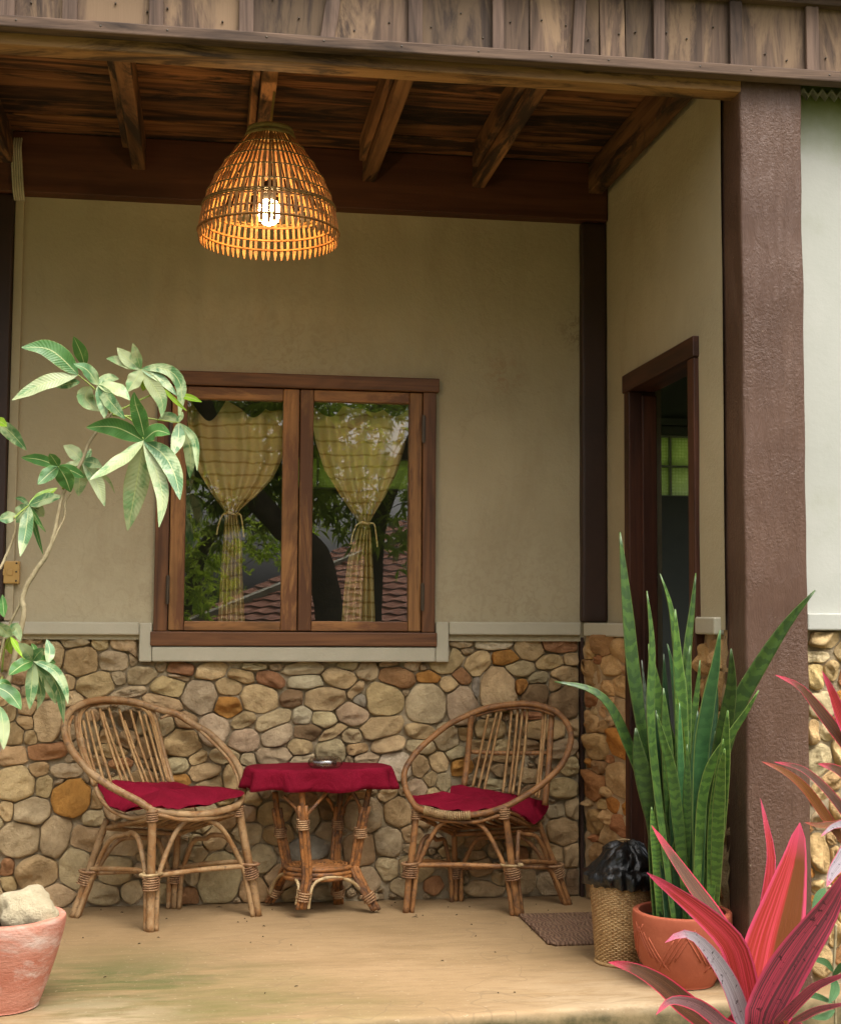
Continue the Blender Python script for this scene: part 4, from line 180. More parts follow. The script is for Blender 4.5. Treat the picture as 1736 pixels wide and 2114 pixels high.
SNAKE = [([(1.371,-1.259,0.205),(1.353,-1.255,0.516),(1.324,-1.253,0.74),(1.294,-1.25,0.916),(1.275,-1.248,1.117),(1.254,-1.245,1.361)],0.0481,'s',0.21),([(1.39,-1.217,0.196),(1.346,-1.212,0.535),(1.285,-1.209,0.712),(1.228,-1.207,0.828),(1.161,-1.206,0.878),(1.057,-1.204,0.899)],0.0387,'s',0.3),([(1.376,-1.336,0.221),(1.329,-1.347,0.626),(1.313,-1.352,0.822),(1.318,-1.357,1.019),(1.302,-1.361,1.177)],0.0297,'s',0.31),([(1.434,-1.256,0.203),(1.423,-1.237,0.613),(1.394,-1.231,0.763),(1.373,-1.226,0.874),(1.352,-1.22,1.016)],0.0542,'s',-0.27),([(1.421,-1.279,0.208),(1.425,-1.312,0.819),(1.404,-1.323,1.018),(1.385,-1.329,1.138),(1.352,-1.335,1.23)],0.0301,'s',0.03),([(1.436,-1.265,0.205),(1.422,-1.319,0.77),(1.404,-1.339,0.969),(1.392,-1.354,1.123)],0.0436,'s',-0.2),([(1.418,-1.304,0.213),(1.446,-1.281,0.817),(1.457,-1.274,0.992),(1.476,-1.269,1.129),(1.49,-1.265,1.236)],0.0351,'s',0.19),([(1.402,-1.319,0.217),(1.43,-1.308,0.621),(1.44,-1.304,0.769),(1.449,-1.3,0.918),(1.458,-1.298,1.013)],0.0407,'s',-0.25),([(1.454,-1.26,0.203),(1.428,-1.307,0.67),(1.407,-1.322,0.82),(1.393,-1.332,0.919)],0.0233,'y',-0.35),([(1.46,-1.227,0.196),(1.457,-1.26,0.615),(1.485,-1.279,0.867),(1.493,-1.287,0.968)],0.0285,'s',-0.2),([(1.444,-1.36,0.224),(1.414,-1.495,0.642),(1.412,-1.561,0.836),(1.423,-1.606,0.964),(1.425,-1.641,1.063)],0.0531,'g',0.26),([(1.439,-1.302,0.213),(1.465,-1.286,0.469),(1.522,-1.271,0.716),(1.545,-1.263,0.841),(1.554,-1.258,0.931)],0.0527,'g',0.03),([(1.47,-1.36,0.224),(1.459,-1.493,0.594),(1.465,-1.576,0.813),(1.467,-1.615,0.913),(1.452,-1.653,1.011)],0.053,'s',-0.21),([(1.46,-1.36,0.224),(1.468,-1.458,0.59),(1.507,-1.519,0.809),(1.553,-1.556,0.929),(1.634,-1.605,1.077),(1.709,-1.642,1.178)],0.0545,'s',0.13),([(1.429,-1.36,0.225),(1.421,-1.504,0.596),(1.471,-1.573,0.752),(1.507,-1.608,0.825),(1.537,-1.641,0.894)],0.0342,'s',0.28),([(1.367,-1.301,0.214),(1.353,-1.316,0.427),(1.32,-1.325,0.55),(1.285,-1.334,0.674),(1.271,-1.341,0.767)],0.0652,'s',-0.23),([(1.427,-1.321,0.217),(1.376,-1.373,0.604),(1.341,-1.39,0.728),(1.317,-1.402,0.813)],0.0373,'s',-0.14),([(1.501,-1.36,0.223),(1.443,-1.578,0.605),(1.429,-1.656,0.733)],0.0387,'s',-0.35),([(1.446,-1.252,0.202),(1.475,-1.284,0.618),(1.493,-1.295,0.748)],0.0362,'g',-0.13),([(1.421,-1.234,0.199),(1.404,-1.246,0.614),(1.393,-1.253,0.865),(1.388,-1.256,0.987)],0.0295,'g',-0.13),([(1.417,-1.277,0.208),(1.432,-1.273,0.666),(1.414,-1.27,0.917),(1.395,-1.269,1.017)],0.0293,'g',-0.31),([(1.407,-1.213,0.195),(1.351,-1.266,0.667),(1.325,-1.283,0.817),(1.304,-1.3,0.968)],0.0206,'w',0.17),([(1.48,-1.23,0.197),(1.479,-1.269,0.467),(1.48,-1.299,0.669),(1.468,-1.318,0.799)],0.0293,'s',0.2),([(1.391,-1.292,0.212),(1.391,-1.296,0.374),(1.38,-1.299,0.492),(1.372,-1.301,0.601)],0.0437,'s',-0.34),([(1.454,-1.334,0.219),(1.462,-1.357,0.383),(1.491,-1.381,0.555),(1.506,-1.399,0.679)],0.0454,'g',0.32),([(1.342,-1.314,0.217),(1.336,-1.306,0.376),(1.334,-1.299,0.522)],0.0388,'s',0.3),([(1.521,-1.218,0.193),(1.538,-1.248,0.338),(1.54,-1.259,0.394)],0.0168,'y',-0.1),([(1.413,-1.272,0.207),(1.439,-1.261,0.416),(1.459,-1.253,0.564)],0.0392,'g',-0.27),([(1.497,-1.243,0.199),(1.487,-1.23,0.411),(1.502,-1.221,0.56)],0.0345,'g',0.25),([(1.499,-1.335,0.218),(1.504,-1.313,0.424),(1.529,-1.293,0.618)],0.0339,'s',-0.29),([(1.407,-1.328,0.219),(1.401,-1.325,0.412),(1.391,-1.322,0.608)],0.0428,'g',-0.14),([(1.485,-1.334,0.218),(1.504,-1.31,0.404),(1.528,-1.286,0.595)],0.0336,'g',0.02),([(1.421,-1.321,0.217),(1.435,-1.298,0.495),(1.451,-1.274,0.779)],0.0331,'s',0.1),([(1.513,-1.258,0.202),(1.531,-1.248,0.463),(1.555,-1.238,0.729)],0.0358,'s',-0.28),([(1.458,-1.229,0.197),(1.464,-1.206,0.502),(1.466,-1.183,0.814)],0.0337,'g',-0.03),([(1.434,-1.325,0.217),(1.437,-1.313,0.382),(1.438,-1.3,0.549)],0.0318,'s',0.02),([(1.409,-1.238,0.2),(1.398,-1.223,0.319),(1.376,-1.207,0.439)],0.0344,'g',-0.1),([(1.507,-1.267,0.204),(1.523,-1.266,0.362),(1.546,-1.264,0.521)],0.0399,'s',0.23),([(1.416,-1.265,0.205),(1.402,-1.309,0.324),(1.388,-1.353,0.441)],0.0305,'s',0.03),([(1.403,-1.295,0.212),(1.405,-1.295,0.393),(1.406,-1.295,0.576)],0.0372,'s',0.17),([(1.481,-1.36,0.223),(1.452,-1.501,0.498),(1.431,-1.642,0.758)],0.0362,'s',0.01),([(1.44,-1.33,0.218),(1.452,-1.328,0.515),(1.47,-1.326,0.816)],0.0333,'g',-0.06),([(1.487,-1.239,0.198),(1.499,-1.24,0.32),(1.517,-1.24,0.442)],0.0302,'g',0.15),([(1.357,-1.317,0.218),(1.353,-1.311,0.516),(1.346,-1.306,0.818)],0.0279,'g',0.34),([(1.507,-1.36,0.223),(1.467,-1.516,0.541),(1.433,-1.672,0.84)],0.0417,'s',-0.33),([(1.425,-1.34,0.221),(1.422,-1.357,0.47),(1.42,-1.373,0.72)],0.028,'s',-0.16),([(1.429,-1.301,0.213),(1.418,-1.325,0.527),(1.405,-1.349,0.842)],0.0239,'g',0.01),([(1.541,-1.257,0.201),(1.538,-1.276,0.477),(1.537,-1.295,0.753)],0.0322,'g',-0.25),([(1.486,-1.233,0.197),(1.502,-1.232,0.407),(1.525,-1.231,0.618)],0.0369,'s',-0.08),([(1.417,-1.291,0.211),(1.407,-1.306,0.338),(1.392,-1.321,0.465)],0.042,'g',-0.19),([(1.421,-1.263,0.205),(1.429,-1.256,0.316),(1.438,-1.249,0.428)],0.0433,'g',-0.14),([(1.409,-1.278,0.208),(1.385,-1.314,0.549),(1.355,-1.351,0.886)],0.043,'s',0.09),([(1.446,-1.267,0.205),(1.443,-1.295,0.481),(1.442,-1.323,0.756)],0.0236,'g',-0.02),([(1.377,-1.261,0.206),(1.36,-1.273,0.433),(1.336,-1.285,0.661)],0.0296,'s',0.1),([(1.482,-1.248,0.2),(1.488,-1.25,0.367),(1.496,-1.252,0.535)],0.0301,'g',0.16),([(1.36,-1.307,0.216),(1.347,-1.32,0.473),(1.33,-1.333,0.731)],0.026,'s',0.29),([(1.532,-1.25,0.2),(1.546,-1.229,0.41),(1.564,-1.207,0.624)],0.033,'g',0.1),([(1.516,-1.28,0.206),(1.532,-1.271,0.347),(1.555,-1.263,0.49)],0.0389,'s',-0.14),([(1.351,-1.321,0.219),(1.337,-1.333,0.376),(1.318,-1.344,0.533)],0.0331,'s',0.03),([(1.464,-1.245,0.2),(1.458,-1.271,0.469),(1.454,-1.297,0.736)],0.0409,'s',-0.29)]
CORDYLINE = [([(1.316,-2.1,0.085),(1.302,-2.094,0.115),(1.293,-2.067,0.258),(1.254,-2.049,0.35),(1.206,-2.033,0.425),(1.149,-2.014,0.511),(1.105,-2.0,0.579)],0.0596,'b',0.5),([(1.309,-2.13,0.094),(1.298,-2.138,0.15),(1.286,-2.148,0.223),(1.253,-2.162,0.32),(1.174,-2.176,0.395),(1.097,-2.189,0.453),(1.029,-2.2,0.5)],0.0633,'r',-0.3),([(1.3,-2.13,0.094),(1.287,-2.144,0.126),(1.232,-2.193,0.233),(1.178,-2.231,0.308),(1.123,-2.262,0.362),(1.081,-2.28,0.374),(1.039,-2.3,0.361)],0.0453,'s',0.2),([(1.243,-2.15,0.087),(1.19,-2.183,0.14),(1.105,-2.231,0.205),(1.036,-2.273,0.263),(0.961,-2.314,0.309),(0.891,-2.35,0.334)],0.0523,'b',0.2),([(1.255,-2.15,0.086),(1.207,-2.204,0.145),(1.152,-2.254,0.191),(1.102,-2.296,0.223),(1.033,-2.35,0.245),(0.984,-2.4,0.23)],0.0352,'k',0.2),([(1.399,-1.96,0.147),(1.419,-1.949,0.329),(1.437,-1.942,0.431),(1.443,-1.939,0.493),(1.435,-1.935,0.555),(1.421,-1.93,0.632)],0.041,'r',0.3),([(1.345,-2.06,0.064),(1.355,-2.059,0.135),(1.378,-2.057,0.233),(1.397,-2.055,0.312),(1.429,-2.053,0.411),(1.457,-2.052,0.499),(1.475,-2.05,0.587)],0.113,'g',0.1),([(1.305,-2.17,0.098),(1.308,-2.195,0.151),(1.321,-2.225,0.208),(1.342,-2.263,0.277),(1.371,-2.309,0.358),(1.405,-2.359,0.442),(1.434,-2.42,0.548)],0.0884,'h',-0.1),([(1.374,-2.02,0.051),(1.376,-2.011,0.085),(1.378,-1.986,0.175),(1.374,-1.966,0.248),(1.394,-1.95,0.307)],0.0769,'s',0.3),([(1.318,-2.22,0.127),(1.322,-2.248,0.154),(1.33,-2.289,0.191),(1.343,-2.351,0.244),(1.358,-2.407,0.287),(1.392,-2.5,0.334)],0.0379,'h',0.4),([(1.342,-2.24,0.132),(1.342,-2.286,0.164),(1.346,-2.343,0.198),(1.353,-2.417,0.236),(1.367,-2.55,0.284)],0.0303,'h',0.4)]
CORDYLINE2 = [([(1.709,-1.9,0.702),(1.679,-1.908,0.75),(1.634,-1.918,0.803),(1.584,-1.928,0.86),(1.525,-1.94,0.921),(1.457,-1.95,0.951)],0.0391,'b',0.2),([(1.71,-1.9,0.749),(1.679,-1.918,0.786),(1.641,-1.942,0.839),(1.601,-1.973,0.905),(1.562,-2.0,0.964)],0.047,'r',0.1),([(1.664,-1.9,0.497),(1.641,-1.912,0.533),(1.597,-1.93,0.583),(1.531,-1.958,0.659),(1.469,-1.979,0.704),(1.397,-2.0,0.734)],0.0307,'o',0.3),([(1.706,-1.9,0.53),(1.671,-1.889,0.585),(1.623,-1.875,0.648),(1.565,-1.862,0.699),(1.492,-1.85,0.717)],0.0272,'b',0.3),([(1.731,-1.9,0.615),(1.654,-1.947,0.682),(1.606,-1.973,0.711),(1.548,-2.0,0.727)],0.0429,'b',0.2),([(1.684,-1.9,0.538),(1.615,-1.94,0.562),(1.56,-1.97,0.567),(1.509,-2.0,0.58)],0.0225,'o',0.3),([(1.707,-1.9,0.572),(1.633,-1.959,0.569),(1.582,-2.001,0.567),(1.53,-2.05,0.552)],0.0203,'s',0.3),([(1.683,-1.9,0.486),(1.639,-1.932,0.467),(1.603,-1.962,0.448),(1.567,-2.0,0.418)],0.0388,'s',0.3)]
WEED = {'stem':[(1.76,-1.62,-0.135),(1.76,-1.62,0.019),(1.757,-1.62,0.105),(1.763,-1.62,0.182),(1.766,-1.62,0.237)],'leaves':[([(1.757,-1.62,0.105),(1.716,-1.656,0.142),(1.651,-1.7,0.164)],0.0199,'n',0.2),([(1.756,-1.62,0.092),(1.743,-1.658,0.066),(1.704,-1.7,0.042)],0.0266,'n',0.2),([(1.756,-1.62,0.092),(1.76,-1.665,0.134),(1.773,-1.7,0.156)],0.0222,'n',0.2),([(1.755,-1.62,0.019),(1.697,-1.651,0.047),(1.604,-1.7,0.077)],0.0177,'n',0.2),([(1.76,-1.62,0.001),(1.713,-1.658,-0.005),(1.655,-1.7,0.004)],0.0199,'n',0.2),([(1.736,-1.62,0.338),(1.698,-1.66,0.32),(1.66,-1.7,0.302)],0.0266,'n',0.2)]}
CURTAINS = [[(1.96,-0.1,0.289),(1.884,-0.097,0.29),(1.762,-0.08,0.288),(1.654,-0.045,0.245),(1.573,0.004,0.179),(1.513,0.048,0.119),(1.494,0.059,0.107),(1.476,0.058,0.109),(1.377,0.053,0.128),(1.276,0.046,0.129),(1.067,0.038,0.143)],[(1.974,0.385,0.795),(1.898,0.396,0.785),(1.795,0.414,0.768),(1.692,0.446,0.741),(1.583,0.51,0.693),(1.508,0.562,0.652),(1.464,0.593,0.628),(1.44,0.58,0.639),(1.316,0.547,0.647),(1.213,0.534,0.653),(1.068,0.522,0.659)]]
TRUNKS = [([(1.441,-11.0,0.228),(1.412,-11.0,1.03),(1.326,-11.0,1.532),(1.201,-11.0,1.854),(0.896,-11.0,2.072),(0.692,-11.0,2.27),(0.488,-11.0,2.509),(0.324,-11.0,2.829),(0.079,-11.0,3.147),(-0.128,-11.0,3.627)],0.2,0.1),([(0.936,-11.0,2.052),(0.991,-11.0,2.437),(1.087,-11.0,2.846),(1.039,-11.0,3.457),(1.176,-11.0,3.872)],0.1,0.05),([(-0.355,-13.0,1.01),(-0.043,-13.0,2.017),(0.286,-13.0,2.291),(0.639,-13.0,2.591),(0.951,-13.0,2.825),(1.444,-13.0,3.339),(2.128,-13.0,3.818),(2.588,-13.0,4.25)],0.09,0.05),([(2.016,-12.0,0.814),(2.05,-12.0,1.889),(2.111,-12.0,2.322),(2.325,-12.0,2.891),(2.585,-12.0,3.423)],0.14,0.09)]
NROOF = [(-0.565,-16.0,0.942),(3.187,-16.0,2.72),(4.11,-16.0,2.736),(4.118,-16.0,0.49),(-0.556,-16.0,0.479)]
# ------------------------------------------------------------------ material library
M_plaster=None
M_ledge=mottled('grey_plaster',(.40,.37,.275),(.46,.42,.32),4,.8,60,.3,.004,.25)
M_mortar=mottled('mortar',(.30,.235,.15),(.42,.335,.215),14,.95,90,.8,.01,.1)
M_mortar_side=mottled('ochre_mortar',(.36,.235,.12),(.46,.32,.175),10,.95,70,.7,.012,.1)
M_stone=mottled('river_stone',(.60,.56,.50),(1.15,1.12,1.06),14,.9,55,1.0,.010,.2,c3=(.25,.165,.085),c3range=(.60,.80),objcol=True)
def mk_pillar():
    m,nt=newmat('brown_paint'); v=coords(nt,(1,1,1),False); v2=coords(nt,(1,1,.22),False); g=noi(nt,v,2.5,6,.65,.4); c=ramp_out(nt,g,[(.3,(.080,.040,.025)),(.7,(.118,.064,.042))])
    c=mixc(nt,c,(.16,.092,.064),ramp_out(nt,noi(nt,v2,9,6,.7,.6),[(.56,(0,0,0)),(.8,(.75,)*3)])); c=mixc(nt,c,(.05,.024,.016),ramp_out(nt,noi(nt,v2,6,6,.7),[(.6,(0,0,0)),(.75,(.6,)*3)]))
    c=mixc(nt,c,(.30,.22,.15),ramp_out(nt,noi(nt,v,55,3,.5),[(.745,(0,0,0)),(.78,(.8,)*3)]))
    sx=N(nt,'ShaderNodeSeparateXYZ'); nt.links.new(v,sx.inputs[0]); mr=N(nt,'ShaderNodeMapRange'); mr.inputs[1].default_value=.22; mr.inputs[2].default_value=.0; nt.links.new(sx.outputs[2],mr.inputs[0])
    c=mixc(nt,c,(.17,.125,.075),math1(nt,'MULTIPLY',mr.outputs[0],ramp_out(nt,noi(nt,v,13,6,.7),[(.4,(0,0,0)),(.7,(1,1,1))])))
    bm=math1(nt,'ADD',math1(nt,'MULTIPLY',noi(nt,v2,40,6,.75,.8),1.2),math1(nt,'MULTIPLY',noi(nt,v,95,4,.6),ramp_out(nt,noi(nt,v,3.2,3),[(.4,(0.15,)*3),(.62,(1,1,1))])))
    finish(nt,c,.46,bm,.75,.006,.38); return m
M_brownpaint=None
M_darkpaint=mottled('dark_brown_paint',(.028,.014,.010),(.042,.02,.014),4,.5,60,.3,.003,.4)
M_beam=wood('red_brown_beam_wood',(.06,.018,.009),(.105,.036,.016),0,.6,.6,randv=.1)
M_rafter=wood('rafter_wood',(.13,.055,.02),(.29,.14,.055),1,.7,.8,stain=(.02,.011,.007))
M_ceil=wood('ceiling_board_wood',(.10,.036,.012),(.29,.125,.042),0,.75,.9,stain=(.016,.009,.005),randv=.5)
M_header=wood('header_wood',(.28,.14,.05),(.46,.25,.10),0,.65,.7,stain=(.05,.025,.012),randv=.1)
M_trim=wood('weathered_trim_wood',(.075,.045,.03),(.185,.115,.075),0,.8,1.6,randv=.12)
M_board=wood('weathered_board_wood',(.07,.043,.03),(.155,.098,.064),2,.8,1.4,stain=(.215,.138,.08),randv=.4)
M_batten=wood('weathered_batten_wood',(.075,.046,.033),(.165,.105,.075),2,.8,1.4,randv=.25)
M_frame_dark=wood('dark_window_frame_wood',(.08,.031,.012),(.18,.075,.028),2,.5,.9,randv=.15)
M_frame_darkh=wood('dark_window_frame_wood_across',(.08,.031,.012),(.18,.075,.028),0,.5,.9,randv=.15)
M_case=wood('casement_wood',(.19,.082,.026),(.37,.18,.06),2,.5,.9,stain=(.11,.042,.016),randv=.22)
M_caseh=wood('casement_wood_across',(.19,.082,.026),(.34,.16,.055),0,.5,.9,stain=(.11,.042,.016),randv=.22)
M_door=wood('door_frame_wood',(.035,.011,.006),(.085,.028,.013),2,.5,.8,randv=.15)
M_doorh=wood('door_frame_wood_along',(.035,.011,.006),(.085,.028,.013),1,.5,.8,randv=.15)
M_outer=None
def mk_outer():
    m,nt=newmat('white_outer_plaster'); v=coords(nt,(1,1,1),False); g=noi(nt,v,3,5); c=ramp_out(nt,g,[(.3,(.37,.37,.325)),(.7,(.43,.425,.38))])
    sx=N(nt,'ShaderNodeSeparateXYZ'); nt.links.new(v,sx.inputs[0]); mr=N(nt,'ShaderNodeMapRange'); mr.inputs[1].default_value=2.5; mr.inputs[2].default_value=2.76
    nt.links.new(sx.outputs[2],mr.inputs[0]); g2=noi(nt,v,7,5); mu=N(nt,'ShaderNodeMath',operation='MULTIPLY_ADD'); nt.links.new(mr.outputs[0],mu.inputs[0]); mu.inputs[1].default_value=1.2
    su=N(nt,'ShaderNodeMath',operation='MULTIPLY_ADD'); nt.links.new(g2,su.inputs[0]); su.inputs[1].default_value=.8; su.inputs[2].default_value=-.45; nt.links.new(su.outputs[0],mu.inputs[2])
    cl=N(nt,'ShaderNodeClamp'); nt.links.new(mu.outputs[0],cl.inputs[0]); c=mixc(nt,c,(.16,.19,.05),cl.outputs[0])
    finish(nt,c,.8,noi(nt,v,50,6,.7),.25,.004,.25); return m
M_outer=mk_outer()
def mk_floor():
    m,nt=newmat('porch_concrete'); v=coords(nt,(1,1,1),False); g=noi(nt,v,1.6,7,.62,.4); c=ramp_out(nt,g,[(.28,(.228,.145,.066)),(.72,(.335,.222,.112))])
    def blob(cx,cy,r0,r1,col,str_,ns):
        nonlocal c
        vm=N(nt,'ShaderNodeVectorMath',operation='DISTANCE'); vm.inputs[1].default_value=(cx,cy,0); nt.links.new(v,vm.inputs[0])
        mr=N(nt,'ShaderNodeMapRange'); mr.inputs[1].default_value=r1; mr.inputs[2].default_value=r0; nt.links.new(vm.outputs['Value'],mr.inputs[0])
        n_=ramp_out(nt,noi(nt,v2,ns,7,.7,.6),[(.36,(0,0,0)),(.56,(1,1,1))]); mu=N(nt,'ShaderNodeMath',operation='MULTIPLY'); nt.links.new(mr.outputs[0],mu.inputs[0]); nt.links.new(n_,mu.inputs[1])
        m2=N(nt,'ShaderNodeMath',operation='MULTIPLY'); nt.links.new(mu.outputs[0],m2.inputs[0]); m2.inputs[1].default_value=str_; c=mixc(nt,c,col,m2.outputs[0])
    v2=coords(nt,(.45,1.6,1),False)
    blob(-.22,-1.12,.12,.62,(.075,.085,.025),1.0,4); blob(.1,-1.45,.05,.6,(.13,.12,.035),.9,5); blob(1.2,-1.5,.0,.5,(.50,.39,.25),.7,9); blob(-.3,-1.48,.0,.35,(.48,.37,.24),.7,7); blob(.6,-1.0,.0,1.0,(.42,.28,.15),.6,2.5)
    g3=noi(nt,v,42,4,.5); c=mixc(nt,c,(.15,.10,.055),ramp_out(nt,g3,[(.70,(0,0,0)),(.78,(.8,)*3)]))
    vo=N(nt,'ShaderNodeTexVoronoi'); vo.feature='DISTANCE_TO_EDGE'; vo.inputs['Scale'].default_value=1.1; wv_=N(nt,'ShaderNodeVectorMath',operation='ADD'); nn=N(nt,'ShaderNodeTexNoise'); nn.inputs['Scale'].default_value=3; nt.links.new(v,nn.inputs['Vector']); nt.links.new(v,wv_.inputs[0]); nt.links.new(nn.outputs['Color'],wv_.inputs[1]); nt.links.new(wv_.outputs[0],vo.inputs['Vector']); c=mixc(nt,c,(.19,.13,.07),ramp_out(nt,vo.outputs['Distance'],[(0,(.5,)*3),(.006,(0,0,0))]))
    g5=noi(nt,v2,16,8,.75); c=mixc(nt,c,(.20,.13,.065),ramp_out(nt,g5,[(.48,(0,0,0)),(.68,(.55,)*3)])); g6=noi(nt,v,75,5,.6); c=mixc(nt,c,(.50,.40,.27),ramp_out(nt,g6,[(.62,(0,0,0)),(.75,(.6,)*3)]))
    sx=N(nt,'ShaderNodeSeparateXYZ'); nt.links.new(v,sx.inputs[0]); mr=N(nt,'ShaderNodeMapRange'); mr.inputs[1].default_value=-.004; mr.inputs[2].default_value=-.03; nt.links.new(sx.outputs[2],mr.inputs[0])
    gm=ramp_out(nt,noi(nt,v,9,7,.7),[(.35,(.03,.035,.012)),(.65,(.25,.18,.09))]); c=mixc(nt,c,gm,mr.outputs[0])
    finish(nt,c,.72,noi(nt,v,30,8,.72),.3,.006,.3); return m
M_floor=mk_floor()
M_ground=mottled('garden_soil',(.09,.065,.035),(.20,.15,.085),.9,.95,20,.6,.03,.1,c3=(.06,.10,.025),c3range=(.4,.55))
def mk_cane(name,a,b,c3,nodecol):
    m,nt=newmat(name); v=coords(nt,(1,1,1)); g=noi(nt,v,14,6,.65); c=ramp_out(nt,g,[(.36,a),(.64,b)])
    g2=noi(nt,v,9,6,.75,.8); c=mixc(nt,c,c3,ramp_out(nt,g2,[(.47,(0,0,0)),(.6,(.9,)*3)])); g3=noi(nt,v,60,4,.6); c=mixc(nt,c,nodecol,ramp_out(nt,g3,[(.55,(0,0,0)),(.7,(.75,)*3)]))
    finish(nt,c,.55,g3,.35,.003,.3); return m
M_caneL=mk_cane('weathered_cane',(.23,.135,.060),(.39,.25,.125),(.24,.115,.04),(.09,.05,.03))
M_caneR=mk_cane('amber_cane',(.20,.085,.028),(.33,.16,.058),(.12,.06,.03),(.05,.025,.015))
M_caneT=mk_cane('orange_cane',(.22,.085,.022),(.36,.15,.045),(.07,.035,.02),(.04,.02,.012))
M_slat=mk_cane('thin_cane',(.30,.165,.06),(.44,.27,.115),(.25,.12,.04),(.12,.06,.03))
M_slatp=mk_cane('pale_cane',(.36,.25,.12),(.52,.38,.2),(.3,.2,.09),(.15,.09,.05))
M_wrap=mk_cane('binding_cane',(.24,.13,.06),(.40,.24,.12),(.2,.1,.05),(.1,.05,.03))
M_wine=None
M_steel=mottled('hinge_metal',(.035,.022,.012),(.07,.045,.022),20,.4,80,.1,.001,.6)
M_dark=mottled('dark_void',(.012,.012,.011),(.02,.019,.017),3,.9,30,.1,.002,.1)
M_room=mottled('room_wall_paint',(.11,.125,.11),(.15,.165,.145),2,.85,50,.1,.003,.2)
M_terra=mottled('terracotta_pot',(.30,.068,.032),(.42,.11,.055),5,.7,60,.35,.004,.3,c3=(.46,.19,.11),c3range=(.6,.8))
M_terra2=mottled('pink_terracotta',(.40,.125,.075),(.55,.26,.185),6,.8,45,.6,.006,.2,c3=(.62,.46,.39),c3range=(.48,.60),stretch=(1,1,2.2),fine=(.33,.13,.08))
M_soil=mottled('potting_soil',(.03,.02,.012),(.08,.055,.035),20,.95,60,.8,.01,.1)
M_rock=mottled('pale_rock',(.36,.295,.185),(.54,.46,.31),7,.9,40,.9,.015,.2,c3=(.10,.07,.04),c3range=(.62,.72))
M_bark=mottled('plant_bark',(.20,.15,.075),(.42,.35,.21),16,.8,90,.4,.003,.3,c3=(.12,.11,.05),c3range=(.5,.65))
M_bark_dark=mottled('tree_bark',(.05,.038,.028),(.11,.085,.06),8,.9,30,.8,.03,.1)
M_rope=mottled('straw_rope',(.25,.17,.055),(.36,.26,.10),30,.8,200,.6,.002,.2)
M_wicker=mk_cane('wicker',(.34,.20,.08),(.50,.33,.15),(.28,.15,.06),(.16,.08,.03))
M_cable=mottled('cream_cable',(.40,.36,.25),(.5,.45,.33),20,.6,80,.1,.001,.3)
M_brass=mottled('gold_plate',(.42,.25,.07),(.52,.32,.10),6,.35,60,.1,.001,.6)
M_mat=None
def mk_mat():
    m,nt=newmat('door_mat_rubber'); v=coords(nt,(1,1,1),False); 
    wv=N(nt,'ShaderNodeTexWave'); wv.inputs['Scale'].default_value=22; wv.inputs['Distortion'].default_value=9; nt.links.new(v,wv.inputs['Vector'])
    c=ramp_out(nt,wv.outputs['Fac'],[(.3,(.12,.066,.04)),(.75,(.22,.13,.08))]); c=mixc(nt,c,(.24,.15,.09),ramp_out(nt,noi(nt,v,6,5),[(.52,(0,0,0)),(.7,(.5,)*3)]))
    finish(nt,c,.8,wv.outputs['Fac'],.8,.006,.25); return m
M_mat=mk_mat()
def mk_glass():
    m,nt=newmat('window_glass'); t=N(nt,'ShaderNodeBsdfTransparent'); t.inputs[0].default_value=(.98,.97,.94,1); g=N(nt,'ShaderNodeBsdfGlossy'); g.inputs['Roughness'].default_value=.0
    mx=N(nt,'ShaderNodeMixShader'); mx.inputs[0].default_value=.15; nt.links.new(t.outputs[0],mx.inputs[1]); nt.links.new(g.outputs[0],mx.inputs[2])
    o=N(nt,'ShaderNodeOutputMaterial'); nt.links.new(mx.outputs[0],o.inputs[0]); return m
M_glass=mk_glass()
def mk_ash():
    m,nt=newmat('pressed_glass'); t=N(nt,'ShaderNodeBsdfTransparent'); t.inputs[0].default_value=(.8,.78,.76,1); g=N(nt,'ShaderNodeBsdfGlossy'); g.inputs['Roughness'].default_value=.15
    mx=N(nt,'ShaderNodeMixShader'); mx.inputs[0].default_value=.18; nt.links.new(t.outputs[0],mx.inputs[1]); nt.links.new(g.outputs[0],mx.inputs[2])
    o=N(nt,'ShaderNodeOutputMaterial'); nt.links.new(mx.outputs[0],o.inputs[0]); return m
M_ash=mk_ash()
def mk_gblock():
    m,nt=newmat('patterned_block_glass'); v=coords(nt,(1,1,1),False,(0,math.radians(45),0)); ch=N(nt,'ShaderNodeTexChecker'); ch.inputs['Scale'].default_value=70; nt.links.new(v,ch.inputs[0])
    c=mixc(nt,ramp_out(nt,noi(nt,v,16,4),[(.35,(.42,.52,.20)),(.65,(.74,.82,.42))]),(.5,.6,.24),ch.outputs['Fac'])  # green of the foliage beyond the blocks is painted into the glass colour
    t=N(nt,'ShaderNodeBsdfTranslucent'); nt.links.new(c,t.inputs[0]); g=N(nt,'ShaderNodeBsdfGlossy'); g.inputs['Roughness'].default_value=.2
    mx=N(nt,'ShaderNodeMixShader'); mx.inputs[0].default_value=.06; nt.links.new(t.outputs[0],mx.inputs[1]); nt.links.new(g.outputs[0],mx.inputs[2])
    o=N(nt,'ShaderNodeOutputMaterial'); nt.links.new(mx.outputs[0],o.inputs[0]); return m
M_gblock=mk_gblock()
M_gjoint=mottled('block_joint',(.32,.36,.30),(.42,.46,.38),8,.7,50,.1,.002,.3)
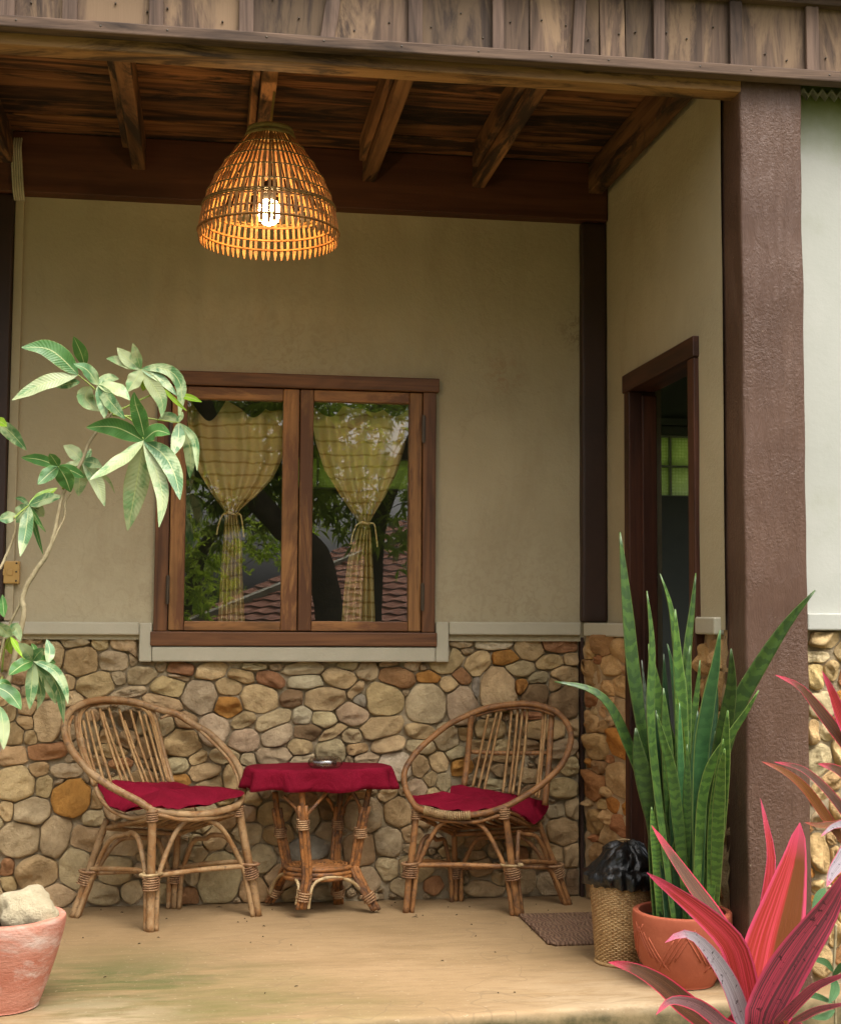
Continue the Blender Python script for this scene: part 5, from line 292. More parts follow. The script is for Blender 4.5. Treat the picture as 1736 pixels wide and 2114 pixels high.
def mk_curtain():
    m,nt=newmat('sheer_striped_cotton'); v=coords(nt,(1,1,1),False); d=noi(nt,v,5,3)
    sx=N(nt,'ShaderNodeSeparateXYZ'); nt.links.new(v,sx.inputs[0]); a=N(nt,'ShaderNodeMath',operation='MULTIPLY_ADD'); nt.links.new(d,a.inputs[0]); a.inputs[1].default_value=.05; nt.links.new(sx.outputs[2],a.inputs[2])
    b=N(nt,'ShaderNodeMath',operation='MULTIPLY'); nt.links.new(a.outputs[0],b.inputs[0]); b.inputs[1].default_value=125.0; s=N(nt,'ShaderNodeMath',operation='SINE'); nt.links.new(b.outputs[0],s.inputs[0])
    st=ramp_out(nt,s.outputs[0],[(.78,(0,0,0)),(.95,(1,1,1))]); c=mixc(nt,(.92,.79,.42),(.62,.47,.19),st)
    df=N(nt,'ShaderNodeBsdfDiffuse'); tl=N(nt,'ShaderNodeBsdfTranslucent'); nt.links.new(c,df.inputs[0]); nt.links.new(c,tl.inputs[0]); tp=N(nt,'ShaderNodeBsdfTransparent')
    m1=N(nt,'ShaderNodeMixShader'); m1.inputs[0].default_value=.15; nt.links.new(df.outputs[0],m1.inputs[1]); nt.links.new(tl.outputs[0],m1.inputs[2])
    m2=N(nt,'ShaderNodeMixShader'); m2.inputs[0].default_value=.12; nt.links.new(m1.outputs[0],m2.inputs[1]); nt.links.new(tp.outputs[0],m2.inputs[2])
    o=N(nt,'ShaderNodeOutputMaterial'); nt.links.new(m2.outputs[0],o.inputs[0]); return m
M_curtain=mk_curtain()
def mk_bag():
    m,nt=newmat('black_bin_liner'); v=coords(nt,(1,1,1),False); g=noi(nt,v,14,6,.6,1.5); finish(nt,(.007,.007,.007),.24,g,.5,.02,.5); return m
M_bag=mk_bag()
def emis(name,col,st):
    m,nt=newmat(name); e=N(nt,'ShaderNodeEmission'); e.inputs[0].default_value=(*col,1); e.inputs[1].default_value=st; o=N(nt,'ShaderNodeOutputMaterial'); nt.links.new(e.outputs[0],o.inputs[0]); return m
M_bulb=emis('lit_bulb',(1,.62,.28),90.0)
M_strip=mk_cane('lamp_strip_wood',(.30,.13,.035),(.44,.21,.06),(.2,.08,.02),(.12,.05,.02))
M_ring=mk_cane('lamp_ring_cane',(.16,.09,.02),(.28,.17,.05),(.2,.1,.03),(.08,.04,.02))
M_rooftile=mottled('clay_roof_tile',(.22,.085,.05),(.36,.17,.11),5,.8,40,.4,.01,.2,objcol=False,c3=(.10,.06,.045),c3range=(.5,.65))
M_sheet=mottled('grey_fibre_sheet',(.20,.19,.14),(.34,.32,.25),4,.85,50,.2,.004,.2,c3=(.08,.075,.05),c3range=(.5,.65))
def leafbsdf(nt,c,rough=.35,trans=.25,bump=None,bstr=.3,coat=0,spec=.5):
    b=N(nt,'ShaderNodeBsdfPrincipled'); nt.links.new(c,b.inputs['Base Color']); b.inputs['Roughness'].default_value=rough; b.inputs['Specular IOR Level'].default_value=spec; b.inputs['Coat Weight'].default_value=coat
    if bump is not None:
        bu=N(nt,'ShaderNodeBump'); bu.inputs['Strength'].default_value=bstr; bu.inputs['Distance'].default_value=.003; nt.links.new(bump,bu.inputs['Height']); nt.links.new(bu.outputs[0],b.inputs['Normal'])
    t=N(nt,'ShaderNodeBsdfTranslucent'); nt.links.new(c,t.inputs[0]); mx=N(nt,'ShaderNodeMixShader'); mx.inputs[0].default_value=trans; nt.links.new(b.outputs[0],mx.inputs[1]); nt.links.new(t.outputs[0],mx.inputs[2])
    o=N(nt,'ShaderNodeOutputMaterial'); nt.links.new(mx.outputs[0],o.inputs[0])
def uvnodes(nt):
    tc=N(nt,'ShaderNodeTexCoord'); s=N(nt,'ShaderNodeSeparateXYZ'); nt.links.new(tc.outputs['UV'],s.inputs[0])
    a=N(nt,'ShaderNodeMath',operation='ABSOLUTE'); sb=N(nt,'ShaderNodeMath',operation='MULTIPLY_ADD'); nt.links.new(s.outputs[0],sb.inputs[0]); sb.inputs[1].default_value=2; sb.inputs[2].default_value=-1; nt.links.new(sb.outputs[0],a.inputs[0])
    return tc.outputs['UV'],sb.outputs[0],a.outputs[0],s.outputs[1]     # uv, signed across, |across|, along
def math1(nt,op,a,b=None,c=None):
    m=N(nt,'ShaderNodeMath',operation=op)
    for i,x in enumerate((a,b,c)):
        if x is None: continue
        if hasattr(x,'links'): nt.links.new(x,m.inputs[i])
        else: m.inputs[i].default_value=x
    return m.outputs[0]
M_brownpaint=mk_pillar()
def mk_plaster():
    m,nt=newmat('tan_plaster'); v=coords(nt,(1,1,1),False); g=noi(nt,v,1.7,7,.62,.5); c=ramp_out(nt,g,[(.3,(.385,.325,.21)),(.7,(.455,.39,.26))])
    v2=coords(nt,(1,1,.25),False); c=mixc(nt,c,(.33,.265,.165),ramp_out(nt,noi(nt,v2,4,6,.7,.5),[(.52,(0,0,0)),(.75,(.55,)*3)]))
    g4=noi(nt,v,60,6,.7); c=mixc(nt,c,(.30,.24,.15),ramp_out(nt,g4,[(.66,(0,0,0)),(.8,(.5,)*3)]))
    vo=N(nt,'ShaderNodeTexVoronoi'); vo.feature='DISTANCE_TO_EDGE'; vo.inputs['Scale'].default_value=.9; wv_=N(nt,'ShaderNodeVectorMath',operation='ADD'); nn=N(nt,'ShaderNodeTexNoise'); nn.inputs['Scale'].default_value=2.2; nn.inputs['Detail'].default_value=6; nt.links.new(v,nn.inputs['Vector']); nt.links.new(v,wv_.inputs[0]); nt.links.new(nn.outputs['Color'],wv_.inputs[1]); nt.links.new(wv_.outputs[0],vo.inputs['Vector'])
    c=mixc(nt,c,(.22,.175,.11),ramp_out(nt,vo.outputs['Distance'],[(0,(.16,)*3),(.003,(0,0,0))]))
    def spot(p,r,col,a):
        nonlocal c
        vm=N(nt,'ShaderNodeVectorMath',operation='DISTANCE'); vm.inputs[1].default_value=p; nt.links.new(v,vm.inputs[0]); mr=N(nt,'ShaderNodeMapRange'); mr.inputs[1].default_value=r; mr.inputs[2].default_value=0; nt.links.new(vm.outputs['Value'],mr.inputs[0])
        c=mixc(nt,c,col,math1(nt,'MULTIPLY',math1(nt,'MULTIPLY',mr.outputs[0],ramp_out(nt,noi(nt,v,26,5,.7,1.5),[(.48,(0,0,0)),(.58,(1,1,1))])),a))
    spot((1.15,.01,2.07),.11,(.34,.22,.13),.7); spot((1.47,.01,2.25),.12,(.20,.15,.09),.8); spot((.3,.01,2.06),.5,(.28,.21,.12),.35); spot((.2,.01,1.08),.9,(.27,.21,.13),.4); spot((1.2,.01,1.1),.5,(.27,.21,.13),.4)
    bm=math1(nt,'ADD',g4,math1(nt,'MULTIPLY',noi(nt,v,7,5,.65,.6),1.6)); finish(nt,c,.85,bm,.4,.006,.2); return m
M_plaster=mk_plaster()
def mk_wine():
    m,nt=newmat('wine_cloth'); v=coords(nt,(1,1,1),False); c=ramp_out(nt,noi(nt,v,8,6,.65,.5),[(.3,(.115,.002,.010)),(.7,(.195,.005,.021))]); w1=noi(nt,v,320,2,.5); c=mixc(nt,c,(.27,.02,.04),ramp_out(nt,w1,[(.52,(0,0,0)),(.7,(.35,)*3)]))
    cr=noi(nt,v,6.5,4,.5,1.6); f_=math1(nt,'ABSOLUTE',math1(nt,'MULTIPLY_ADD',cr,2,-1)); bm=math1(nt,'ADD',math1(nt,'MULTIPLY',f_,2.2),math1(nt,'MULTIPLY',w1,.25)); finish(nt,c,.88,bm,.42,.010,.1); return m
M_wine=mk_wine()
def mk_umb(name,base1,base2,pale,amt):
    m,nt=newmat(name); uv,sg,ab,al=uvnodes(nt); v=coords(nt,(1,1,1))
    c=ramp_out(nt,noi(nt,v,18,4),[(.3,base1),(.7,base2)])
    c=mixc(nt,c,pale,ramp_out(nt,noi(nt,v,16,4,.6,.6),[(.62-amt*.4,(0,0,0)),(.74-amt*.4,(.9,)*3)]))
    vein=math1(nt,'SINE',math1(nt,'MULTIPLY',math1(nt,'MULTIPLY_ADD',ab,-.10,al),120.0))
    c=mixc(nt,c,(.42,.48,.20),math1(nt,'MULTIPLY',ramp_out(nt,vein,[(.75,(0,0,0)),(1,(1,1,1))]),.05))
    c=mixc(nt,c,(.46,.52,.22),ramp_out(nt,ab,[(.03,(1,1,1)),(.07,(0,0,0))])); c=mixc(nt,c,(.35,.42,.12),ramp_out(nt,ab,[(.94,(0,0,0)),(.99,(.7,)*3)]))
    leafbsdf(nt,c,.4,.2,vein,.12,0); return m
M_umb={'v':mk_umb('umbrella_leaf_green',(.065,.17,.06),(.115,.25,.09),(.42,.50,.26),.45),'d':mk_umb('umbrella_leaf_dark',(.045,.145,.03),(.085,.22,.045),(.30,.38,.12),.08),'p':mk_umb('umbrella_leaf_pale',(.13,.26,.09),(.22,.36,.15),(.43,.48,.25),.6),'y':mk_umb('umbrella_leaf_lime',(.16,.33,.012),(.30,.46,.03),(.42,.5,.1),.1)}
def mk_snake(name,light,dark,edge,bands):
    m,nt=newmat(name); uv,sg,ab,al=uvnodes(nt); v=coords(nt,(1,1,1)); n1=noi(nt,v,22,5,.6,.3); n2=noi(nt,v,60,4,.6)
    ph=math1(nt,'MULTIPLY_ADD',al,BANDN,math1(nt,'MULTIPLY_ADD',ab,-1.6,math1(nt,'MULTIPLY',n1,16.0))); s=math1(nt,'SINE',ph)
    c=mixc(nt,light,dark,math1(nt,'MULTIPLY',ramp_out(nt,math1(nt,'MULTIPLY_ADD',n2,1.5,s),[(.7,(0,0,0)),(1.25,(1,1,1))]),bands)); c=mixc(nt,c,dark,math1(nt,'MULTIPLY',ramp_out(nt,n1,[(.42,(0,0,0)),(.62,(1,1,1))]),.45))
    c=mixc(nt,c,edge,ramp_out(nt,ab,[(.9,(0,0,0)),(.97,(.7,)*3)])); oi=N(nt,'ShaderNodeObjectInfo'); mr=N(nt,'ShaderNodeMapRange'); mr.inputs[3].default_value=.35; mr.inputs[4].default_value=1.6; nt.links.new(oi.outputs['Random'],mr.inputs[0]); hv=N(nt,'ShaderNodeHueSaturation'); nt.links.new(mr.outputs[0],hv.inputs['Value']); nt.links.new(c,hv.inputs['Color'])
    leafbsdf(nt,hv.outputs[0],.40,.05,n2,.2); return m
BANDN=150.0
M_snake={'s':mk_snake('snake_leaf_banded',(.095,.185,.033),(.028,.07,.02),(.16,.21,.05),.62),'g':mk_snake('snake_leaf_dark',(.045,.125,.04),(.018,.06,.024),(.2,.28,.08),.35),'y':mk_snake('snake_leaf_lime',(.14,.25,.02),(.04,.10,.015),(.3,.32,.03),.4),'w':mk_snake('snake_leaf_grey',(.26,.30,.22),(.06,.10,.06),(.3,.32,.22),.7)}
def mk_cord(name,mid,streak,edge,ew,rough,drops,trans=.25,spec=.5,half=None):
    m,nt=newmat(name); uv,sg,ab,al=uvnodes(nt); mp=N(nt,'ShaderNodeMapping'); mp.inputs['Scale'].default_value=(13,.7,1); nt.links.new(uv,mp.inputs[0])
    oi=N(nt,'ShaderNodeObjectInfo'); mu=math1(nt,'MULTIPLY',oi.outputs['Random'],31.0); nt.links.new(mu,mp.inputs['Location'])
    st=noi(nt,mp.outputs[0],1.6,5,.6,.3); fine=N(nt,'ShaderNodeMapping'); fine.inputs['Scale'].default_value=(60,.6,1); nt.links.new(uv,fine.inputs[0]); fn=noi(nt,fine.outputs[0],1,3)
    c=mixc(nt,mid,streak,ramp_out(nt,st,[(.46,(0,0,0)),(.6,(.95,)*3)])); c=mixc(nt,c,streak,math1(nt,'MULTIPLY',ramp_out(nt,fn,[(.5,(0,0,0)),(.62,(1,1,1))]),.3))
    if half: c=mixc(nt,c,half,ramp_out(nt,math1(nt,'MULTIPLY_ADD',st,.25,sg),[(.22,(0,0,0)),(.30,(.95,)*3)]))
    v=coords(nt,(1,1,1))
    if drops: c=mixc(nt,c,(.03,.02,.025),ramp_out(nt,noi(nt,v,75,4,.65),[(.60,(0,0,0)),(.66,(.8,)*3)]))
    c=mixc(nt,c,edge,ramp_out(nt,math1(nt,'MULTIPLY_ADD',st,.1,ab),[(ew,(0,0,0)),(ew+.1,(1,1,1))]))
    c=mixc(nt,c,edge,ramp_out(nt,al,[(.9,(0,0,0)),(1,(1,1,1))]))
    c=mixc(nt,c,(.16,.08,.03),ramp_out(nt,noi(nt,v,34,6,.75),[(.66,(0,0,0)),(.72,(.7,)*3)]))
    leafbsdf(nt,c,rough,trans,fn,.55,0,spec); return m
PK=(.62,.03,.085)
M_cord={'r':mk_cord('pink_leaf',(.34,.03,.02),(.66,.06,.09),(.72,.08,.17),.84,.4,False),'g':mk_cord('folded_pink_leaf',(.42,.04,.028),(.68,.07,.10),(.72,.08,.17),.86,.4,False,half=(.17,.055,.01)),'b':mk_cord('bronze_leaf',(.085,.038,.022),(.15,.06,.028),PK,.9,.3,False,.15),'h':mk_cord('purple_pink_leaf',(.15,.055,.07),(.70,.085,.15),(.74,.09,.18),.84,.3,True,.2),'s':mk_cord('silver_mauve_leaf',(.24,.20,.215),(.34,.29,.315),(.55,.08,.16),.93,.22,True,.1),'k':mk_cord('dark_spotted_leaf',(.12,.055,.055),(.24,.12,.12),PK,.84,.3,True,.15),'o':mk_cord('orange_brown_leaf',(.22,.075,.008),(.13,.05,.03),(.45,.06,.05),.93,.35,False,.25),
 'n':mk_cord('weed_leaf',(.06,.15,.05),(.09,.2,.07),(.10,.2,.08),.96,.4,False,.25)}
def mk_tree(name,a,b):
    m,nt=newmat(name); v=coords(nt,(1,1,1),False); c=ramp_out(nt,noi(nt,v,1.3,3),[(.35,a),(.65,b)]); leafbsdf(nt,c,.4,.55); return m
M_tree=mk_tree('mango_leaf',(.14,.22,.025),(.32,.40,.06)); M_tree2=mk_tree('lime_leaf',(.30,.44,.03),(.45,.55,.06))
# ================================================================== SETTING
random.seed(3)
def slab(name,x0,x1,y0f,y1,z0,nx=140,ny=50):
    b=MB(); vs=[];fs=[]
    for j in range(ny+1):
        for i in range(nx+1):
            x=x0+(x1-x0)*i/nx; ye=y0f(x); t=(j/ny)**1.6; y=ye+(y1-ye)*t
            n_=noise.noise((x*3,y*3,0))*.0035+noise.noise((x*14,y*14,3))*.0015
            if j==0: n_-=.006+abs(noise.noise((x*6,0,7)))*.02
            if j==1: n_-=max(0,noise.noise((x*9,4,7)))*.010
            vs.append((x,y,n_ if y<.2 else 0))
    for j in range(ny):
        for i in range(nx): a=j*(nx+1)+i; fs.append((a,a+1,a+nx+2,a+nx+1))
    k=len(vs)
    for r,(dz,dy) in enumerate(((-.035,-.004),(-.12,.004),(z0,.0))):
        for i in range(nx+1):
            x=x0+(x1-x0)*i/nx; vs.append((x,y0f(x)+dy+noise.noise((x*7,r*3,1))*.012,dz))
    for r in range(3):
        for i in range(nx):
            if r==0: a,b_=i,i+1
            else: a=k+(r-1)*(nx+1)+i; b_=a+1
            c=k+r*(nx+1)+i; fs.append((c,c+1,b_,a))
    b.add(vs,fs); return b.build(name,M_floor,None,True,kind='structure')
slab('porch_floor',-3.2,4.2,lambda x:-1.505+.048*(x-1.2)+noise.noise((x*2,0,0))*.012,3.05,-.5)
b=MB(); gv=[];gf=[]; GN=60
for j in range(GN+1):
    for i in range(GN+1):
        x=-70+140*i/GN; y=-80+110*j/GN; gv.append((x,y,-.38+noise.noise((x*.3,y*.3,0))*.05))
for j in range(GN):
    for i in range(GN): a=j*(GN+1)+i; gf.append((a,a+1,a+GN+2,a+GN+1))
b.add(gv,gf); b.build('ground',M_ground,None,True,kind='structure')
# ---------------------------------------------------------------- stones
SCOL={'t':(.50,.365,.20),'g':(.46,.36,.22),'p':(.50,.38,.25),'b':(.40,.275,.145),'o':(.44,.215,.06),'r':(.34,.175,.085),'d':(.25,.165,.09),'w':(.57,.48,.33),'s':(.34,.30,.235)}
def sdist(q,x,z):
    a=q[6]; dx,dz=x-q[0],z-q[1]; u=dx*a[0]+dz*a[1]; v=-dx*a[1]+dz*a[0]
    r=((abs(u)/(q[2]/2))**2.4+(abs(v)/(q[3]/2))**2.4)**(1/2.4); return (r-1)*min(q[2],q[3])/2
def stones(parent,L,place,clip,face,bulge,gap=.004,maxn=300,tint=(1,1,1)):
    L=[list(s)+[(math.cos(math.radians(s[4])),math.sin(math.radians(s[4])))] for s in L]
    order=sorted(range(len(L)),key=lambda i:-L[i][2]*L[i][3]); rank={i:k for k,i in enumerate(order)}; rest=MB(); cnt=0
    for i,q in enumerate(L):
        R_=max(q[2],q[3]); GR=[(math.cos(a_)*s_,math.sin(a_)*s_,o_) for a_,s_,o_ in((random.uniform(0,6.28),random.uniform(.5,1.5),random.uniform(.62,.95)) for _ in range(3))]; nb=[p for j,p in enumerate(L) if j!=i and abs(p[0]-q[0])<R_/2+max(p[2],p[3])/2+.02 and abs(p[1]-q[1])<R_/2+max(p[2],p[3])/2+.02]
        n=20 if rank[i]<maxn else 10; ex=random.uniform(2.2,4.0); sk=random.uniform(-.25,.25); nv=random.randint(5,8); t0=random.uniform(0,6.28)
        PV=[]
        for m_ in range(nv):
            tt=t0+2*PI*(m_+random.uniform(-.28,.28))/nv; e_=1/((abs(math.cos(tt)))**3+(abs(math.sin(tt)))**3)**(1/3); PV.append((math.cos(tt)*e_*random.uniform(.98,1.16),math.sin(tt)*e_*random.uniform(.98,1.16))); seed=random.uniform(0,99); out=[]
        for k in range(n):
            t=2*PI*k/n; ct,st=math.cos(t),math.sin(t); rr=1/((abs(ct))**ex+(abs(st))**ex)**(1/ex); pr=9
            for m_ in range(nv):
                (ax,ay),(bx_,by_)=PV[m_],PV[(m_+1)%nv]; ex_,ey_=bx_-ax,by_-ay; dn=ct*ey_-st*ex_
                if abs(dn)>1e-6:
                    rp=(ax*ey_-ay*ex_)/dn; uu=(ax*st-ay*ct)/-dn if False else ((ct*rp-ax)*ex_+(st*rp-ay)*ey_)/(ex_*ex_+ey_*ey_)
                    if rp>0 and -.02<=uu<=1.02: pr=min(pr,rp)
            if pr>3: pr=rr
            rr=(rr*.32+pr*.68)*(1.02+.05*noise.noise((ct*3.3,st*3.3,seed)))
            u,v=ct*rr*q[2]/2,st*rr*q[3]/2; u*=1+sk*v/(q[3]/2)*.5; a=q[6]; dx,dz=u*a[0]-v*a[1],u*a[1]+v*a[0]
            s=1.06
            while s>.35:
                x,z=q[0]+dx*s,q[1]+dz*s; me=sdist(q,x,z)
                if all(sdist(p,x,z)-me>=gap for p in nb): break
                s-=.03
            x,z=clip(q[0]+dx*s,q[1]+dz*s); out.append((x,z))
        cx=sum(p[0] for p in out)/n; cz=sum(p[1] for p in out)/n
        h=bulge*(.55+.45*min(1,min(q[2],q[3])/.13))*random.uniform(.65,1.35); tx,tz=random.uniform(-.32,.32),random.uniform(-.32,.32)
        vs=[];fs=[]; prof=((1.0,-.03,0),(1.0,.25*h,.0),(.95,.70*h,.15),(.80,.96*h,.55),(.58,1.0*h,.8),(.32,1.03*h,1))
        for (f_,d,fl) in prof:
            for x,z in out:
                px,pz=cx+(x-cx)*f_,cz+(z-cz)*f_; dd=d+((px-cx)*tx+(pz-cz)*tz)*(.3+.7*fl)*(d>0)+noise.noise((px*24,pz*24,seed))*.010*(d>0)+noise.noise((px*60,pz*60,seed))*.003*(d>0)
                if d>0:
                    for gx,gz,o_ in GR: dd=min(dd,h*(o_+1.25*((px-cx)/(q[2]/2)*gx+(pz-cz)/(q[3]/2)*gz)) if h*(o_+1.25*((px-cx)/(q[2]/2)*gx+(pz-cz)/(q[3]/2)*gz))>.2*h else max(.2*h,dd*.45))
                vs.append(place(px,pz,dd))
        vs.append(place(cx,cz,min(1.04*h,min(o_ for _,_,o_ in GR)*h)))
        for r in range(len(prof)-1):
            for k in range(n): fs.append((r*n+k,r*n+(k+1)%n,(r+1)*n+(k+1)%n,(r+1)*n+k))
        r=len(prof)-1
        for k in range(n): fs.append((r*n+k,r*n+(k+1)%n,len(vs)-1))
        if rank[i]<maxn:
            bb=MB(); bb.add(vs,fs); c=SCOL[q[5]]; j=random.uniform(.86,1.12); bb.build('stone',M_stone,parent,True,color=tuple(c[m]*j*tint[m]*random.uniform(.96,1.04) for m in range(3)))
        else: rest.add(vs,fs); cnt+=1
    if cnt: rest.build('small_stone',M_stone,parent,True,kind='stuff',color=(.36,.27,.165))
def mortar(parent,x0,x1,z0,z1,place,mat,amp=.012,step=.02):
    nx=int((x1-x0)/step); nz=int((z1-z0)/step); vs=[];fs=[]
    for j in range(nz+1):
        for i in range(nx+1):
            x=x0+(x1-x0)*i/nx; z=z0+(z1-z0)*j/nz; vs.append(place(x,z,noise.noise((x*5,z*5,8))*amp*1.1+noise.noise((x*16,z*16,5))*amp+noise.noise((x*40,z*40,2))*amp*.5))
    for j in range(nz):
        for i in range(nx): a=j*(nx+1)+i; fs.append((a,a+1,a+nx+2,a+nx+1))
    bb=MB(); bb.add(vs,fs); return bb.build('mortar',mat,parent,True)
# ---------------------------------------------------------------- back wall
WX0,WX1,WZ0,WZ1=-.205,.876,.978,2.03       # window outer frame
wall=thing('house_wall','tan plaster porch wall with a brown window above a river stone base','wall',(.4,0,0))
b=MB()
def wallgrid(b,x0,x1,z0,z1,y): 
    nx=max(1,int((x1-x0)/.05)); nz=max(1,int((z1-z0)/.05)); vs=[];fs=[]
    for j in range(nz+1):
        for i in range(nx+1):
            x=x0+(x1-x0)*i/nx; z=z0+(z1-z0)*j/nz; vs.append((x,y+noise.noise((x*2.2,z*2.2,1))*.004+noise.noise((x*8,z*8,3))*.0012,z))
    for j in range(nz):
        for i in range(nx): a=j*(nx+1)+i; fs.append((a,a+1,a+nx+2,a+nx+1))
    b.add(vs,fs)
PY=.012
wallgrid(b,-3.2,WX0+.02,1.0,2.72,PY); wallgrid(b,WX1-.02,1.60,1.0,2.72,PY); wallgrid(b,WX0+.02,WX1-.02,WZ1-.02,2.72,PY); wallgrid(b,WX0+.02,WX1-.02,.94,WZ0+.02,PY)
for (x0,x1,z0,z1) in((-3.2,WX0+.03,.0,2.95),(WX1-.03,1.69,0,2.95),(WX0+.03,WX1-.03,WZ1-.03,2.95),(WX0+.03,WX1-.03,0,WZ0+.03)): b.box(x0,x1,.07,.13,z0,z1)
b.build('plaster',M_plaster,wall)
b=MB()
b.box(-3.2,-.2575,-.012,.06,1.018,1.066); b.box(-.2565,WX0-.004,-.010,.06,.917,1.064); b.box(WX0-.003,WX1+.003,-.011,.06,.918,WZ0-.003); b.box(WX1+.004,.932,-.010,.06,.917,1.074); b.box(.933,1.462,-.012,.06,1.024,1.075)
b.build('ledge',M_ledge,wall,False,.006)
mortar(wall,-3.2,1.60,-.02,1.04,lambda x,z,d:(x,.045-d,z),M_mortar,.013)
def clipw(x,z):
    top=1.020 if not(-.262<x<.937) else .919
    if x<-.262 or x>.937: top=1.020
    return min(x,1.462 if z>0 else x),max(.004,min(z,top))
stones(wall,STONES,lambda x,z,d:(x,.034-d,z),clipw,.04,.036,gap=.0025)
b=MB(); b.box(-3.2,1.567,-.05,.05,2.692,2.93); b.build('wall_beam',M_beam,wall,False,.006)
# window (part of the wall): frame, two casements, panes, hinges
f=MB(); b=MB(); fw=.052
b.box(WX0,WX0+fw,-.014,.075,WZ0+.055,WZ1-.052); b.box(WX1-fw,WX1,-.014,.075,WZ0+.055,WZ1-.052)
win=b.build('window',M_frame_dark,wall,False,.004)
b=MB(); b.box(WX0-.010,WX1+.008,-.018,.078,WZ0,WZ0+.054); b.box(WX0-.004,WX1+.012,-.017,.078,WZ1-.051,WZ1+.004); b.build('window_rail',M_frame_darkh,win,False,.004)
mid=.3395
def casement(x0,x1,sl,sr,zb,zt,pegs):
    s=MB(); s.box(x0,x0+sl,-.008,.04,WZ0+.058,WZ1-.055); s.box(x1-sr,x1,-.008,.04,WZ0+.058,WZ1-.055); o=s.build('casement',M_case,win,False,.004)
    s=MB(); s.box(x0+sl+.001,x1-sr-.001,-.006,.038,WZ0+.058,zb); s.box(x0+sl+.001,x1-sr-.001,-.006,.038,zt,WZ1-.055); s.build('casement_rail',M_caseh,win,False,.003)
    s=MB(); s.box(x0+sl-.006,x1-sr+.006,.012,.016,zb-.006,zt+.006); s.build('pane',M_glass,win,False)
casement(WX0+fw+.003,mid-.002,.058,.062,1.072,1.928,0); casement(mid+.002,WX1-fw-.003,.052,.05,1.074,1.932,1)
for x,z in((WX0+fw,1.19),(WX0+fw,1.80),(WX1-fw,1.17),(WX1-fw,1.83)):
    h=MB(); h.tube([(x,-.026,z-.055),(x,-.026,z+.055)],.0055,10); h.box(x-.007,x+.007,-.0245,-.0215,z-.05,z+.05); h.build('hinge',M_steel,win,False)
# ---------------------------------------------------------------- door-side wall, facing -X at X=1.57
SX=1.57
side=thing('house_wall','tan plaster side wall with the dark door frame and ochre pebble base','wall',(SX,-.6,0))
DY0,DY1,DZ=-1.083,-.306,2.012
b=MB()
def sgrid(y0,y1,z0,z1):
    ny=max(1,int((y1-y0)/.05)); nz=max(1,int((z1-z0)/.05)); vs=[];fs=[]
    for j in range(nz+1):
        for i in range(ny+1):
            y=y0+(y1-y0)*i/ny; z=z0+(z1-z0)*j/nz; vs.append((SX+noise.noise((y*2.2,z*2.2,9))*.003,y,z))
    for j in range(nz):
        for i in range(ny): a=j*(ny+1)+i; fs.append((a,a+ny+1,a+ny+2,a+1))
    b.add(vs,fs)
sgrid(DY1-.03,.012,1.06,2.96); sgrid(-1.30,DY0+.03,1.06,2.96); sgrid(DY0+.03,DY1-.03,DZ-.03,2.96)
b.box(SX+.04,SX+.12,DY1-.03,.07,0,2.98); b.box(SX+.04,SX+.12,-1.40,DY0+.03,0,2.98); b.box(SX+.04,SX+.12,DY0+.03,DY1-.03,DZ-.03,2.98)
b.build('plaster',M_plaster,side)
b=MB(); b.add([(x,y,z) for z in(1.022,1.074) for x,y in((SX-.022,DY1+.002),(SX-.100,-.014),(SX+.05,-.014),(SX+.05,DY1+.002))],[(0,1,2,3),(7,6,5,4),(0,4,5,1),(1,5,6,2),(2,6,7,3),(3,7,4,0)]); b.box(SX-.022,SX+.05,-1.262,DY0-.003,1.045,1.10); b.build('ledge',M_ledge,side,False,.006)
skew=lambda s:.092*max(0,1-s/.3)
mortar(side,0,DY1*-1,-.02,1.05,lambda s,z,d:(SX+.004-d-skew(s),-s,z),M_mortar_side,.014); mortar(side,1.083,1.30,-.02,1.06,lambda s,z,d:(SX+.004-d,-s,z),M_mortar_side,.014)
stones(side,STONES_SIDE,lambda s,z,d:(SX+.002-d-skew(s),-s,z),lambda s,z:(min(max(s,.02),.298) if s<.7 else min(max(s,1.088),1.255),max(.005,min(z,1.03))),0,.04,gap=.001,tint=(1.05,.88,.72))
fr=MB()
fr.box(SX-.018,SX+.088,DY1-.062,DY1,0,DZ-.064); fr.box(SX-.018,SX+.088,DY0,DY0+.062,0,DZ-.064); fr.box(SX+.03,SX+.087,DY1-.078,DY1-.063,0,DZ-.08)
df=fr.build('door_frame',M_door,side,False,.004)
fr=MB(); fr.box(SX-.022,SX+.090,DY0-.006,DY1+.012,DZ-.063,DZ+.006); fr.build('door_lintel',M_doorh,df,False,.004)
# ---------------------------------------------------------------- outer wall to the right of the pillar
OY=-1.36
out=thing('house_wall','white plaster outer wall right of the brown pillar above pale river stones','wall',(1.95,OY,0))
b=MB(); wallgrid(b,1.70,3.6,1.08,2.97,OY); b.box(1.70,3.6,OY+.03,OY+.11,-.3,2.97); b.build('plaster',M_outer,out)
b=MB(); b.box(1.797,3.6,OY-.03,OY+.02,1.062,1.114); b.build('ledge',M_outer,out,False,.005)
mortar(out,1.70,3.6,-.05,1.08,lambda x,z,d:(x,OY+.004-d,z),M_mortar)
stones(out,STONES_OUTER,lambda x,z,d:(x,OY+.005-d,z),lambda x,z:(max(x,1.775),max(.005,min(z,1.058))),0,.05,gap=.004,tint=(1.12,1.08,.98))
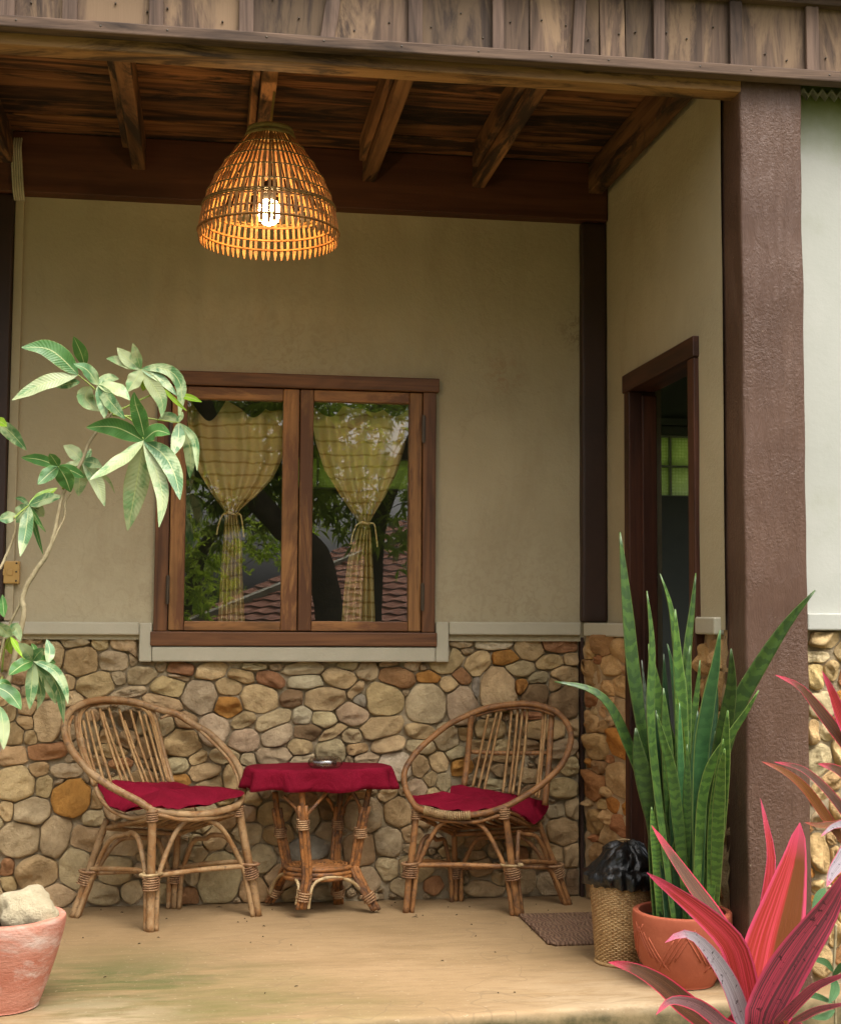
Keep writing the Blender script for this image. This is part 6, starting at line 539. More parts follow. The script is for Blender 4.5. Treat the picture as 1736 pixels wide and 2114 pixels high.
# ---------------------------------------------------------------- posts and pillar
def rough_post(name,label,x0,x1,y0,y1,z0,z1,mat,amp=.003,group=None,cat='post'):
    b=MB(); n=6; nz=int((z1-z0)/.03); ring=[]
    for i in range(n): ring.append((i/n,0))
    for i in range(n): ring.append((1,i/n))
    for i in range(n): ring.append((1-i/n,1))
    for i in range(n): ring.append((0,1-i/n))
    m=len(ring); vs=[];fs=[]
    for j in range(nz+1):
        z=z0+(z1-z0)*j/nz
        for u,v in ring:
            x=x0+(x1-x0)*u; y=y0+(y1-y0)*v; a=amp
            vs.append((x+noise.noise((x*9,z*5,y*9))*a,y+noise.noise((x*9+7,z*5,y*9))*a,z))
    for j in range(nz):
        for k in range(m): fs.append((j*m+k,j*m+(k+1)%m,(j+1)*m+(k+1)%m,(j+1)*m+k))
    fs.append(tuple(nz*m+k for k in range(m))); fs.append(tuple(m-1-k for k in range(m)))
    b.add(vs,fs); o=b.build(name,mat,None,False); bv=o.modifiers.new('b','BEVEL'); bv.width=.008; bv.segments=2; bv.limit_method='ANGLE'; bv.angle_limit=math.radians(50)
    o.data.polygons.foreach_set('use_smooth',[True]*len(o.data.polygons)); 
    return tag(o,label,cat,group)
rough_post('pillar','brown painted rough plaster pillar at the front corner of the porch',1.579,1.776,-1.443,-1.262,-.02,2.745,M_brownpaint,.004,cat='pillar')
rough_post('post','dark brown post in the corner between window wall and door wall',1.464,1.567,-.028,.06,1.077,2.690,M_darkpaint,.002)
rough_post('post','dark brown post at the far left edge beside the pale cable trunking',-.90,-.757,-.03,.05,1.067,2.690,M_darkpaint,.002)
b=MB(); b.box(1.466,1.478,.008,.05,.0,1.016); tag(b.build('corner_strip',M_darkpaint,None,False),'thin dark strip in the corner where the two stone bases meet','dark_strip')  # narrow dark strip filling the corner between the two stone bases
# ---------------------------------------------------------------- porch roof
roof=thing('porch_roof','dark stained timber porch roof with weathered board fascia and rafters','roof',(.4,-.7,2.9))
y=-1.36; k=0
while y<-.06:
    wd=random.uniform(.125,.15); y2=min(y+wd,-.052); b=MB(); dz=random.uniform(-.004,.004)
    b.box(-3.2,1.568,y+.003,y2-.002,2.925+dz,2.945+dz); b.build('ceiling_board',M_ceil,roof,False,.003); y+=wd
for x in(-2.2,-1.72,-1.25,-.785,-.297,.168,.595,1.03,1.512):
    b=MB(); wd=.05 if x<1.4 else .06; x0=x-wd/2+random.uniform(-.004,.004); yb=-.012 if False else -.052
    b.box(x0,x0+wd,-1.36,-.053,2.80,2.923); b.build('rafter',M_rafter,roof,False,.004)
    if x<1.4:
        b=MB(); b.box(x0-.028,x0-.003,-1.30,-.20,2.835,2.923); b.build('rafter_cleat',M_rafter,roof,False,.003)
b=MB(); b.box(-3.2,1.583,-1.442,-1.362,2.703,2.92); b.build('header_beam',M_header,roof,False,.004)
b=MB(); b.box(-3.2,3.6,-1.440,-1.40,2.95,2.985); b.build('fascia_rail',M_trim,roof,False)
edges=[-.61,-.40,-.165,.085,.32,.57,.82,.915,1.065,1.13,1.21,1.31,1.55,1.80,1.98]
xs=[-3.2,-2.95,-2.7,-2.4,-2.1,-1.85,-1.6,-1.3,-1.05,-.85]+edges+[2.2,2.5,2.8,3.1,3.4,3.6]
for a,c in zip(xs,xs[1:]):
    b=MB(); yo=random.uniform(0,.005); t=random.uniform(-.003,.003)
    vs=[(x+(t if zz>2.8 else -t),yy-yo,zz) for zz in(2.748,2.982) for yy in(-1.463,-1.445) for x in(a+.0015,c-.0015)]
    b.add(vs,[(0,2,3,1),(4,5,7,6),(0,1,5,4),(2,6,7,3),(0,4,6,2),(1,3,7,5)]); b.build('fascia_board',M_board,roof,False,.002)
for a,c,tilt in((-.608,-.566,0),(-.437,-.395,0),(-.197,-.156,0),(.057,.10,0),(.29,.333,.03),(.548,.591,0),(.799,.834,0),(1.039,1.075,.012),(1.293,1.328,0),(1.533,1.572,0),(1.777,1.818,0),(2.1,2.14,0),(2.5,2.54,0),(-.9,-.86,0),(-1.3,-1.26,0),(-1.8,-1.76,0),(-2.4,-2.36,0)):
    b=MB(); z0=2.762+random.uniform(0,.006); yb=-1.468
    vs=[(x+(tilt if zz>2.8 else 0),yy,zz) for zz in(z0,2.972) for yy in(yb-.017,yb) for x in(a,c)]
    b.add(vs,[(0,2,3,1),(4,5,7,6),(0,1,5,4),(2,6,7,3),(0,4,6,2),(1,3,7,5)]); b.build('batten',M_batten,roof,False,.003)
b=MB(); b.box(-3.2,3.6,-1.497,-1.447,2.733,2.767); trim=b.build('trim_board',M_trim,roof,False,.004)
b=MB(); b.box(-3.2,3.6,-1.497,-1.447,2.972,3.012); trim2=b.build('trim_board',M_trim,roof,False,.004)
for k in range(30):
    x=-2.9+k*.215+random.uniform(-.04,.04); b=MB(); b.tube([(x,-1.4978,2.752),(x,-1.496,2.752)],.0032,8); b.build('nail',M_steel,trim,True)
for k in range(34):
    x=-.6+k*.077+random.uniform(-.02,.02); b=MB(); zz=2.80+random.uniform(0,.09); b.tube([(x,-1.470,zz),(x,-1.4625,zz)],.0028,6); b.build('nail',M_steel,trim,True)
b=MB(); vs=[];fs=[]; n=130
for j,(yy,zz) in enumerate(((-1.56,3.02),(.15,3.28))):
    for i in range(n+1): vs.append((-3.3+6.95*i/n,yy,zz+.012*math.cos(i*PI)))
for i in range(n): fs.append((i,i+1,n+2+i,n+1+i))
b.add(vs,fs); o=b.build('roof_sheet',M_sheet,roof,False); sm=o.modifiers.new('s','SOLIDIFY'); sm.thickness=.006
# corrugated sheet edge under the eave on the right
b=MB(); vs=[];fs=[]; n=60
for r,(yy,zz) in enumerate(((-1.405,2.737),(-1.37,2.737))):
    for i in range(n+1):
        x=1.785+i*.0155; vs.append((x+.008*r,yy,zz+(.009 if i%2 else -.011)))
for i in range(n): fs.append((i,i+1,n+2+i,n+1+i))
b.add(vs,fs); o=b.build('corrugated_sheet',M_sheet,None,False); sm=o.modifiers.new('s','SOLIDIFY'); sm.thickness=.009
tag(o,'grey corrugated sheet edge tucked under the fascia right of the pillar','roof sheet')
# main house roof over the rooms, and the rooms' walls
hr=thing('house_roof','grey sheet gable roof of the house rising behind the porch roof','roof',(.5,1.5,3.3))
for nm,pts in(('roof_slope',((-3.4,.0,3.27),(3.9,.0,3.27),(3.9,1.7,4.0),(-3.4,1.7,4.0))),('roof_slope',((-3.4,1.702,4.0),(3.9,1.702,4.0),(3.9,3.6,3.2),(-3.4,3.6,3.2))),('roof_slope',((1.62,-1.39,3.03),(3.9,-1.39,3.03),(3.9,-.002,3.27),(1.62,-.002,3.27)))):
    b=MB(); b.add(pts,[(0,1,2,3)]); o=b.build(nm,M_sheet,hr,False); sm=o.modifiers.new('s','SOLIDIFY'); sm.thickness=.04
def rw(label,boxes):
    b=MB()
    for bx in boxes: b.box(*bx)
    return tag(b.build('room_wall',M_room,None,False),label,'wall')
gb=[(2.67,3.24,1.856,2.236),(.45,1.41,1.862,2.052)]
z=3.0
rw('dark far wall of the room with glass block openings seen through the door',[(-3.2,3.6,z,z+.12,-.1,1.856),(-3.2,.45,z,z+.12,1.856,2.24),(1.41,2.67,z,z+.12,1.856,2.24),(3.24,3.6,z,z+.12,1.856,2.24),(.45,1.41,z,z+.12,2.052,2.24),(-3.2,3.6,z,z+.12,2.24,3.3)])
rw('dark end wall of the room behind the outer wall, with an unseen opening added for light',[(3.6,3.7,-1.36,.4,-.3,3.3),(3.6,3.7,.4,2.2,-.3,.9),(3.6,3.7,.4,2.2,2.2,3.3),(3.6,3.7,2.2,3.12,-.3,3.3)])  # unseen opening added in this wall to brighten the room
rw('low dark end wall of the room behind the porch wall, left open above to light the curtains',[(-3.3,-3.2,.07,2.99,-.3,.5)])  # only a low wall, left open above so daylight reaches the curtains
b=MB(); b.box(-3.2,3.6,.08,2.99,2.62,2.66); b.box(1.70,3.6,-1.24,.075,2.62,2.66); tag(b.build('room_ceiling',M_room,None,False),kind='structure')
b=MB(); b.box(1.6,3.6,2.96,2.995,2.30,2.345); b.box(2.6,3.3,2.965,2.995,2.243,2.29); tag(b.build('picture_rail',M_room,None,False),'pale ledge above the glass blocks seen through the open door','ledge')
for (x0,x1,z0,z1),lab in zip(gb,('patterned glass block panel tinted with the green of foliage beyond, seen through the open door','low row of glass blocks seen through the window behind the curtains')):
    g=thing('glass_block_window',lab,'glass block window',((x0+x1)/2,z,z0)); nx=round((x1-x0)/.19); nz=round((z1-z0)/.19)
    fb=MB()
    for i in range(nx+1): fb.box(x0+i*(x1-x0)/nx-.006,x0+i*(x1-x0)/nx+.006,z+.005,z+.10,z0,z1)
    for j in range(nz+1): fb.box(x0+.001,x1-.001,z+.007,z+.098,z0+j*(z1-z0)/nz-.006,z0+j*(z1-z0)/nz+.006)
    fb.build('joint',M_gjoint,g,False)
    for i in range(nx):
        for j in range(nz):
            q=MB(); q.box(x0+i*(x1-x0)/nx+.007,x0+(i+1)*(x1-x0)/nx-.007,z+.03,z+.07,z0+j*(z1-z0)/nz+.007,z0+(j+1)*(z1-z0)/nz-.007); q.build('glass_block',M_gblock,g,False,.004)
# ---------------------------------------------------------------- curtains
for ci,(rows,lab) in enumerate(zip(CURTAINS,('sheer cream striped curtain tied in a knot behind the left window pane','sheer cream striped curtain tied in a knot behind the right window pane'))):
    zr=[r[0] for r in rows]; nu=70; nv=90; b=MB(); vs=[];fs=[]
    def at(z_):
        for i in range(len(rows)-1):
            if rows[i][0]>=z_>=rows[i+1][0]:
                t=(rows[i][0]-z_)/(rows[i][0]-rows[i+1][0]); return [rows[i][k]+(rows[i+1][k]-rows[i][k])*t for k in(1,2)]
        return rows[0][1:] if z_>rows[0][0] else rows[-1][1:]
    ztop,zbot=zr[0],zr[-1]; zk=[r[0] for r in rows if r[2]-r[1]<.05]; zk=sum(zk)/len(zk)
    for j in range(nv+1):
        z_=ztop+(zbot-ztop)*j/nv; xl,xr=at(z_); wd=xr-xl
        for i in range(nu+1):
            u=i/nu; amp=.008+.020*min(1,.12/wd)*min(1,wd/.08); sag=(.05*math.sin(u*PI*2.0)**2 if z_>zk else 0)*max(0,(z_-zk)/(ztop-zk))**.7
            ph=u*PI*2*(5.5 if z_<zk else 5)+noise.noise((u*3,z_*2,ci))*1.5
            vs.append((xl+wd*u,.125+amp*math.sin(ph)+.02*noise.noise((u*2,z_*3,ci+5)),z_-sag-(.05*abs(math.sin(u*PI*2.5+ci*.6)) if z_>zk else 0)*max(0,(z_-zk)/(ztop-zk))))
    for j in range(nv):
        for i in range(nu): a=j*(nu+1)+i; fs.append((a,a+1,a+nu+2,a+nu+1))
    b.add(vs,fs); c=b.build('curtain',M_curtain); tag(c,lab,'curtain','tied curtains behind the window')
    xl,xr=at(zk); cx=(xl+xr)/2; r_=(xr-xl)/2+.004
    b=MB(); b.tube([(cx+r_*math.cos(t*PI/8),.125+.024*math.sin(t*PI/8),zk+.003*math.sin(t*PI/4)) for t in range(16)],.005,6,True)
    b.tube(smoothpts([(cx-r_*.6,.098,zk),(cx-.035,.095,zk-.01),(cx-.05,.10,zk-.05),(cx-.055,.10,zk-.085)],6),.0035,5); b.tube(smoothpts([(cx+r_*.6,.098,zk),(cx+.035,.095,zk-.005),(cx+.045,.10,zk-.05),(cx+.05,.10,zk-.095)],6),.0035,5)
    b.build('tie',M_curtain,c)
b=MB(); b.tube([(-.14,.14,1.972),(.82,.14,1.972)],.006,8); tag(b.build('curtain_rod',M_steel),'thin curtain rod inside the window head','curtain rod')
# ---------------------------------------------------------------- small wall fittings
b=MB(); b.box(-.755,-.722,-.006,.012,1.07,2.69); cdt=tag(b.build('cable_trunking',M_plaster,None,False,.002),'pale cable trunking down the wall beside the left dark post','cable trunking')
cb=thing('cable_bundle','bundle of cream cables bent over the brown beam at top left','cables',(-.745,-.05,2.69))
for k in range(5):
    x=-.768+k*.0085; b=MB(); b.tube(smoothpts([(x+.004,-.02,2.94),(x,-.062,2.87),(x+.004,-.058,2.80),(x+.012,-.06,2.70),(x+.013,-.02,2.668)],6),.0042,6); b.build('cable',M_cable,cb)
sp=thing('socket_plate','gold wall plate with switches on the plaster at the left edge','switch',(-.76,.0,1.25))
b=MB(); b.box(-.82,-.701,-.022,.012,1.208,1.293); b.build('plate',M_brass,sp,False,.004)
for x in(-.795,-.763,-.735):
    b=MB(); b.box(x-.010,x+.010,-.027,-.0225,1.238,1.262); b.build('rocker',M_brass,sp,False,.002)
for x,z_ in((-.712,1.252),(-.712,1.218),(-.712,1.284)):
    b=MB(); b.tube([(x,-.0245,z_),(x,-.0215,z_)],.0035,8); b.build('screw',M_steel,sp)
# ================================================================== PENDANT LAMP
random.seed(8)
LX,LY,LZ=.172,-.95,2.332
lamp=thing('pendant_lamp','lit bamboo strip bell lamp hanging by a cord from the porch rafter','lamp',(LX,LY,LZ))
prof=[(-.036,.222),(-.012,.2255),(0,.2245),(.03,.222),(.078,.212),(.122,.198),(.175,.174),(.225,.143),(.27,.110),(.31,.080),(.332,.066)]
sb=MB(); vs=[]
for h,r in prof:
    wd=(.0046 if h>-.03 else .0018)*(.55+.45*r/.2245)
    if h==-.012: wd=.0062
    for s in(-1,1):
        for t in(-.0016,.0016): vs.append((r+t,wd*s,h))
fs=[]
for i in range(len(prof)-1):
    a=i*4; fs+=[(a,a+2,a+6,a+4),(a+1,a+5,a+7,a+3),(a,a+4,a+5,a+1),(a+2,a+3,a+7,a+6)]
rings=MB()
def hoopring(b,h,r,rad,n=64,wave=0): b.tube([(LX+(r+wave*math.sin(k*PI))*math.cos(2*PI*k/n),LY+(r+wave*math.sin(k*PI))*math.sin(2*PI*k/n),LZ+h) for k in range(n)],rad,6,True)
hoopring(rings,.334,.066,.011); hoopring(rings,.314,.075,.009)
shade=rings.build('lamp_shade',M_rope,lamp)
sb.add(vs,fs); strip0=sb.build('strip',M_strip,shade,False); sme=strip0.data; NS=66
for k in range(NS):
    o=strip0 if k==0 else strip0.copy()
    if k: link(o); o.parent=shade
    a=2*PI*(k+random.uniform(-.12,.12))/NS
    o.matrix_parent_inverse=shade.matrix_world.inverted(); o.matrix_world=Matrix.Translation((LX,LY,LZ))@Matrix.Rotation(a,4,'Z')@Matrix.Scale(random.uniform(.985,1.01),4,(0,0,1))
for h,r,rad,out_ in((.0,.2245,.0035,1),(.0,.2245,.0035,-1),(.032,.2215,.0035,-1),(.078,.212,.003,1),(.085,.210,.003,1),(.072,.213,.003,-1),(.122,.198,.0026,1),(.175,.174,.0026,1),(.225,.143,.0026,1),(.272,.109,.0026,1)):
    b=MB(); hoopring(b,h,r+.003*out_,rad); b.build('ring',M_strip if out_<0 or h<.02 else M_ring,shade)
b=MB(); b.lathe([(.0,.17),(.016,.168),(.02,.145),(.02,.107),(.0,.105)],(LX,LY,LZ),16); b.build('bulb_holder',M_dark,lamp)
b=MB(); b.lathe([(0,.025),(.018,.028),(.031,.039),(.034,.060),(.032,.093),(.024,.103),(0,.105)],(LX,LY,LZ),24); b.build('bulb',M_bulb,lamp)
b=MB(); b.tube(smoothpts([(LX,LY,LZ+.17),(LX+.002,LY,LZ+.335),(LX+.004,LY,2.72),(LX+.012,LY,2.805)],6),.0042,6); b.build('cord',M_rope,lamp)
# ================================================================== CHAIRS
def cane(pts,r,n=10,jit=.06):
    rr=[]; ph=random.uniform(0,9)
    for i,p in enumerate(pts):
        s=noise.noise((i*.55,ph,0)); rr.append(r*(1+jit*s+(.10 if (i+int(ph*7))%9==0 else 0)))
    b=MB(); b.tube(pts,rr,n); return b
def coil(a,b_,r,turns,rad,mat,parent,name='binding',squash=1):
    a,b_=Vector(a),Vector(b_); t=(b_-a).normalized(); x=t.orthogonal().normalized(); y=t.cross(x); n=turns*12
    pts=[a.lerp(b_,i/n)+(x*math.cos(2*PI*i/12)+y*math.sin(2*PI*i/12))*r*(1+.06*math.sin(i*1.7)) for i in range(n+1)]
    bb=MB(); bb.tube(pts,rad,5); return bb.build(name,mat,parent)
def make_chair(key,label,mat,hr=.0165):
    d=CHAIRS[key]; F=[Vector(p) for p in d['feet']]; T=[Vector(p) for p in d['tops']]
    root=thing('rattan_chair',label,'chair',tuple(sum(F,Vector())/4),'rattan hoop chairs beside the table')
    H=smoothpts(d['hoop'],5,True)
    b=MB(); ph=random.uniform(0,9); b.tube([p+Vector((noise.noise((i*.12,ph,0)),noise.noise((i*.12,ph,3)),noise.noise((i*.12,ph,6))))*.003 for i,p in enumerate(H)],[hr*(1+.07*noise.noise((i*.5,ph,1))+(.09 if i%13==0 else 0)) for i in range(len(H))],12,True); b.build('hoop',mat,root)
    for i in range(4):
        a,c=F[i],T[i]; bow=Vector((noise.noise((i,ph,0)),noise.noise((i,ph,4)),0))*.006
        pts=smoothpts([a,a.lerp(c,.35)+bow,a.lerp(c,.7)-bow*.5,c],5); leg=cane(pts,(.0148 if i<2 else .013)*(1 if key=='L' else .86)).build('leg',mat,root)
        cc=a.lerp(c,.40); dz=(c-a).normalized(); coil(cc-dz*.028,cc+dz*.022,.028 if i<2 else .0255,6,.0028,M_wrap,leg)
    order=[0,1,2,3]
    for i in range(4):
        j=(i+1)%4; A_,B_=F[i],F[j]; TA,TB=T[i],T[j]; dr=(B_-A_).normalized(); o=dr*.0235
        out_=Vector((0,0,0))
        mid=(TA+TB)/2; mid.z=min(TA.z,TB.z)-.034
        pts=smoothpts([A_+o*.95,A_.lerp(TA,.25)+o,A_.lerp(TA,.46)+o*1.25,A_.lerp(TA,.46).lerp(mid,.46)+Vector((0,0,.05))+o*.4,mid.lerp(TA,.16)+Vector((0,0,-.008)),mid,mid.lerp(TB,.16)+Vector((0,0,-.008)),B_.lerp(TB,.46).lerp(mid,.46)+Vector((0,0,.05))-o*.4,B_.lerp(TB,.46)-o*1.25,B_.lerp(TB,.25)-o,B_-o*.95],5)
        cane(pts,.009*(1 if key=='L' else .92),9).build('arch',mat,root)
        a,c=A_.lerp(TA,.47)+o*.2,B_.lerp(TB,.47)-o*.2; dz=Vector((0,0,.008 if i%2 else -.008))
        cane(smoothpts([a+dz,(a+c)/2+dz+Vector((0,0,.004)),c+dz],6),.0088,8).build('stretcher',mat,root)
        b=MB(); hz=A_.lerp(TA,.47); x=dr; y=Vector((-dr.y,dr.x,0))
        b.tube([hz+x*.040*math.cos(2*PI*k/16)*1.0+y*.026*math.sin(2*PI*k/16) for k in range(16)],.005,6,True); b.build('stretcher_loop',M_slatp if i==0 else M_wrap,root)
    for i in range(2):
        t=T[i]; coil(t+Vector((0,0,-.045)),t+Vector((0,0,-.005)),.0195,5,.003,M_wrap,root)
    if key=='L':
        cane(smoothpts(d['inner'],4),.006,6).build('inner_hoop',mat,root); cane(smoothpts(d['inner2'],4),.006,6).build('inner_hoop',mat,root)
        B=smoothpts(d['back'],4); cane(B,.0075,8).build('back_frame',M_slat,root)
        cx=sum((p for p in B),Vector())/len(B); cane([cx+(p-cx)*1.055+Vector((0,.01,.004)) for p in B],.0095,8).build('back_frame',mat,root)
        cane([cx+(p-cx)*.955+Vector((0,-.004,0)) for p in B],.0045,6).build('back_frame',M_slat,root)
        P0=B[len(B)//5]; P1=B[-len(B)//5]
        post=MB(); post.tube(smoothpts([Vector(d['back'][2])+Vector((-.014,.014,.05)),Vector(d['back'][1])+Vector((-.008,.02,0)),Vector(d['back'][0])+Vector((0,.01,0))],5),.011,8); post.build('back_post',mat,root)
    else:
        for p in d['posts']: cane(smoothpts(p,5),.0115,9).build('back_post',mat,root)
        cane(smoothpts([Vector(p)+Vector((0,.018,0)) for p in d['rail']],5),.0085,8).build('back_rail',mat,root)
        cane(smoothpts([Vector(p)+Vector((0,.006,-.016)) for p in d['hoop'][9:15]],4),.006,6).build('back_rail',mat,root)
        # binding on the front of the hoop
        Hp=smoothpts(d['hoop'][25:29],8); pts=[]; n=0
        for i in range(len(Hp)-1):
            a,c=Hp[i],Hp[i+1]; t=(c-a).normalized(); x=t.orthogonal().normalized(); y=t.cross(x)
            for k in range(10): pts.append(a.lerp(c,k/10)+(x*math.cos(2*PI*k/10)+y*math.sin(2*PI*k/10))*(hr+.003))
        b=MB(); b.tube(pts,.0026,5); b.build('binding',M_slatp,root)
    for s in d['slats']:
        pts=smoothpts(s,6); pts=[p+Vector((0,.004*noise.noise((i*.3,s[0][0]*30,0)),0)) for i,p in enumerate(pts)]
        cane(pts,.0052,6).build('slat',M_slat,root)
    cane(smoothpts(d['lowrim'],5),.0075,7).build('seat_rim',mat,root)
    low=[p.copy() for p in T]
    for k in range(9):
        u=(k+.5)/9; a=low[0].lerp(low[1],u); c=low[3].lerp(low[2],u); a.z-=.022; c.z-=.01; m=(a+c)/2; m.z-=.02
        cane(smoothpts([a,m,c],6),.006,6).build('seat_slat',mat,root)
    for a,c in((0,1),(1,2),(2,3),(3,0)):
        p,q=low[a]+Vector((0,0,-.030)),low[c]+Vector((0,0,-.030)); cane(smoothpts([p,(p+q)/2,q],6),.009,8).build('seat_rail',mat,root)
    return root
make_chair('L','pale weathered rattan hoop chair left of the red table, angled toward it',M_caneL,.0128)
make_chair('R','amber rattan hoop chair right of the red table with several missing back slats',M_caneR,.0115)
def cushion(key,label,fold=0):
    bd=smoothpts(CHAIRS[key]['cushion'],4,True); n=len(bd); c=sum(bd,Vector())/n; b=MB(); vs=[];fs=[]
    rr=[1.0,.985,.94,.86,.74,.58,.4,.2]
    for side in(1,-1):
        base=len(vs)
        for f_ in rr:
            for i,p in enumerate(bd):
                q=c+(p-c)*f_; h=(1-f_**4)*(.022 if side>0 else -.016)
                wr=noise.noise((q.x*14,q.y*14,q.z*9))*.012*(1-f_*.4)+abs(noise.noise((q.x*22,q.y*16,1)))*.012+noise.noise((q.x*50,q.y*50,1))*.003
                q=q+Vector((0,-.002*side,h+(wr if side>0 else 0)))
                if f_==1.0: q=q+Vector((0,0,.004*math.sin(i*1.1)))
                vs.append(q)
        vs.append(c+Vector((0,0,.024*side)))
        for r in range(len(rr)-1):
            for i in range(n):
                a,b_,c_,d_=base+r*n+i,base+r*n+(i+1)%n,base+(r+1)*n+(i+1)%n,base+(r+1)*n+i
                fs.append((a,b_,c_,d_) if side>0 else (d_,c_,b_,a))
        for i in range(n): fs.append((base+(len(rr)-1)*n+i,base+(len(rr)-1)*n+(i+1)%n,len(vs)-1))
    b.add(vs,fs); return tag(b.build('seat_cushion',M_wine),label,'cushion','wine red seat cushions')
cushion('L','flat wine red cushion on the left rattan chair seat'); cushion('R','rumpled wine red cushion folded up on the right rattan chair seat')
# ================================================================== TABLE
tb=thing('rattan_table','small rattan table with a splayed leg frame between the two chairs','table',(.43,-.12,0))
for L in TABLE['legs']:
    pts=smoothpts(L,5); leg=cane(pts,.0115,9).build('leg',M_caneT,tb)
    t=Vector((1,0,0))
    for s in(-1,1): cane([p+Vector((s*.0125,-.006+.002*s,0)) for p in pts[3:]],.0078,7).build('leg_cane',M_caneT,leg)
    a=pts[int(len(pts)*.25)]; coil(a+Vector((0,0,.012)),a+Vector((0,0,-.025)),.0225,5,.003,M_wrap,leg); a=pts[int(len(pts)*.82)]; e=pts[int(len(pts)*.82)+1]; dd=(e-a).normalized(); coil(a-dd*.018,a+dd*.018,.024,4,.0034,M_wrap,leg)
for L in TABLE['braces']: cane(smoothpts(L,5),.0065,7).build('brace',M_caneT,tb)
for L in TABLE['arcs']: cane(smoothpts(L,5),.0062,7).build('arch',M_slatp,tb)
sx,sy,sz=TABLE['shelf']; b=MB()
for r,z_ in((.122,0),(.121,-.018),(.122,-.034)): b.tube([(sx+r*math.cos(2*PI*k/40),sy+.72*r*math.sin(2*PI*k/40),sz+z_) for k in range(40)],.0095,7,True)
sh=b.build('shelf',M_caneT,tb)
for k in range(9):
    r=.112*(k+.5)/9; b=MB(); b.tube([(sx+r*math.cos(2*PI*j/30),sy+.72*r*math.sin(2*PI*j/30),sz+.006+.003*math.sin(j*2.1+k)) for j in range(30)],.0058,5,True); b.build('shelf_ring',M_caneT,sh)
TX,TY,TZ,TA_,TB_=.417,-.168,.532,.270,.128
def sup(t,a,b_,e=2.6):
    c,s=math.cos(t),math.sin(t); r=1/((abs(c))**e+(abs(s))**e)**(1/e); return a*c*r,b_*s*r
b=MB(); n=48; vs=[];fs=[]
for z_ in(TZ-.002,TZ-.022):
    for k in range(n): x,y=sup(2*PI*k/n,TA_-.004,TB_-.004); vs.append((TX+x,TY+y,z_))
for k in range(n): fs.append((k,(k+1)%n,n+(k+1)%n,n+k))
fs.append(tuple(range(n))); fs.append(tuple(reversed(range(n,2*n)))); b.add(vs,fs); b.build('table_top',M_caneT,tb,False)
b=MB(); n=160; vs=[];fs=[]; rows=[(0.0,0,0),(.35,0,0),(.7,0,0),(.9,0,0),(.98,0,0),(1.0,-.002,.03),(1.014,-.010,.15),(1.022,-.026,.4),(1.03,-.045,.7),(1.038,-.060,.88),(1.045,-.076,1.05)]
for f_,dz,wv in rows:
    for k in range(n):
        t=2*PI*k/n; x,y=sup(t,TA_,TB_); fl=wv*(.016*math.sin(t*13+2.2*math.sin(t*2))+.02*noise.noise((math.cos(t)*5,math.sin(t)*5,1))); L=math.hypot(x,y)+1e-6
        zz=dz*(1+.26*noise.noise((math.cos(t)*2.6,math.sin(t)*2.6,7))) 
        vs.append((TX+x*f_+x/L*fl,TY+y*f_+y/L*fl,TZ+.004+zz+.003*noise.noise((x*f_*16,y*f_*16,0))))
for r in range(len(rows)-1):
    for k in range(n): fs.append((r*n+k,r*n+(k+1)%n,(r+1)*n+(k+1)%n,(r+1)*n+k))
b.add(vs,fs); cl_=b.build('tablecloth',M_wine); sm=cl_.modifiers.new('s','SOLIDIFY'); sm.thickness=.002
tag(cl_,'wine red cloth with wavy hem draped over the small table','tablecloth')
b=MB(); prof=[(.0,.006),(.040,.006),(.048,.033),(.053,.036),(.060,.026),(.063,.012),(.054,.001),(.0,.0)]; n=48; vs=[];fs=[]
for j,(r,z_) in enumerate(prof):
    for k in range(n): a=2*PI*k/n; rr=r*(1+(.03*math.cos(k*PI) if 3<j<6 else 0)); vs.append((.435+rr*math.cos(a),-.225+rr*math.sin(a),TZ+.0075+z_))
for j in range(len(prof)-1):
    for k in range(n): fs.append((j*n+k,(j+1)*n+k,(j+1)*n+(k+1)%n,j*n+(k+1)%n))
b.add(vs,fs); tag(b.build('ashtray',M_ash),'clear ribbed glass ashtray on the wine red tablecloth','ashtray')
# ================================================================== POTS, BASKET, MAT
def pot(label,c,prof,mat,soil_z,soil_r,group=None,pattern=False):
    root=thing('plant_pot',label,'pot',c,group); b=MB(); n=72; P_=smoothpts([(r,0,z) for r,z in prof],6); pr=[(p.x,p.z) for p in P_]
    b.lathe(pr,c,n,.006); bd=b.build('pot_body',mat,root)
    if pattern:
        g=MB()
        for k in range(44):
            a0=2*PI*k/44; s=1 if (k//4)%2 else -1; za,zb=(.055+.035*(k%4)/3,.15+.035*(k%4)/3) if s>0 else (.09-.035*(k%4)/3,.185-.035*(k%4)/3)
            pts=[]
            for i in range(7):
                z_=za+(zb-za)*i/6; rr=max(r for r,zz in pr if abs(zz-z_)<.012); a=a0+s*.42*(i/6-.5); pts.append((c[0]+(rr-.0009)*math.cos(a),c[1]+(rr-.0009)*math.sin(a),c[2]+z_))
            g.tube(pts,.0023,6)
        g.build('relief_pattern',mat,bd)
    s=MB(); vs=[];fs=[]; rr=[0,.3,.6,.85,1.0]
    for f_ in rr:
        for k in range(36): a=2*PI*k/36; vs.append((c[0]+soil_r*f_*math.cos(a),c[1]+soil_r*f_*math.sin(a),c[2]+soil_z+noise.noise((f_*5*math.cos(a),f_*5*math.sin(a),3))*.012))
    for r in range(4):
        for k in range(36): fs.append((r*36+k,r*36+(k+1)%36,(r+1)*36+(k+1)%36,(r+1)*36+k))
    s.add(vs,fs); s.build('soil',M_soil,root); return root
pot('red terracotta pot with a herringbone relief holding the snake plant',(1.432,-1.282,0.003),[(.0,.0),(.085,.0),(.096,.006),(.120,.05),(.140,.11),(.148,.17),(.1485,.205),(.144,.213),(.134,.213),(.129,.205),(.127,.15)],M_terra,.185,.130,pattern=True)
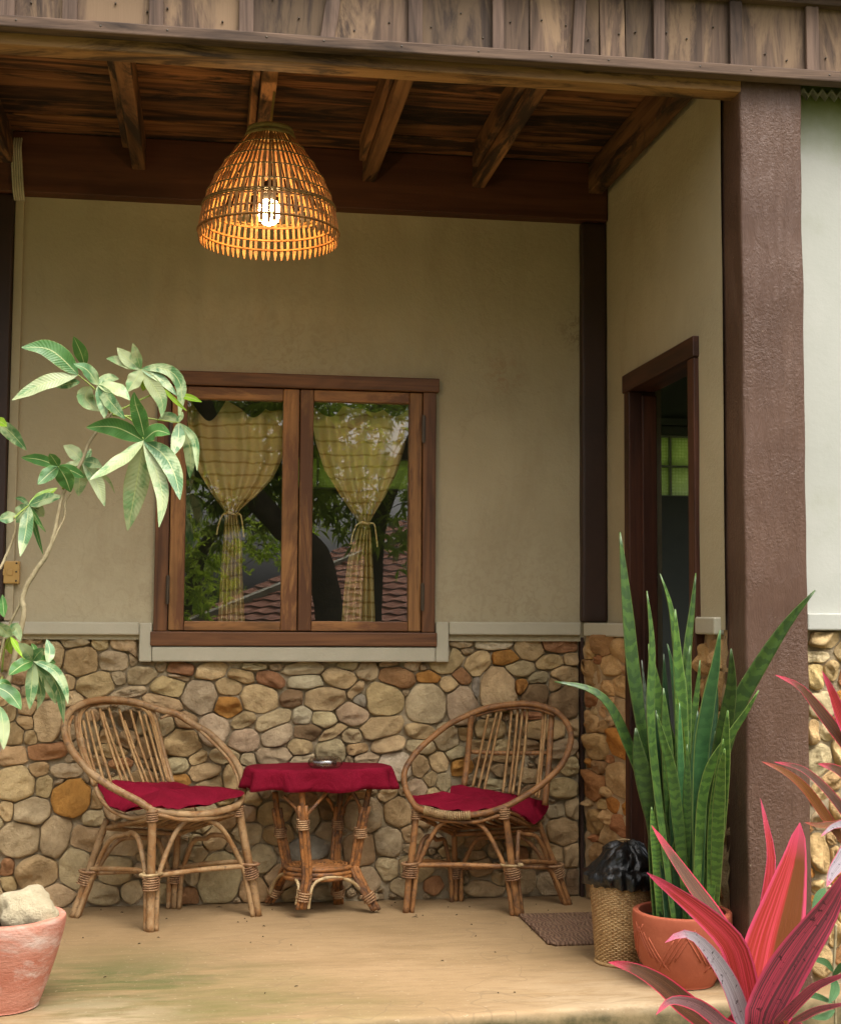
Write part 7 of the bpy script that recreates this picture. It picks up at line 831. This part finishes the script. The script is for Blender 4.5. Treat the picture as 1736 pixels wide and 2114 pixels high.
pot('weathered pinkish terracotta pot at the left edge with pale rocks',(-.562,-1.285,0.003),[(.0,.0),(.10,.0),(.112,.008),(.135,.07),(.158,.14),(.174,.20),(.179,.235),(.175,.247),(.158,.248),(.150,.24),(.145,.18)],M_terra2,.215,.148)
def rock(label,c,s,seed,group=None):
    bm=bmesh.new(); bmesh.ops.create_icosphere(bm,subdivisions=4,radius=1)
    for v in bm.verts:
        p=v.co.copy(); d=1+.35*noise.noise(p*1.1+Vector((seed,0,0)))+.12*noise.noise(p*3+Vector((0,seed,0)))+.04*noise.noise(p*8); q=p*d
        q.z=max(q.z,-.6); v.co=Vector((q.x*s[0],q.y*s[1],q.z*s[2]))+Vector(c)
    me=bpy.data.meshes.new('rock'); bm.to_mesh(me); bm.free(); me.materials.append(M_rock); me.polygons.foreach_set('use_smooth',[True]*len(me.polygons)); o=bpy.data.objects.new('rock',me); link(o); return tag(o,label,'rock',group)
rock('pale chalky rock resting on the soil of the pink pot',(-.485,-1.31,.268),(.078,.058,.066),3,'rocks in the pink pot'); rock('second paler rock behind the chalky rock, cut by the left frame edge',(-.60,-1.29,.262),(.04,.038,.036),8,'rocks in the pink pot')
# wicker waste basket
BX,BY,BH=1.322,-1.012,.268
bk=thing('wicker_basket','tall woven wicker waste basket with black liner in front of the door','basket',(BX,BY,0))
rb=lambda z_:.078+.019*z_/BH
NSK=52; rows=44
wv=MB()
for j in range(rows):
    z_=.006+j*(BH-.01)/rows
    wv.tube([(BX+(rb(z_)+.0030*math.cos(PI*(k+j)))*math.cos(2*PI*k/NSK),BY+(rb(z_)+.0030*math.cos(PI*(k+j)))*math.sin(2*PI*k/NSK),z_+.0008*math.sin(k*2.3+j)) for k in range(NSK)],.0029,5,True)
wv.build('weave',M_wicker,bk,kind='stuff')
for k in range(NSK):
    a=2*PI*k/NSK; s=MB(); s.tube([(BX+rb(z_)*math.cos(a),BY+rb(z_)*math.sin(a),z_) for z_ in(.002,BH*.5,BH)],.0028,5); s.build('stake',M_wicker,bk)
s=MB(); s.lathe([(0,.004),(.077,.004)],(BX,BY,0),32); s.tube([(BX+.082*math.cos(2*PI*k/40),BY+.082*math.sin(2*PI*k/40),.005) for k in range(40)],.006,6,True); s.build('basket_base',M_wicker,bk)
b=MB(); n=96; vs=[];fs=[]; rows_=[(.099,-.022),(.110,-.014),(.116,-.002),(.116,.014),(.108,.026),(.098,.030),(.090,.045),(.080,.064),(.066,.084),(.048,.098),(.028,.104),(.008,.10)]
for j,(r,h) in enumerate(rows_):
    for k in range(n):
        a=2*PI*k/n; px_,py_,pz_=r*math.cos(a),r*math.sin(a),h
        q_=Vector((px_*20,py_*20,pz_*26+4)); f_=(abs(noise.noise(q_))-.22)*.034+(abs(noise.noise(q_*2.3+Vector((7,0,0))))-.2)*.016
        f_+=abs(noise.noise(q_*4.7))*.010-.002
        if j<3: f_+=.006*math.sin(a*17+2*math.sin(a*3))
        hh=h+noise.noise((math.cos(a)*1.6,math.sin(a)*1.6,j*.25+9))*(.03 if j>5 else .010)
        rr=r+f_; vs.append((BX+rr*math.cos(a)+(.010 if j>6 else 0),BY+rr*math.sin(a),BH+hh))
for j in range(len(rows_)-1):
    for k in range(n): fs.append((j*n+k,j*n+(k+1)%n,(j+1)*n+(k+1)%n,(j+1)*n+k))
fs.append(tuple((len(rows_)-1)*n+k for k in range(n))); b.add(vs,fs); tag(b.build('bin_liner',M_bag),'crumpled shiny black bin liner over the wicker basket rim','bin bag')
b=MB(); b.tube([(BX+.02+.035*math.cos(t*PI/10),BY+.03,BH+.095+.018*math.sin(t*PI/10)) for t in range(11)],.0025,5); tag(b.build('plastic_tie',M_slatp),'pale yellow tie loop poking above the black bin liner','tie')
b=MB(); vs=[];fs=[]; n=40
for j in range(n+1):
    for i in range(n+1):
        x=1.142+.412*i/n; y=-.782+.474*j/n
        if i<2 and j<2: x+=.006*(2-i); y+=.006*(2-j)
        vs.append((x,y,.0115+.0015*noise.noise((x*8,y*8,0))+(-.004 if i in(0,n) or j in(0,n) else 0)))
for j in range(n):
    for i in range(n): a=j*(n+1)+i; fs.append((a,a+1,a+n+2,a+n+1))
b.add(vs,fs); o=b.build('door_mat',M_mat); sm=o.modifiers.new('s','SOLIDIFY'); sm.thickness=.009; sm.offset=-1; tag(o,'worn brown patterned rubber mat lying before the door','mat')
# ================================================================== PLANTS
FRONT=Vector((-.12,-1,.22)).normalized()
def leafmesh(spine,width,roll,kind,rnd,fold=.18,nseg=16,nac=3,wave=.0):
    pts=smoothpts(spine,6); L=[0]
    for a,b_ in zip(pts,pts[1:]): L.append(L[-1]+(b_-a).length)
    tot=L[-1]; rs=[]
    for i in range(nseg+1):
        s=tot*i/nseg; k=0
        while k<len(L)-2 and L[k+1]<s: k+=1
        t=(s-L[k])/max(1e-9,L[k+1]-L[k]); rs.append(pts[k].lerp(pts[k+1],min(1,max(0,t))))
    b=MB(); vs=[];uv=[];fs=[]; ph=rnd.uniform(0,9)
    for i,p in enumerate(rs):
        t=i/nseg; tg=(rs[min(i+1,nseg)]-rs[max(i-1,0)]).normalized()
        nrm=FRONT-tg*FRONT.dot(tg); nrm=nrm.normalized() if nrm.length>.05 else tg.orthogonal().normalized()
        wd=tg.cross(nrm).normalized(); q=Matrix.Rotation(roll,3,tg); wd=q@wd; nrm=q@nrm
        if kind=='umb': hw=width/2*max(.02,math.sin(PI*min(1,t**.85)))**.8
        elif kind=='cord':
            hw=width/2*(.085+.05*t/.2 if t<.27 else (.12+.88*math.sin(PI*min(1,(t-.23)/.77)**.85)**.95 if t<.99 else .02)); hw=min(hw,width/2)
        else:
            hw=width/2*(.55+.45*min(1,t/.45)); 
            if t>.62: hw*=max(.03,math.cos((t-.62)/.38*PI/2))**.75
        for s_ in range(-nac,nac+1):
            s=s_/nac; wob=1+.05*noise.noise((t*7,ph,s_>0))
            vv=p+wd*s*hw*wob+nrm*(hw*fold*(abs(s)**1.4)*(1.0))+nrm*wave*hw*math.sin(t*16+ph+(s>0)*1.3)*abs(s)
            vs.append(vv); uv.append(((s+1)/2,t))
    m=2*nac+1
    for i in range(nseg):
        for k in range(m-1): fs.append((i*m+k,i*m+k+1,(i+1)*m+k+1,(i+1)*m+k))
    b.add(vs,fs,uv); return b
rl=random.Random(21)
up_=thing('umbrella_plant','spindly umbrella plant with drooping pale green finger leaves at left','plant',(-.57,-1.27,.2))
for i,(pts,r0,r1) in enumerate(UMBRELLA_PLANT['stems']):
    P_=[Vector(p) for p in pts]
    if i in(0,2): P_=[Vector((-.57+.02*i,-1.27,.20)),Vector((-.64,-1.26,.45))]+P_
    P_=smoothpts(P_,5); n=len(P_); b=MB(); b.tube([p+Vector((noise.noise((k*.3,i,0)),0,noise.noise((k*.3,i,5))))*.002 for k,p in enumerate(P_)],[(r0+(r1-r0)*k/n)*(1+.12*noise.noise((k*.7,i,2))) for k in range(n)],8); b.build('stem',M_bark,up_)
for pet,ls in UMBRELLA_PLANT['leaves']:
    P_=smoothpts(pet,5); b=MB(); b.tube(P_,[.0032-.0014*k/len(P_) for k in range(len(P_))],6); lf_=b.build('leaf_stalk',M_umb['y'],up_)
    for sp_,w_,k_,ro in ls: leafmesh(sp_,w_*1.06,ro,'umb',rl,.12,14,3,.10).build('leaf',M_umb[k_],lf_)
sp_=thing('snake_plant','tall snake plant with banded sword leaves in the red terracotta pot','plant',(1.432,-1.282,.19))
for s_,w_,k_,ro in SNAKE:
    # gather every leaf foot on the soil disc
    P_=[Vector(p) for p in s_]; foot=Vector((1.432,-1.282,.188)); d_=P_[0]-foot; d_.z=0; 
    if d_.length>.10: d_=d_.normalized()*.10
    P_[0]=foot+d_+Vector((0,rl.uniform(-.05,.05),0)); 
    o=leafmesh(P_,w_*.9,ro,'snake',rl,.22,26,3,.03).build('leaf',M_snake[k_],sp_); sm=o.modifiers.new('s','SOLIDIFY'); sm.thickness=.0028
b=MB(); b.tube([(1.452+.076*math.cos(2*PI*k/32),-1.25+.07*math.sin(2*PI*k/32),.482+.012*math.cos(2*PI*k/32)) for k in range(32)],.0016,5,True); b.build('tie_wire',M_dark,sp_)
def cordyline(label,leaves,base,top,rad):
    root=thing('cordyline',label,'plant',base,'pink cordyline plants in front of the porch')
    b=MB(); b.tube(smoothpts([base,Vector(base).lerp(Vector(top),.5)+Vector((.01,0,0)),top],8),rad,8); b.build('stem',M_bark,root)
    for s_,w_,k_,ro in leaves:
        P_=[Vector(top)]+[Vector(p) for p in s_]
        o=leafmesh(P_,w_*(1.35 if k_=='g' else 1.08),ro,'cord',rl,.18 if k_!='g' else .28,26,4,.05).build('leaf',M_cord[k_],root)
bt_=Vector(CORDYLINE[0][0][0]); cordyline('large pink and bronze cordyline filling the bottom right corner',CORDYLINE,(1.00,-2.14,-.38),(.995,-2.13,-.06),.011)
cordyline('bronze leaved cordyline reaching in from the right edge beside the pillar',CORDYLINE2,(1.72,-1.93,-.38),(1.69,-1.91,.33),.010)
wd_=thing('weed','small green weed with a thin brown stem below the outer stone wall','plant',tuple(WEED['stem'][0]))
b=MB(); b.tube(smoothpts([(WEED['stem'][0][0],WEED['stem'][0][1],-.38)]+WEED['stem'],5),.004,6); b.build('stem',M_bark,wd_)
for s_,w_,k_,ro in WEED['leaves']: leafmesh(s_,w_,ro,'umb',rl,.15,10,2,.05).build('leaf',M_cord['n'],wd_)
# small dry litter on the floor
b=MB()
for k in range(48):
    x,y=random.uniform(-.6,1.5),-.03-1.35*random.random()**1.6; a=random.uniform(0,PI); l=random.uniform(.002,.006)*(2.2 if k<6 else 1)
    b.tube([(x,y,.004),(x+l*math.cos(a),y+l*math.sin(a),.0055),(x+2*l*math.cos(a+.3),y+2*l*math.sin(a+.3),.004)],[.0008,.0018,.0006],5)
tag(b.build('leaf_litter',M_soil,None,True,kind='stuff'),'tiny dry leaf crumbs scattered over the porch floor','litter')
# ================================================================== GARDEN OPPOSITE (seen reflected in the window)
random.seed(12)
def crown(name,c,r,n,mat,parent,ls=.17,lw=.042,droop=.5):
    vs=[];fs=[]
    cl=[]
    for k in range(max(6,n//90)):
        v=Vector((random.gauss(0,1),random.gauss(0,1),random.gauss(0,1))).normalized()*random.uniform(.25,1)**.5; cl.append(Vector((c[0]+v.x*r[0],c[1]+v.y*r[1],c[2]+v.z*r[2])))
    tw=MB()
    for k in range(n//9):
        c0=random.choice(cl); p0=c0+Vector((random.gauss(0,.24),random.gauss(0,.24),random.gauss(0,.2)))
        if k%3==0: tw.tube([c0,c0.lerp(p0,.5)+Vector((0,0,.03)),p0],[.010,.007,.004],4)
        ax=Vector((random.gauss(0,1),random.gauss(0,1),random.gauss(-droop,.6))).normalized()
        for q in range(9):
            d=(ax*.7+Vector((random.gauss(0,1),random.gauss(0,1),random.gauss(-.2,.8))).normalized()).normalized(); s=d.cross(Vector((random.gauss(0,1),random.gauss(0,1),random.gauss(0,1)))).normalized(); l=ls*random.uniform(.6,1.25); w_=lw*random.uniform(.7,1.25); p=p0+ax*random.uniform(-.05,.05)
            k0=len(vs); m_=p+d*l*.5+Vector((0,0,.01)); e_=p+d*l-Vector((0,0,l*.15)); vs+=[p,m_+s*w_/2,e_,m_-s*w_/2]; fs.append((k0,k0+1,k0+2,k0+3))
    tw.build('twigs',M_bark_dark,parent)
    b=MB(); b.add(vs,fs); return b.build(name,mat,parent,False)
def tree(label,trunks,crowns,base):
    root=thing('tree',label,'tree',base)
    for pts,r0,r1 in trunks:
        P_=smoothpts(pts,6); n=len(P_); b=MB(); b.tube(P_,[(r0+(r1-r0)*k/n)*(1+.1*noise.noise((k*.4,r0*9,0))) for k in range(n)],12); b.build('trunk',M_bark_dark,root)
    for c,r,n,mat in crowns: crown('crown',c,r,n,mat,root)
tree('leaning mango tree across the yard reflected in the window panes',[([(1.46,-11,-.4)]+TRUNKS[0][0],TRUNKS[0][1],TRUNKS[0][2]),TRUNKS[1]],[((-.7,-11.5,4.0),(2.0,1.3,1.35),8500,M_tree),((1.5,-11.3,4.55),(1.5,1.1,.95),4200,M_tree),((.2,-11.8,2.9),(1.1,.6,.9),3200,M_tree),((1.15,-11.1,3.3),(.6,.5,.65),1300,M_tree2),((1.45,-11.6,2.45),(.5,.4,.5),900,M_tree),((2.25,-11.9,2.3),(.45,.4,.3),600,M_tree)],(1.46,-11,-.4))
tree('pale limbed tree behind the mango tree reflected in the window',[([(-1.0,-13,-.4)]+TRUNKS[2][0],.09,.05),([(2.0,-12,-.4)]+TRUNKS[3][0],.14,.09)],[((3.6,-12.5,4.0),(1.4,1.2,1.3),2600,M_tree),((-2.6,-13.5,3.5),(1.6,1.2,1.8),2600,M_tree)],(2.0,-12,-.4))
def shrub(label,c,r,n,mat,base):
    root=thing('shrub',label,'shrub',base,'garden shrubs reflected in the window'); b=MB(); b.tube([base,(c[0],c[1],c[2]-r[2]*.4)],.05,6); b.build('stem',M_bark_dark,root); crown('foliage',c,r,n,mat,root,.13,.045,.3)
shrub('bright lime shrub at the left of the window reflection',(-.75,-12.2,1.6),(.55,.6,.9),5000,M_tree2,(-.75,-12.2,-.4))
shrub('dense green shrub reflected behind the left curtain',(-.2,-20.5,2.9),(2.4,1.0,1.5),9000,M_tree2,(-.2,-20.5,-.4))
shrub('leafy green shrub rising behind the neighbouring tiled roof',(4.2,-22.5,4.6),(2.2,1.0,1.2),6000,M_tree,(4.2,-22.5,-.4))
shrub('tall hedge shrub far left of the window reflection',(-3.0,-15,1.6),(1.8,1.0,1.5),2600,M_tree,(-3,-15,-.4))
nh=thing('neighbour_house','low house with a red clay tile roof reflected in the window','house',(3,-17,-.4))
vs=[];fs=[]; nr=26; nx=120
for j in range(nr):
    for half in(0,1):
        z_=.25+(j+half)*.105; dz=.022*(1-half); y=-15.4-(j+half)*.17
        xl=max(-.57+(z_-.94)*2.11,-2.2)+.1
        for i in range(nx+1):
            x=xl+i*.075; vs.append((x,y+dz,z_+dz+.016*math.cos(i*PI*.5)))
    a=j*2*(nx+1)
    for i in range(nx): fs.append((a+i,a+i+1,a+nx+2+i,a+nx+1+i))
b=MB(); b.add(vs,fs); o=b.build('roof_tiles',M_rooftile,nh,False,kind='stuff'); sm=o.modifiers.new('s','SOLIDIFY'); sm.thickness=.014
b=MB(); b.bar((-2.1,-15.3,.22),(4.9,-20.0,3.1),.16,.10); b.build('verge_board',M_sheet,nh,False)
b=MB(); b.box(-1.5,8,-21,-16.2,-.4,.45); b.build('wall',M_outer,nh,False)
